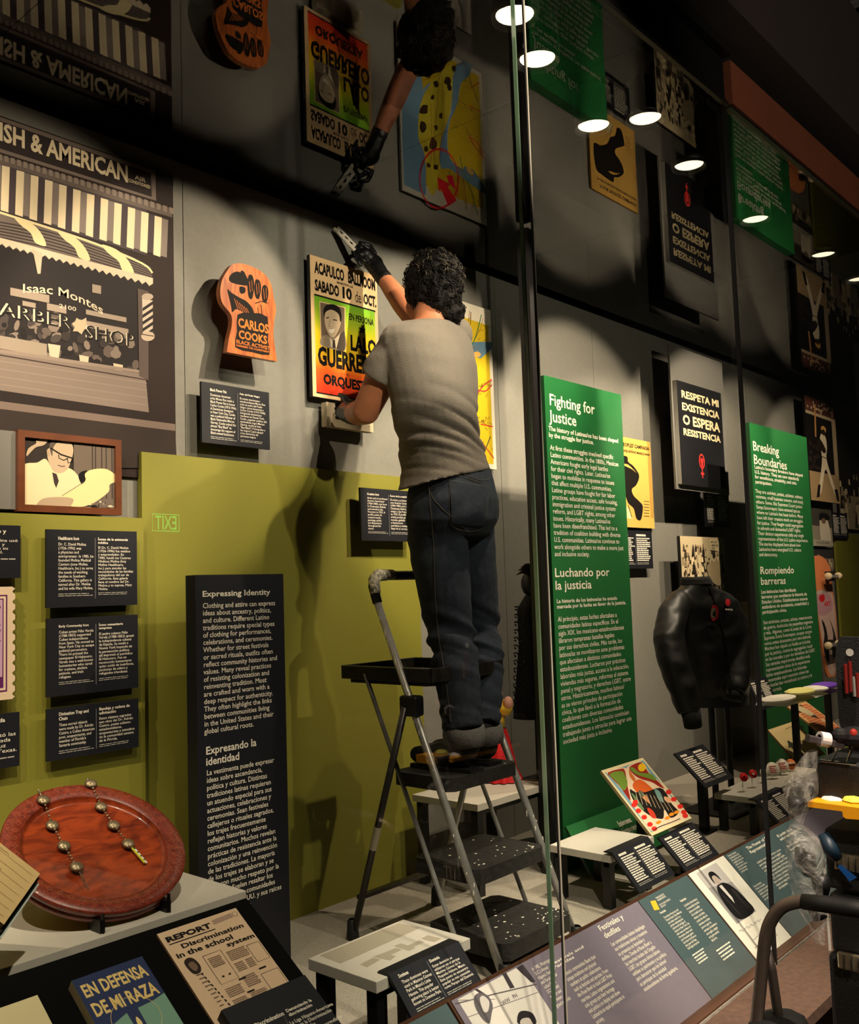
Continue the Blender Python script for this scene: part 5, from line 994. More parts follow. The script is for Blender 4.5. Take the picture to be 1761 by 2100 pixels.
for x0_, y0_, x1_, y1_ in ((.3, .30, .52, .56), (.82, .34, .98, .5), (.76, .60, .98, .8)): A.line(F((x0_, y0_), (x1_, y0_), (x1_, y1_), (x0_, y1_), (x0_, y0_)), .0008, K, px=False)
for (x0_, y0_, x1_, y1_, s_) in ((.56, .33, .8, .42, 1), (.56, .44, .68, .52, 2), (.7, .44, .8, .52, 3), (.3, .6, .5, .68, 4), (.55, .56, .72, .66, 5), (.3, .7, .48, .86, 6), (.52, .7, .72, .86, 7), (.26, .88, .5, .98, 8), (.55, .88, .74, .98, 9), (.8, .84, .97, .98, 10), (.33, .33, .49, .42, 11)):
    A.bars(F((x0_, y0_))[0], F((x1_, y1_))[0], max(3, int((y1_-y0_)*70)), G1, px=False, fill=.55, rag=.1, seed=s_)
for x, y in ((.5, .57), (.5, .685), (.78, .55), (.36, .5), (.44, .5)): A.poly(F((x, y), (x+.09 if y > .52 else x+.025, y), (x+.09 if y > .52 else x+.025, y+.012), (x, y+.012)), K, px=False)
A.done('lettering', o)
S, R, o = deck_item('hardback_book', 'blue and green hardback book with cream block capitals and a torch, on the black deck', 'book', (150, 2012), (290, 1960), (168, 2058), .022, C(120, 158, 140), C(196, 178, 140), .24)
A = Art(S); u0, u1, v0, v1 = R; W = u1-u0; H = v1-v0; NB = C(46, 56, 92); CT = C(226, 196, 124)
sc = []; 
for i in range(13): sc.append((u0+W*(1-i/12), v1-H*(.45 if i % 2 else .43)+H*.10*(0 if i else 0)))
A.poly([(u0, v1), (u0, v1-H*.52), (u0+W*.2, v1-H*.50), (u0+W*.4, v1-H*.45), (u0+W*.6, v1-H*.44), (u0+W*.8, v1-H*.43), (u1, v1-H*.40), (u1, v1)], NB, px=False)
A.poly(F((.42, .42), (.58, .42), (.56, 1), (.44, 1)), NB, px=False)
A.text('EN DEFENSA', F((.06, .07))[0], F((.95, .20))[0], CT, px=False, bold=.03); A.text('DE MI RAZA', F((.06, .26))[0], F((.95, .39))[0], CT, px=False, bold=.03)
A.line([(u0+W*(.5+.32*math.cos(a)), v1-H*(.52+.2*math.sin(a))) for a in [i*PI/16 for i in range(33)]], .0008, CT, px=False)
A.poly(F((.475, .62), (.525, .62), (.51, .9), (.49, .9)), CT, px=False); A.smooth(F((.48, .61), (.47, .56), (.5, .51), (.53, .56), (.52, .61)), C(236, 210, 140), 3, px=False); A.done('cover_print', o)
S, R, o = deck_item('paper_sheet', 'plain cream sheet in the lower corner of the deck, at the picture edge', 'paper', (-60, 2080), (80, 2047), (-60, 2120), .003, C(220, 206, 160), C(160, 140, 100), .22)
S = Sheet(SD.P(0, 0, .034), SD.v); a = S.px(622, 2000); c_ = S.px(700, 2095); uu = (a[0]+c_[0])/2; R = (uu-.22, uu, a[1]-.2, a[1]); o = S.panel('label_plaque', R, .03, M['navy'], M['navy_side']); tag(o, 'dark label plaque overlapping the foot of the printed report', 'label')
A = Art(S); A.text('Denunciando la\ndiscriminación', S.px(584, 2071), (S.px(634, 2046)[0], S.px(588, 2088)[1]), WT, px=False, bold=.02)
A.text('La Liga Hispano-Americana\ncontra la Discriminación\ninvestigó las\ncondiciones de aprendizaje\nde los niños', S.px(592, 2096), (S.px(686, 2065)[0], S.px(620, 2140)[1]), WT, px=False, bold=.005); A.text('Discrimination', S.px(520, 2100), (S.px(578, 2074)[0], S.px(522, 2110)[1]), WT, px=False, bold=.02)
A.line([S.px(578, 2076), S.px(600, 2120)], .0008, C(120, 120, 124), px=False); A.done('lettering', o)
# ================================================================== LADDER
XL, XR = 2.26, 2.64
Z = lambda z: CAMZ+z
lad = thing('step_ladder', ((XL+XR)/2, 2.05, 0)); tag(lad, 'paint-spattered aluminium folding step ladder with black treads', 'ladder')
def railpt(z): return 1.755+(2.25-1.755)*(z+1.14)/1.15
rn = random.Random(9)
for X, nm in ((XL, 0), (XR, 1)):
    b = MB(); b.tube([(X, railpt(-1.12), Z(-1.12)), (X, railpt(-.03), Z(-.03))], .0125, M['alu'], 12)
    o = b.build('front_rail', lad, True)
    b = MB()
    for i in range(22):
        z = rn.uniform(-1.0, -.05); c = Vector((X, railpt(z), Z(z))); a = rn.uniform(PI*.9, PI*1.7)
        b.ball(c+Vector((math.cos(a)*.0122, math.sin(a)*.0122, 0)), (.002, .002, rn.uniform(.003, .012)), M['paint_drop'], 6, 4)
    b.build('paint_spot', o)
    b = MB(); b.lathe([(.017, 0), (.019, .005), (.018, .05), (.013, .055)], (X, railpt(-1.14)-.0, .0), M['rubber'], 14); b.build('rubber_foot', o, True)
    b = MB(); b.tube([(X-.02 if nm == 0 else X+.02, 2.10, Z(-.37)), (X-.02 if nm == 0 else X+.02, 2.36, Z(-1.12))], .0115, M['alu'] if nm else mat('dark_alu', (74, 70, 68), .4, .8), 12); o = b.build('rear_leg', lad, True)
    b = MB(); c = Vector((X-.02 if nm == 0 else X+.02, 2.365, 0)); b.lathe([(.019, 0), (.021, .006), (.017, .06), (.012, .065)], c, M['rubber'], 14); b.build('rubber_foot', o, True)
    if nm == 0: b = MB(); b.tube([(X-.02, 2.10+.26*.52, Z(-.37-.75*.52)), (X-.02, 2.10+.26*.62, Z(-.37-.75*.62))], .0122, C(196, 186, 160), 12); b.build('masking_tape', o)
    xs = X-.012 if nm == 0 else X+.012
    b = MB(); b.box((min(X-.026, X+.018), railpt(-.37)-.035, Z(-.40)), (max(X+.02, X-.02)+.006*nm, railpt(-.37)+.035, Z(-.335)), M['black']); bevel(b.build('hinge_bracket', lad), .008)
    # parallel folding strut behind the treads
    b = MB(); b.bar((X+(.004 if nm == 0 else -.004), 2.30, Z(-.275)), (X+(.004 if nm == 0 else -.004), 1.945, Z(-1.05)), .014, .007, M['alu']); b.build('folding_strut', lad)
# top hand loop with paint-caked grip
b = MB(); b.tube([(XL, railpt(-.04), Z(-.04)), (XL, railpt(-.005)+.004, Z(.015)), (XL+.012, railpt(.0)+.008, Z(.042)), (XL+.04, railpt(.0)+.01, Z(.05)), (XR-.04, railpt(.0)+.01, Z(.05)), (XR-.012, railpt(0)+.008, Z(.042)), (XR, railpt(-.005)+.004, Z(.015)), (XR, railpt(-.04), Z(-.04))], .0165, M['black'], 12)
o = b.build('hand_loop', lad, True)
b = MB(); mat('caked_paint', (196, 190, 168), .75, var=.75, scale=70, bump=1.0); b.tube([(XL-.003, railpt(-.02)-.004, Z(-.01)), (XL+.004, railpt(-.0)+.0, Z(.035)), (XL+.03, railpt(0)+.006, Z(.052)), (XL+.10, railpt(0)+.007, Z(.053))], [.017, .020, .021, .018], M['caked_paint'], 14); b.build('paint_crust', o, True)
b = MB()
for a_, z_ in (((2.10+.26*.55), -.37-.75*.55), ((2.10+.26*.84), -.37-.75*.84)):
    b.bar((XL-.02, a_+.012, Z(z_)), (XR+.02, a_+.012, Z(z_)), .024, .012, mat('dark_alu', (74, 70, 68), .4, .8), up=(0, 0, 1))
    if z_ > -.9: b = MB()
b.build('rear_brace', lad)
def tread(zt, y0, y1, th, nm, drops, rim=.0):
    b = MB(); xo = .014
    pts = spline([(XL+xo, y0+.02), (XL+xo+.02, y0), (XR-xo-.02, y0), (XR-xo, y0+.02), (XR-xo, y1-.02), (XR-xo-.02, y1), (XL+xo+.02, y1), (XL+xo, y1-.02)], 1, True)
    b.prism([(x, y, Z(zt)) for x, y in pts], (0, 0, -th), M['tread'])
    o = bevel(b.build(nm, lad), .006, 3); d = MB()
    for i in range(drops):
        x = rn.uniform(XL+.03, XR-.03); y = rn.uniform(y0+.01, y1-.01); 
        if rn.random() < .35 and drops > 12: x = XR-rn.uniform(.02, .14); y = y0+rn.uniform(.005, .07)
        d.ball((x, y, Z(zt)+.0003), (rn.uniform(.001, .006), rn.uniform(.001, .005), .0009), M['paint_drop'], 7, 4)
    if drops: d.build('paint_spot', o)
    return o
o = tread(-.285, 2.02, 2.40, .022, 'tool_tray', 10)
b = MB()
for a_, c_ in (((XL+.006, 2.01), (XL+.006, 2.41)), ((XL+.006, 2.41), (XR-.006, 2.41)), ((XR-.006, 2.41), (XR-.006, 2.01)), ((XR-.006, 2.01), (XL+.006, 2.01))): b.bar((*a_, Z(-.272)), (*c_, Z(-.272)), .012, .045, mat('worn_black', (30, 27, 24), .3, var=.6, scale=40))
bevel(b.build('tray_rim', o), .003)
tread(-.585, 1.945, 2.20, .042, 'tread', 8); tread(-.845, 1.85, 2.12, .045, 'tread', 26); tread(-1.04, 1.755, 2.07, .05, 'tread', 60)
# ================================================================== PERSON
def remesh(mb, voxel, smooth=2, disp=None):
    me = bpy.data.meshes.new('tmp'); me.from_pydata([tuple(p) for p in mb.v], [], mb.f); me.update()
    ob = bpy.data.objects.new('tmp', me); COL.objects.link(ob)
    md = ob.modifiers.new('r', 'REMESH'); md.mode = 'VOXEL'; md.voxel_size = voxel; md.adaptivity = 0
    if smooth: sm = ob.modifiers.new('s', 'SMOOTH'); sm.iterations = smooth; sm.factor = .6
    dg = bpy.context.evaluated_depsgraph_get(); dg.update(); m2 = bpy.data.meshes.new_from_object(ob.evaluated_get(dg))
    bpy.data.objects.remove(ob); bpy.data.meshes.remove(me)
    if disp:
        nv = [v.normal.copy() for v in m2.vertices]
        for v, n in zip(m2.vertices, nv): v.co = v.co+n*disp(v.co, n)
    m2.update(); return m2
def place(m2, name, mt, parent):
    for mm in (mt if isinstance(mt, list) else [mt]): m2.materials.append(mm)
    m2.polygons.foreach_set('use_smooth', [True]*len(m2.polygons)); m2.name = name
    o = bpy.data.objects.new(name, m2); COL.objects.link(o); n = len(m2.vertices); co = [0.0]*3*n; m2.vertices.foreach_get('co', co)
    o0 = Vector(((min(co[0::3])+max(co[0::3]))/2, (min(co[1::3])+max(co[1::3]))/2, min(co[2::3])))
    m2.transform(Matrix.Translation(-o0)); ORG[o.name] = o0; 
    if parent: o.parent = parent; o.location = o0-ORG[parent.name]
    else: o.location = o0
    return o
def ringz(c, a, b_, tilt=(0, 0), n=28, pw=2.3):
    out = []
    for j in range(n):
        t = 2*PI*j/n; x = a*abs(math.cos(t))**(2/pw)*(1 if math.cos(t) >= 0 else -1); y = b_*abs(math.sin(t))**(2/pw)*(1 if math.sin(t) >= 0 else -1)
        out.append(Vector((c[0]+x, c[1]+y, c[2]+tilt[0]*x+tilt[1]*y)))
    return out
def limb(mb, pts, rs):
    mb.tube(pts, rs, M['skin'], 14); mb.ball(pts[0], rs[0], M['skin'], 12, 7); mb.ball(pts[-1], rs[-1], M['skin'], 12, 7)
def pY(x, y, Y): return onY(x, y, Y)
shL = pY(818, 702, 2.10); shR = pY(935, 688, 2.13); elL = pY(748, 846, 2.27); wrL = pY(722, 848, 2.46)
wrR = pY(783, 566, 2.52); elR = pY(850, 655, 2.36)
hd = pY(884, 594, 2.13)
neck = pY(878, 672, 2.10)
hipc = pY(928, 1040, 2.08); 
kL = pY(922, 1300, 2.07); kR = pY(980, 1300, 2.12); aL = pY(952, 1520, 1.995); aR = pY(990, 1515, 2.02)
tor = [(pY(880, 662, 2.10), .075, .06), (pY(880, 674, 2.10), .135, .078), (pY(879, 690, 2.10), .178, .090), (pY(878, 708, 2.09), .192, .10), (pY(884, 745, 2.08), .190, .112), (pY(890, 800, 2.07), .172, .118), (pY(893, 850, 2.07), .158, .112), (pY(902, 900, 2.08), .152, .108), (pY(912, 950, 2.08), .158, .112)]
body = MB()
body.loft([ringz(c, a*.9, b_*.9) for c, a, b_ in tor], M['skin'])
limb(body, [neck+Vector((0, 0, -.06)), neck, hd+Vector((0, .005, -.05))], [.058, .054, .056])
body.ball(hd, (.072, .092, .112), M['skin'], 20, 14)
fd = Vector((-.1, 1, .22)).normalized(); sd = fd.cross(Vector((0, 0, 1))).normalized()
body.ball(hd+fd*.06+Vector((0, 0, -.065)), (.046, .046, .046), M['skin']); body.ball(hd+fd*.095+Vector((0, 0, -.02)), (.012, .018, .022), M['skin'])
for s in (-1, 1): body.ball(hd+sd*.076*s+Vector((0, .0, -.025)), (.009, .018, .030), M['skin'])
limb(body, [shL, shL.lerp(elL, .5), elL, elL.lerp(wrL, .5), wrL], [.058, .055, .048, .045, .034])
limb(body, [shR, shR.lerp(elR, .5), elR, elR.lerp(wrR, .35), elR.lerp(wrR, .7), wrR], [.056, .050, .043, .044, .037, .029])
body.loft([ringz(pY(915, 960, 2.08), .14, .10), ringz(hipc, .15, .11), ringz(hipc+Vector((0, 0, -.08)), .14, .10)], M['skin'])
hL = hipc+Vector((-.085, 0, -.06)); hR = hipc+Vector((.085, .02, -.06))
limb(body, [hL, hL.lerp(kL, .5), kL, kL.lerp(aL, .4), aL], [.085, .075, .055, .055, .036]); limb(body, [hR, hR.lerp(kR, .5), kR, kR.lerp(aR, .4), aR], [.085, .075, .055, .055, .036])
def foot(mb, a, zt, g=0): limb(mb, [a, Vector((a.x, a.y-.01, zt+.045+g)), Vector((a.x-.015, a.y+.11, zt+.032+g)), Vector((a.x-.025, a.y+.18, zt+.026+g))], [.038+g*.3, .040+g*.3, .036+g*.3, .026+g*.3])
zst = Z(-.585)
person = thing('person', (2.45, 2.08, zst)); tag(person, 'person with curly dark hair, grey T-shirt and rolled jeans reaching up from the ladder', 'person')
bo = place(remesh(body, .009, 3), 'body', mat('skin', (178, 112, 78)), person)
# face details
b = MB()
for s in (-1, 1):
    b.ball(hd+fd*.088+sd*.03*s+Vector((0, 0, .008)), .010, C(230, 222, 214), 10, 6); b.ball(hd+fd*.0955+sd*.03*s+Vector((0, 0, .008)), .0045, C(50, 34, 24), 8, 5)
b.build('eye', person, True)
b = MB(); b.ball(hd+fd*.098+Vector((0, 0, -.066)), (.022, .006, .006), C(150, 80, 66), 12, 6); b.build('mouth', person, True)
# ---- t-shirt
mat('tee', (116, 108, 98), .9, var=.10, scale=260, bump=.25)
sh = MB()
rings = [ringz(c, a+.006, b_+.006) for c, a, b_ in tor]
rings.append(ringz(pY(915, 968, 2.08), .168, .124, (0.06, -.02)))
rings.append(ringz(pY(908, 985, 2.08)+Vector((0, 0, .0)), .170, .128, (.20, -.10)))
sh.loft(rings, M['skin'])
sh.ball(shL+Vector((.005, 0, .0)), (.074, .072, .070), M['skin']); sh.ball(shR+Vector((-.01, 0, 0)), (.064, .064, .064), M['skin'])
dL = (elL-shL); sh.tube([shL+Vector((.02, 0, .0)), shL.lerp(elL, .25), shL.lerp(elL, .50)], [.069, .072, .074], M['skin'], 18)
sh.tube([shR+Vector((-.02, 0, 0)), shR.lerp(elR, .3), shR.lerp(elR, .62)], [.064, .062, .062], M['skin'], 18)
sh.tube([neck+Vector((0, 0, -.05)), neck+Vector((0, 0, -.012))], [.075, .064], M['skin'], 18)
zlo = pY(905, 985, 2.08).z; zc0 = pY(900, 905, 2.08).z
def tee_disp(p, n):
    low = math.exp(-((p.z-zc0)/.11)**2); arm = math.exp(-((p-shL.lerp(elL, .3)).length/.12)**2)
    q = Vector((p.x*2.0+.5*p.z, p.y*2.0, (p.z+.25*p.x)*17)); f = noise.noise(q)+.5*noise.noise(q*1.9)
    d = .024*low*(abs(f)-.2)
    q2 = Vector((p.x*5-p.z*6, p.y*5, p.z*5+p.x*5)); d += .010*noise.noise(q2)
    q3 = Vector((p.x*9+p.z*9, p.y*9, p.z*2-p.x*9)); d += .006*arm*noise.noise(q3*2)
    side = math.exp(-((p.x-(tor[4][0].x-.12))/.05)**2); d += .005*side*noise.noise(Vector((p.x*6, p.y*6, p.z*26)))
    return d
tee = place(remesh(sh, .006, 4, tee_disp), 'shirt', M['tee'], person)
# ---- jeans
mat('denim', (34, 43, 56), .9, var=.28, scale=45, bump=.2); mat('denim_light', (56, 64, 74), .85, var=.2, scale=90); mat('cuff_denim', (96, 94, 92), .9, var=.15, scale=120, bump=.3)
jn = MB()
wst = pY(925, 945, 2.075)
jn.loft([ringz(wst, .138, .098, (.02, -.08)), ringz(pY(928, 985, 2.07), .158, .118), ringz(pY(929, 1030, 2.06), .168, .136), ringz(pY(926, 1070, 2.06), .165, .132), ringz(pY(926, 1100, 2.07), .15, .105)], M['skin'])
jn.ball(hipc+Vector((-.055, -.055, -.01)), (.085, .078, .09), M['skin'], 16, 10); jn.ball(hipc+Vector((.075, -.045, -.01)), (.08, .075, .09), M['skin'], 16, 10)
def leg(h_, k_, a_, side):
    pts = [h_, h_.lerp(k_, .3)+Vector((0, .005, 0)), h_.lerp(k_, .65), k_, k_.lerp(a_, .35)+Vector((0, -.01, 0)), k_.lerp(a_, .75), a_+Vector((0, 0, .035))]
    jn.tube(pts, [.102, .100, .088, .078, .074, .066, .060], M['skin'], 20)
leg(hL, kL, aL, 0); leg(hR, kR, aR, 1)
def jd(p, n):
    kn = math.exp(-((p.z-kL.z+.03)/.10)**2); an = math.exp(-((p.z-aL.z-.07)/.06)**2); hp = math.exp(-((p.z-hipc.z+.05)/.10)**2)*(1 if p.x < hipc.x-.03 else .3)
    q = Vector((p.x*3+p.z*3, p.y*4, (p.z+.5*p.x)*22)); f = noise.noise(q)+.5*noise.noise(q*2.1)
    q2 = Vector((p.x*8+p.z*10, p.y*5, p.z*14-p.x*10))
    return .018*kn*f+.014*an*f+.014*hp*noise.noise(q2)+.003*noise.noise(p*14)
jm = remesh(jn, .0065, 4, jd); jeans = place(jm, 'jeans', M['denim'], person)
from mathutils.bvhtree import BVHTree
def bvh_of(o): return BVHTree.FromPolygons([v.co+ORG[o.name] for v in o.data.vertices], [tuple(p.vertices) for p in o.data.polygons])
bj = bvh_of(jeans); bt = bvh_of(tee)
def hit(bv, x, y, off=.002):
    d = ray(x, y).normalized(); h_ = bv.ray_cast(CAM, d)
    if h_[0] is None: return None
    return h_[0]-d*off*.6+h_[1]*off
def drape(name, bv, quad, nu, nv, mt, parent, off=.003):
    g = []; a, b2, c, d = [Vector(q) for q in quad]
    for i in range(nv+1):
        for j in range(nu+1):
            u = j/nu; v = i/nv; p = (a*(1-u)+b2*u)*(1-v)+(d*(1-u)+c*u)*v; g.append(hit(bv, p.x, p.y, off))
    fs = []
    for i in range(nv):
        for j in range(nu):
            k = [i*(nu+1)+j, i*(nu+1)+j+1, (i+1)*(nu+1)+j+1, (i+1)*(nu+1)+j]
            if all(g[q] is not None for q in k): fs.append(tuple(reversed(k)))
    if not fs: return None
    b = MB(); gg = [p if p is not None else Vector((0, 0, 0)) for p in g]; used = sorted({q for f in fs for q in f}); mp_ = {q: i for i, q in enumerate(used)}
    b.raw([gg[q] for q in used], [tuple(mp_[q] for q in f) for f in fs], mt); return b.build(name, parent, True)
def seam(name, bv, pts, r, mt, parent, n=6):
    P3 = [hit(bv, x, y, .0015) for x, y in spline(pts, n, False)]; P3 = [p for p in P3 if p is not None]
    if len(P3) < 2: return
    b = MB(); b.tube(P3, r, mt, 5); b.build(name, parent)
st = C(104, 98, 84)
drape('back_pocket', bj, ((921, 985), (1001, 1000), (992, 1078), (926, 1072)), 12, 12, M['denim'], jeans, .0035)
for pts in ([(918, 984), (1002, 999)], [(919, 992), (1001, 1006)], [(921, 986), (924, 1072), (962, 1090)], [(1001, 1000), (992, 1076), (962, 1090)], [(878, 962), (930, 968), (985, 985), (1004, 982)], [(878, 968), (930, 974), (985, 990)], [(876, 960), (882, 1030), (888, 1100), (892, 1200), (898, 1290), (915, 1400), (925, 1480)], [(962, 1090), (930, 1065), (890, 1025), (880, 1000)]):
    seam('stitching', bj, pts, .0009, st, jeans)
for pts in ([(862, 1300), (900, 1296), (960, 1300)], [(885, 1330), (930, 1322), (970, 1330)]): pass
seam('stitching', bt, [(850, 925), (870, 905), (872, 890)], .0008, C(110, 102, 92), tee)
# cuffs and boots
for k, a in enumerate((aL, aR)):
    b = MB(); rg = []
    for (dz, r_) in ((.052, .058), (.050, .066), (.02, .070), (-.004, .068), (-.006, .058)):
        ring = ringz((a.x, a.y, a.z+dz), r_*.95, r_*1.05, (.12, .1), 24, 2)
        rg.append([q+Vector((0, 0, .004*noise.noise(q*40))) for q in ring])
    b.loft(rg, M['cuff_denim'], False); b.build('trouser_cuff', jeans, True)
    f = MB(); limb(f, [a+Vector((0, 0, .02)), a+Vector((0, -.004, -.02))], [.046, .048]); foot(f, a+Vector((0, 0, -.02)), zst+.008, .006)
    bo2 = place(remesh(f, .006, 3, lambda p, n: .003*noise.noise(p*22)), 'boot', mat('boot_leather', (20, 19, 19), .75, var=.2, scale=50), person)
    b = MB(); b.prism([(a.x-.035, a.y-.05, zst), (a.x+.035, a.y-.05, zst), (a.x+.03, a.y+.1, zst), (a.x+.008, a.y+.2, zst), (a.x-.045, a.y+.2, zst), (a.x-.055, a.y+.1, zst)][::-1], (0, 0, .012), M['rubber']); b.build('sole', bo2)
# ---- hair
hr = MB(); hr.ball(hd+Vector((0, -.012, .018)), (.094, .108, .122), M['skin'], 20, 14); hr.ball(hd+Vector((0, -.045, -.045)), (.082, .062, .072), M['skin'], 16, 10); hr.ball(hd+Vector((.022, -.045, -.082)), (.078, .058, .056), M['skin'])
hm = remesh(hr, .007, 1, lambda p, n: .012*noise.noise(p*30)+.007*noise.noise(p*62)+.004*noise.noise(p*120))
mat('hair', (15, 11, 9), .75, var=.5, scale=60, bump=.4, spec=.25); mat('hair_grey', (84, 74, 62), .6, var=.3, scale=60, spec=.3)
hair = place(hm, 'hair', M['hair'], person); bh = bvh_of(hair)
b = MB(); rn = random.Random(21); dirs = 0
while dirs < 620:
    d = Vector((rn.gauss(0, 1), rn.gauss(-.5, 1), rn.gauss(.3, 1))).normalized()
    if d.y > .55 and d.z < .3: continue
    h_ = bh.ray_cast(hd+d*.4+Vector((0, -.02, -.01)), -d)
    if h_[0] is None: continue
    dirs += 1; p, n = h_[0], h_[1]; t1 = n.cross(Vector((rn.gauss(0, 1), rn.gauss(0, 1), rn.gauss(0, 1)))).normalized(); L_ = rn.uniform(.014, .03); k = rn.uniform(.3, 1)
    pts = []; ph = rn.random()*6
    for s in range(6):
        a = ph+s*1.1; pts.append(p+n*(.001+.006*math.sin(s/5*PI)*k)+t1*(L_*(s/5-.5))+n.cross(t1)*.006*math.sin(a)*k)
    grey = d.z > .35 and rn.random() < .33
    b.tube(pts, [.0012, .0017, .0019, .0017, .0012, .0006], M['hair_grey'] if grey else M['hair'], 5)
b.build('curl', hair, True)['kind'] = 'stuff'
# ---- gloves
mat('glove', (12, 12, 13), .45, bump=.15, scale=80)
gR = MB()
pc = pY(764, 538, 2.565)
limb(gR, [wrR+(wrR-elR).normalized()*-.02, wrR, pc], [.034, .032, .036]); limb(gR, [pY(770, 540, 2.56), pY(750, 522, 2.57)], [.030, .027])
for (p1, p2, p3, p4) in (((755, 510, 2.585), (741, 500, 2.60), (733, 506, 2.60), (734, 516, 2.585)), ((750, 518, 2.575), (736, 510, 2.59), (728, 518, 2.588), (732, 527, 2.575)), ((748, 527, 2.565), (736, 521, 2.575), (730, 529, 2.572), (735, 536, 2.562)), ((750, 537, 2.555), (740, 532, 2.562), (735, 538, 2.56), (739, 544, 2.555)), ((768, 520, 2.58), (758, 505, 2.60), (748, 500, 2.61), (738, 498, 2.615))):
    q = [pY(*p) for p in (p1, p2, p3, p4)]; limb(gR, q, [.0105, .0098, .009, .0082])
place(remesh(gR, .0035, 2, lambda p, n: .002*noise.noise(p*50)), 'glove', M['glove'], person)
gL = MB(); hLp = pY(700, 842, 2.575)
dirl = (hLp-wrL).normalized()
limb(gL, [wrL-dirl*.035, wrL, wrL+dirl*.04, wrL+dirl*.075], [.040, .040, .040, .036])
upv = Vector((0, 0, 1)); sv = dirl.cross(upv).normalized()
for i in range(4):
    base = wrL+dirl*.075+upv*(.026-.017*i); ln = (.028, .031, .029, .023)[i]; limb(gL, [base, base+dirl*ln*.7, base+dirl*ln*1.1-sv*.012, base+dirl*ln*1.0-sv*.028], [.0105, .0100, .0092, .0082])
limb(gL, [wrL+dirl*.03+upv*.03, wrL+dirl*.05+upv*.055-sv*.01, wrL+dirl*.08+upv*.062-sv*.02], [.013, .0115, .0095])
place(remesh(gL, .0035, 2, lambda p, n: .002*noise.noise(p*50)), 'glove', M['glove'], person)
# ---- white scraper/level held in the raised hand
a = pY(689, 468, 2.675); c = pY(742, 524, 2.585); dd = (c-a).normalized(); sdv = dd.cross(Vector((0, 1, 0))).normalized()
t = thing('hand_tool', tuple(c)); tag(t, 'white two-sided hand tool held against the top of the wall in the raised glove', 'tool')
mat('tool_white', (206, 196, 178), .5, var=.25, scale=60)
for s in (-1, 1):
    b = MB(); b.tube([a+sdv*.011*s, c+sdv*.011*s], .0075, M['tool_white'], 10); b.build('side_bar', t, True)
b = MB(); b.bar(a.lerp(c, .05), a.lerp(c, .98), .014, .008, M['tool_white']); b.build('web_plate', t)
for i in range(4): q = a.lerp(c, .16+.19*i); b = MB(); b.bar(q, q+dd*.014, .015, .012, M['black']); b.build('dark_slot', t)
# ================================================================== DOLL
zt_ = CAMZ-.8; p0 = onZ(1028, 1601, zt_); t = thing('costumed_doll', tuple(p0)); tag(t, 'small doll in a yellow blouse and red ruffled skirt standing on the pale table', 'doll')
dp = lambda x, y, d=0: pY(x, y, p0.y+d)
red = mat('red_satin', (206, 28, 34), .45, var=.2, scale=30); yel = mat('yellow_cloth', (226, 186, 50), .7, var=.12, scale=40); pink = mat('doll_skin', (222, 160, 140), .55)
def ruffle(z0, z1, r0_, r1_, amp, k, cx_=0):
    rings = []
    for i in range(7):
        f = i/6; r_ = r0_+(r1_-r0_)*f**.8; rings.append([Vector((p0.x+cx_+(r_+amp*f*math.sin(k*2*PI*j/48+f))*math.cos(2*PI*j/48), p0.y+(r_+amp*f*math.sin(k*2*PI*j/48+f))*math.sin(2*PI*j/48), z0+(z1-z0)*f)) for j in range(48)])
    b = MB(); b.loft(rings, red, False); return b
zw = dp(1030, 1492).z
ruffle(zw, zt_+.03, .028, .070, .006, 9).build('skirt', t, True); ruffle(zt_+.075, zt_+.004, .056, .082, .009, 13).build('skirt_ruffle', t, True)
b = MB(); b.loft([ringz((p0.x-.005, p0.y, zw-.005), .027, .022), ringz((p0.x-.008, p0.y, zw+.04), .034, .024), ringz((p0.x-.01, p0.y, zw+.085), .038, .022), ringz((p0.x-.01, p0.y, zw+.10), .016, .014)], yel); b.build('blouse', t, True)
sh_ = Vector((p0.x+.015, p0.y-.01, zw+.085)); hn = dp(1042, 1441, -.05); b = MB()
b.tube([sh_, sh_.lerp(hn, .35)+Vector((0, 0, -.008)), sh_.lerp(hn, .75)], [.024, .036, .026], yel, 12); b.build('sleeve', t, True)
b = MB(); b.ball(hn, (.022, .02, .026), pink, 12, 8); b.build('hand', t, True)
b = MB(); hc = Vector((p0.x-.02, p0.y, zw+.135)); b.ball(hc, (.030, .032, .038), pink, 14, 9); hd2 = b.build('head', t, True)
b = MB(); b.ball(hc+Vector((0, .006, .010)), (.034, .034, .038), M['hair'], 14, 9); b.ball(hc+Vector((.03, .02, -.05)), (.012, .012, .06), M['hair']); b.ball(hc+Vector((.07, .03, -.10)), (.013, .013, .06), M['hair']); b.build('hair', hd2, True)
b = MB(); b.tube([Vector((p0.x-.02, p0.y, zw+.07)), Vector((p0.x-.06, p0.y-.03, zw+.03)), Vector((p0.x-.07, p0.y-.05, zw+.06))], [.018, .02, .014], yel, 10); b.build('sleeve', t, True)
b = MB(); b.tube([(p0.x, p0.y, zt_), (p0.x, p0.y, zw)], .006, M['black'], 8); b.lathe([(0, 0), (.04, 0), (.04, .004), (0, .004)], (p0.x, p0.y, zt_), M['black'], 18); b.build('doll_stand', t)
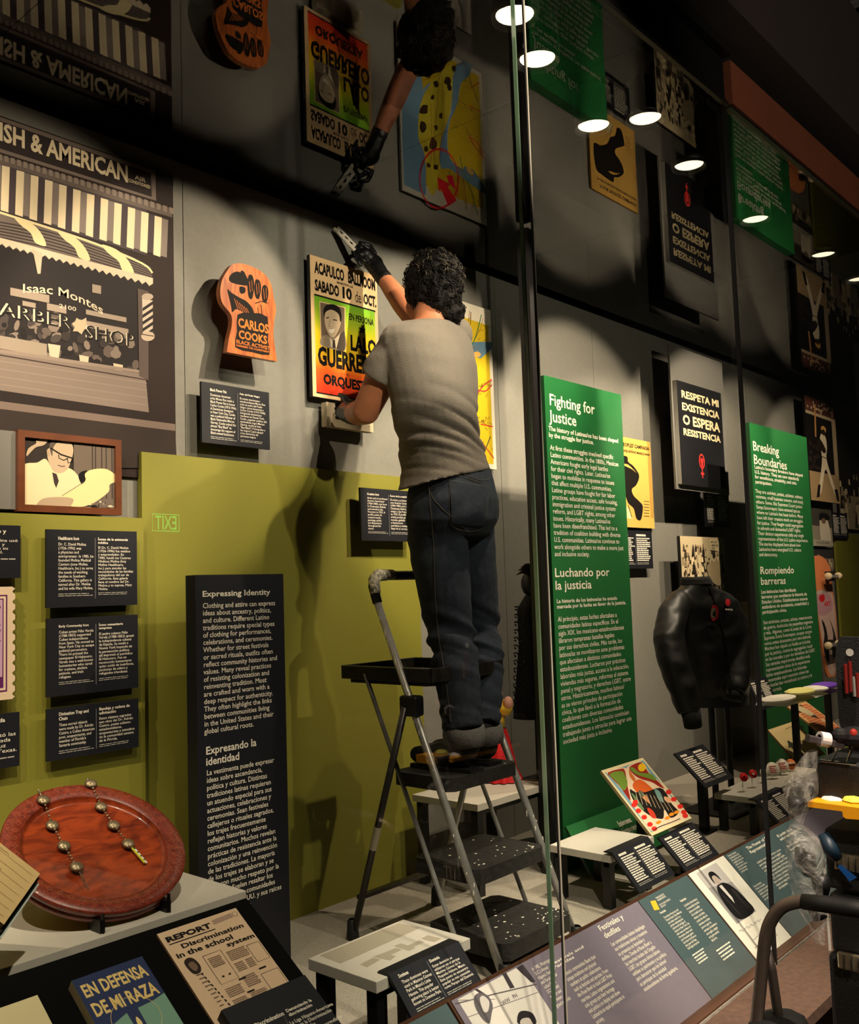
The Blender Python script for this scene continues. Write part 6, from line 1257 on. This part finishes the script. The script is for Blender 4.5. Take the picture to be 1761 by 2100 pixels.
# ================================================================== BEADED COSTUME (seen between the pane edge and the ladder)
q0 = pY(1098, 1400, 2.5); t = thing('beaded_costume', (q0.x, q0.y, 0)); tag(t, 'dim beaded dance costume with feather crest on a slim stand near the pane edge', 'costume')
b = MB(); b.tube([(q0.x, q0.y, 0), (q0.x, q0.y, pY(1090, 1220, 2.5).z)], .012, M['black']); b.lathe([(0, 0), (.12, 0), (.12, .01), (0, .012)], (q0.x, q0.y, 0), M['black']); b.build('stand', t)
bead = mat('dark_bead', (50, 70, 84), .25, .5, var=.8, scale=300, bump=.5)
b = MB(); zA = pY(1098, 1220, 2.5).z; zB = pY(1098, 1470, 2.5).z
b.loft([ringz((q0.x, q0.y, zA), .03, .03), ringz((q0.x, q0.y, zA-.06), .09, .05), ringz((q0.x, q0.y, zA-.22), .075, .06), ringz((q0.x, q0.y, zB), .12, .09)], mat('dark_cloth', (26, 24, 30), .8)); cb = b.build('dress', t, True)
b = MB()
for i in range(14):
    z = zA-.05-(zA-zB-.06)*i/14; r_ = .085+.03*i/14
    for j in range(26): a = 2*PI*j/26; b.ball((q0.x+r_*1.08*math.cos(a), q0.y+r_*.8*math.sin(a), z-.012*(j % 2)), .0042, bead, 6, 4)
b.build('bead_row', cb, True)['kind'] = 'stuff'
b = MB(); b.ball((q0.x, q0.y, zA+.05), (.045, .05, .06), M['black']); hh = b.build('head_form', t, True)
b = MB()
for i in range(9): a = .3+.3*i; b.tube([(q0.x-.0, q0.y, zA+.09), (q0.x-.05*math.cos(a)-.02, q0.y, zA+.09+.05*math.sin(a)), (q0.x-.10*math.cos(a)-.03, q0.y-.01, zA+.07+.07*math.sin(a))], [.004, .007, .001], mat('feather', (120, 70, 44), .8), 6)
b.build('feather', hh)
b = MB()
for i in range(16): x = q0.x-.09+.012*i; b.tube([(x, q0.y-.08, zB+.02), (x+.004, q0.y-.085, zB-.09-.02*math.sin(i*2))], .0035, C(190, 170, 130), 5)
b.build('fringe_tassel', t)
for dx in (-.03, .05): b = MB(); b.ball((q0.x+dx, q0.y-.06, pY(1110, 1580, 2.5).z), (.028, .055, .022), C(206, 200, 190)); b.build('shoe', t, True)
b = MB(); zz = pY(1110, 1580, 2.5).z-.024; b.box((q0.x-.1, q0.y-.14, zz-.02), (q0.x+.12, q0.y+.05, zz), M['dark_steel']); b.build('shoe_shelf', t)
# ================================================================== BLACK JACKET
YJ = 2.15; t = thing('satin_jacket', (pY(1455, 1430, YJ).x, YJ, pY(1455, 1430, YJ).z)); tag(t, 'black satin bomber jacket with red eagle patch on a headless mannequin', 'jacket')
sat = mat('satin', (8, 8, 8), .48, var=.2, scale=12)
def J(x, y, d=0): return pY(x, y, YJ+d)
jk = MB(); JL = Vector((.80, -.60, 0)); JN = Vector((-.60, -.80, 0))   # across the shoulders; out of the chest
def jring(c, a, b_, n=28, pw=2.3, t=0):
    out = []
    for j in range(n):
        q = 2*PI*j/n; x = a*abs(math.cos(q))**(2/pw)*(1 if math.cos(q) >= 0 else -1); y = b_*abs(math.sin(q))**(2/pw)*(1 if math.sin(q) >= 0 else -1); out.append(Vector(c)+JL*x-JN*y+Vector((0, 0, t*x)))
    return out
jr = [(1427, 1190, .062, .055), (1430, 1202, .09, .07), (1436, 1216, .15, .088), (1441, 1234, .185, .105), (1447, 1262, .195, .12), (1453, 1300, .185, .125), (1459, 1345, .178, .122), (1465, 1388, .176, .12), (1470, 1412, .168, .115), (1473, 1432, .155, .108)]
jk.loft([jring(J(x, y), a, b_) for x, y, a, b_ in jr], M['skin'])
def slv(pts, rs): jk.tube([J(*p) for p in pts], rs, M['skin'], 18); jk.ball(J(*pts[0]), rs[0], M['skin'])
slv([(1391, 1236, .05), (1377, 1262, .05), (1371, 1310, .03), (1383, 1360, .0), (1400, 1410, -.03), (1414, 1458, -.05)], [.060, .070, .074, .076, .070, .058])
slv([(1487, 1240, -.06), (1502, 1275, -.08), (1510, 1330, -.10), (1511, 1380, -.12), (1507, 1420, -.13)], [.058, .066, .070, .066, .052])
def jdz(p, n): return .010*noise.noise(Vector((p.x*5, p.y*5, p.z*4)))+.008*noise.noise(Vector((p.x*9-p.z*7, p.y*9, p.z*12)))+.003*noise.noise(p*26)
jo = place(remesh(jk, .010, 4, jdz), 'jacket_shell', sat, t); bjk = bvh_of(jo)
b = MB(); b.loft([jring(J(1429, 1198), .080, .066), jring(J(1427, 1190), .074, .060), jring(J(1425, 1183), .070, .056), jring(J(1426, 1187), .058, .046)], mat('rib_knit', (15, 15, 15), .9, bump=.4, scale=150), False); b.build('collar', t, True)
b = MB(); b.tube([J(1413, 1450, -.05), J(1418, 1470, -.06), J(1421, 1490, -.06)], [.050, .044, .042], M['rib_knit'], 16); b.build('cuff', t, True)
b = MB(); b.tube([J(1507, 1416, -.13), J(1505, 1436, -.13)], [.046, .042], M['rib_knit'], 16); b.build('cuff', t, True)
b = MB(); b.loft([jring(J(1471, 1416), .160, .112), jring(J(1473, 1432), .154, .108), jring(J(1474, 1446), .152, .106)], M['rib_knit'], False); b.build('waistband', t, True)
seam('zip', bjk, [(1450, 1196), (1470, 1250), (1490, 1330), (1502, 1420)], .004, M['dark_steel'], t)
def patch(nm, cx_, cy_, pts, mt, off):
    b = MB(); q = [hit(bjk, cx_+x, cy_+y, off) for x, y in pts]
    if any(p is None for p in q): return
    n = Vector((-.5, -.8, .1)).normalized(); b.face(q[::-1], mt); b.build(nm, t)
patch('emblem_patch', 1463, 1257, [(-6, -10), (-2, -16), (5, -15), (9, -4), (8, 10), (-2, 17), (-7, 12), (-7, 0)], C(196, 30, 44), .006)
patch('emblem_patch', 1462, 1257, [(6*math.cos(a)-1, 11*math.sin(a)) for a in [i*PI/8 for i in range(16)]], C(232, 220, 200), .010)
patch('emblem_patch', 1462, 1257, [(-4, 2), (2, -7), (2, 8), (-1, 5)], C(18, 15, 15), .014)
patch('button_badge', 1490, 1236, [(5*math.cos(a), 7*math.sin(a)) for a in [i*PI/8 for i in range(16)]], C(206, 40, 52), .008)
for k_, x in enumerate((1487, 1491, 1495, 1499)): patch('stitched_name', x, 1250+k_*.3, [(-1.5, -2), (1.4, -2), (1.4, 1.5), (-1.5, 1.5)], C(220, 210, 190), .006)
p = J(1474, 1450); zb = p.z
for dx in (-.09, .09): b = MB(); b.tube([(p.x+dx, p.y, .0), (p.x+dx, p.y, zb+.08)], .016, M['black'], 12); b.build('stand_pole', t)
b = MB(); b.box((p.x-.2, p.y-.14, 0), (p.x+.2, p.y+.14, .01), M['black']); b.build('stand_base', t)
# slim black uprights behind the jacket
for x, y0, Y_ in ((1482, 1700, 2.5), (1368, 1700, 2.4)):
    a = onZ(x, y0, 0.0)
# ================================================================== TOOL CART, BAG, HANDLE (outside the glass)
XT = 2.0
def TZ(x, y, X=XT): return onX(x, y, X)
blk = mat('tool_plastic', (13, 13, 14), .5, bump=.3, scale=300); a = TZ(1700, 1900); y1_ = a.y
t = thing('tool_cart', (XT+.25, y1_-.25, GF)); tag(t, 'black rolling tool cart of stacked drawers with silver latches, outside the glass', 'cart')
def zt2(y): return TZ(1725, y).z
def tbox(nm, yl, ztop, zbot, dx=0, mt=None, par=None, ln=.5):
    b = MB(); yl_ = TZ(yl, (ztop+zbot)/2).y; b.box((XT+dx, yl_-ln, zt2(zbot)), (XT+dx+.3, yl_, zt2(ztop)), mt or blk); return bevel(b.build(nm, par or t), .008)
d1 = tbox('top_box', 1672, 1562, 1650, .0); d2 = tbox('drawer', 1688, 1705, 1830, .01); d3 = tbox('drawer', 1697, 1840, 1960, .012)
b = MB(); yl_ = TZ(1697, 2050).y; b.box((XT+.012, yl_-.5, GF), (XT+.32, yl_, zt2(1965)), blk); bevel(b.build('base_box', t), .01)
b = MB(); y0_ = TZ(1715, 1450).y; b.prism([TZ(1716, 1318, XT+.1), TZ(1712, 1350, XT+.1), TZ(1720, 1480, XT+.1), TZ(1740, 1540, XT+.1), TZ(1790, 1565, XT+.1), TZ(1860, 1560, XT+.1), TZ(1860, 1310, XT+.1), TZ(1722, 1306, XT+.1)], (.025, 0, 0), blk); lid = b.build('open_lid', t)
for x, y, l_, c in ((1733, 1380, 60, (104, 22, 18)), (1742, 1375, 62, (104, 22, 18)), (1750, 1400, 40, (120, 116, 110)), (1757, 1395, 50, (104, 22, 18))):
    b = MB(); b.tube([TZ(x, y-l_*.3, XT+.09), TZ(x+3, y+l_*.7, XT+.09)], .004, C(*c), 8); b.build('screwdriver', lid)
b = MB(); b.disc(TZ(1742, 1338, XT+.097), (-1, 0, 0), .008, C(170, 166, 160), 16); b.build('lid_button', lid)
for yc, xc in ((1768, 1735), (1972, 1742)):
    o_ = d2 if yc < 1800 else d3
    b = MB(); q = TZ(xc, yc, XT-.001); b.box((XT-.008, q.y-.036, q.z-.016), (XT+.004, q.y+.022, q.z+.016), mat('latch_metal', (196, 180, 148), .25, .9)); la = bevel(b.build('latch', o_), .003)
    for k_ in range(3): b = MB(); b.tube([(XT-.010, q.y-.02+.014*k_, q.z-.014), (XT-.010, q.y-.02+.014*k_, q.z+.014)], .0018, M['chrome'], 6); b.build('latch_wire', la)
b = MB(); q = TZ(1715, 1563, XT-.002); b.tube([q+Vector((-.002, .03, .0)), q+Vector((-.004, -.04, 0))], .003, M['chrome'], 8); b.tube([q+Vector((-.002, .01, .0)), q+Vector((-.004, -.01, .035))], .002, M['chrome'], 6); b.tube([q+Vector((-.002, -.02, .0)), q+Vector((-.004, -.035, .035))], .002, M['chrome'], 6); b.build('clip_handle', d1)
# yellow tray
yt = mat('yellow_plastic', (232, 158, 22), .4); zz = zt2(1655); b = MB()
o_pts = [(1655, 1642), (1800, 1664), (1800, 1700), (1734, 1678), (1728, 1672), (1727, 1660), (1655, 1655)]
b = MB(); P_ = [TZ(x, y, XT-.045) for x, y in ((1655, 1643), (1800, 1662), (1800, 1684), (1734, 1679), (1728, 1674), (1727, 1664), (1656, 1655))]; b.prism(P_[::-1], (.3, 0, 0), yt); yo = b.build('yellow_tray', t); bevel(yo, .003)
for i, (x, c) in enumerate(((1706, (214, 206, 198)), (1752, (206, 200, 80)))):
    b = MB(); q = TZ(x, 1650, XT); b.ball(q+Vector((.03, -.0, .008)), (.05, .032, .012), C(*c), 10, 6); tag(b.build('folded_cloth'), ('pale', 'yellow-green')[i]+' rag lying on the yellow tray of the tool cart', 'cloth', 'rags on the tool cart')
# things lying on top of the top box
b = MB(); b.bar(TZ(1655, 1514, XT-.04), TZ(1790, 1540, XT+.05), .022, .014, mat('grey_metal', (92, 82, 84), .4, .6, var=.4, scale=40)); o = bevel(b.build('metal_bar'), .002); tag(o, 'grey metal rail lying across the top of the tool cart', 'bar')
b = MB(); q = TZ(1722, 1508, XT); b.ball(q, (.016, .016, .016), C(30, 28, 28)); b.lathe([(.009, 0), (.015, 0), (.015, .02), (.009, .02)], q+Vector((-.01, .02, -.01)), C(210, 200, 196), 16, ax=(-.7, .6, .2)); o = b.build('drill_chuck'); tag(o, 'black and white drill end lying on the tool cart', 'drill')
b = MB(); q = TZ(1752, 1512, XT+.02); b.ball(q, (.03, .03, .022), C(26, 24, 26), 12, 8); b.ball(q+Vector((-.02, -.005, .01)), (.008, .008, .01), C(150, 40, 30), 8, 6); o = b.build('power_tool_body'); tag(o, 'dark rounded power tool on the tool cart', 'tool')
b = MB(); q = TZ(1708, 1533, XT); b.face([q, q+Vector((0, -.03, .004)), q+Vector((.02, -.035, .006)), q+Vector((.02, .0, .004))], C(150, 190, 60)); b.prism([q, q+Vector((0, -.03, .004)), q+Vector((.02, -.035, .006)), q+Vector((.02, .0, .004))], (0, 0, -.001), C(150, 190, 60)); o = b.build('green_note'); tag(o, 'small bright green paper note on the tool cart', 'paper')
# blue tapes / blue glove
b = MB(); b.tube([TZ(1688, 1712, XT-.03), TZ(1702, 1740, XT-.04), TZ(1718, 1760, XT-.03)], [.012, .016, .010], mat('blue_nitrile', (14, 36, 52), .5)); o = b.build('blue_glove', None, True); tag(o, 'dark blue rubber glove hanging at the side of the tool cart', 'glove')
b = MB(); P_ = [TZ(x, y, XT-.012) for x, y in ((1714, 1774), (1724, 1774), (1756, 1800), (1742, 1808))]; b.prism(P_[::-1], (.002, 0, 0), mat('blue_tape', (20, 84, 160), .5)); o = b.build('blue_tape'); tag(o, 'strip of bright blue tape on the tool cart drawer', 'tape')
# clear plastic bag with black gloves inside
pm = bpy.data.materials.new('clear_plastic'); pm.use_nodes = True; nt = pm.node_tree; nt.nodes.clear(); o_ = nt.nodes.new('ShaderNodeOutputMaterial'); mx = nt.nodes.new('ShaderNodeMixShader'); tr = nt.nodes.new('ShaderNodeBsdfTransparent'); pr_ = nt.nodes.new('ShaderNodeBsdfPrincipled')
pr_.inputs['Base Color'].default_value = (.62, .58, .52, 1); pr_.inputs['Roughness'].default_value = .15; nz = nt.nodes.new('ShaderNodeTexNoise'); nz.inputs['Scale'].default_value = 22; nz.inputs['Detail'].default_value = 4; nz.inputs['Distortion'].default_value = 1.5; rp = nt.nodes.new('ShaderNodeValToRGB'); rp.color_ramp.elements[0].position = .35; rp.color_ramp.elements[0].color = (.05, .05, .05, 1); rp.color_ramp.elements[1].position = .75; rp.color_ramp.elements[1].color = (.42, .42, .42, 1)
tcn = nt.nodes.new('ShaderNodeTexCoord'); nt.links.new(tcn.outputs['Object'], nz.inputs['Vector']); nt.links.new(nz.outputs['Fac'], rp.inputs[0]); nt.links.new(rp.outputs[0], mx.inputs[0]); nt.links.new(tr.outputs[0], mx.inputs[1]); nt.links.new(pr_.outputs[0], mx.inputs[2]); nt.links.new(mx.outputs[0], o_.inputs[0])
bmp = nt.nodes.new('ShaderNodeBump'); bmp.inputs['Strength'].default_value = .8; bmp.inputs['Distance'].default_value = .02; nt.links.new(nz.outputs['Fac'], bmp.inputs['Height']); nt.links.new(bmp.outputs[0], pr_.inputs['Normal'])
XB_ = XT-.09; rings = []
for x, y, w_ in ((1664, 1538, 12), (1655, 1570, 20), (1644, 1600, 32), (1642, 1625, 34), (1640, 1650, 22), (1632, 1690, 13), (1642, 1715, 34), (1652, 1760, 38), (1656, 1810, 36), (1664, 1860, 28), (1676, 1900, 16), (1681, 1935, 9)):
    c = TZ(x, y, XB_); L_ = (TZ(x-w_, y, XB_)-TZ(x+w_, y, XB_)).length/2; ring = []
    for j in range(28):
        a_ = 2*PI*j/28; q = c+Vector((.035*math.sin(a_)*min(1, L_/.03), L_*math.cos(a_), 0)); q += Vector((1, .6, .6))*.012*noise.noise(q*28); ring.append(q)
    rings.append(ring)
t2 = thing('plastic_bag', tuple(TZ(1681, 1935, XB_))); tag(t2, 'clear crumpled plastic bag holding black gloves, hanging beside the tool cart', 'bag')
b = MB(); b.loft(rings, pm, False); b.build('bag_film', t2, True)
for i, (pts, r_) in enumerate((([(1634, 1638), (1632, 1655), (1630, 1668)], [.018, .014, .006]), ([(1656, 1750), (1658, 1780), (1656, 1795)], [.014, .016, .010]), ([(1640, 1740), (1640, 1765), (1644, 1780)], [.010, .010, .005]), ([(1680, 1795), (1684, 1815), (1686, 1840)], [.016, .018, .010]), ([(1672, 1862), (1682, 1885)], [.016, .014]))):
    b = MB(); b.tube([TZ(x, y, XB_) for x, y in pts], r_, M['glove'], 10); tag(b.build('black_glove', None, True), ['black glove knotted in the neck of the plastic bag', 'longest black glove in the middle of the plastic bag', 'thin black glove at the bag\'s left side', 'black glove against the right side of the bag', 'black glove at the bottom of the bag'][i], 'glove', 'gloves in the plastic bag')
# curved tube handle of a folding trolley
XH = 1.74
t = thing('folding_trolley', tuple(onX(1560, 2300, XH))); tag(t, 'folding trolley with curved bronze tube handle and black grip beside the tool cart', 'trolley')
tb = mat('bronze_tube', (112, 98, 88), .35, .6, var=.1, scale=20)
HP = [onX(x, y, XH) for x, y in ((1540, 2230), (1548, 2130), (1561, 2000), (1570, 1920), (1584, 1882), (1604, 1860), (1628, 1851), (1652, 1849))]; rr_ = .0115
b = MB(); b.tube(spline([tuple(p) for p in HP], 5, False), rr_, tb, 14); b.build('handle_tube', t, True)
b = MB(); b.tube([onX(x, y, XH) for x, y in ((1646, 1849), (1690, 1854), (1740, 1862), (1800, 1868))], [.0135, .0145, .0145, .014], M['rubber'], 14); b.build('grip', t, True)
b = MB(); b.tube([onX(x, y, XH+.03) for x, y in ((1572, 1950), (1582, 1990), (1592, 2060), (1606, 2140))], .009, mat('dark_tube', (54, 46, 40), .5, .4), 12); b.build('brace_tube', t, True)
b = MB(); b.ball(onX(1594, 2108, XH+.02), (.08, .05, .02), M['rubber']); b.build('hinge_pad', t, True)
# steel edge strip beside the cart
b = MB(); P_ = [TZ(x, y, XT-.02) for x, y in ((1687, 1765), (1690, 1765), (1703, 1950), (1699, 1950))]; b.prism(P_[::-1], (.004, 0, 0), C(206, 200, 192)); b.build('edge_strip', bpy.data.objects['tool_cart'])
# ================================================================== GALLERY SIGNS BEHIND THE VIEWER (seen only as reflections)
d = ray(340, 1072); P_ = CAM+d*(5.4/d.y); ex = Vector((P_.x, 2*GY-P_.y, P_.z)); Sx = Sheet(ex, (0, 0, 1), (-1, 0, 0))
b = MB(); b.box((ex.x-.12, ex.y-.03, ex.z-.07), (ex.x+.12, ex.y-.002, ex.z+.07), M['black']); o = b.build('exit_sign'); tag(o, 'green lit exit sign, seen mirrored in the glass over the olive panel', 'sign')
A = Art(Sx, .001); gm = mat('exit_green', (60, 220, 90), .5, emit=7)
A.line([(-.1, -.055), (.1, -.055), (.1, .055), (-.1, .055), (-.1, -.055)], .006, gm, px=False); A.text('EXIT', (-.08, .045), (.08, -.045), gm, px=False, bold=.01); A.done('lettering', o)
# ---- look-alikes of one kind carry one group
GROUPS = {'label_plaque': 'label plaques of the exhibit', 'text_panel': 'freestanding text panels', 'display_table': 'low display tables', 'olive_panel': 'olive wall panels', 'divination_chain': 'chains on the wooden tray', 'drawing': 'tilted drawings in the far bay', 'photograph_board': 'photograph prints on the wall', 'mounting_block': None}
for o in list(SC.objects):
    k = o.name.split('.')[0]
    if o.parent is None and o.get('category') and not o.get('group') and GROUPS.get(k): o['group'] = GROUPS[k]
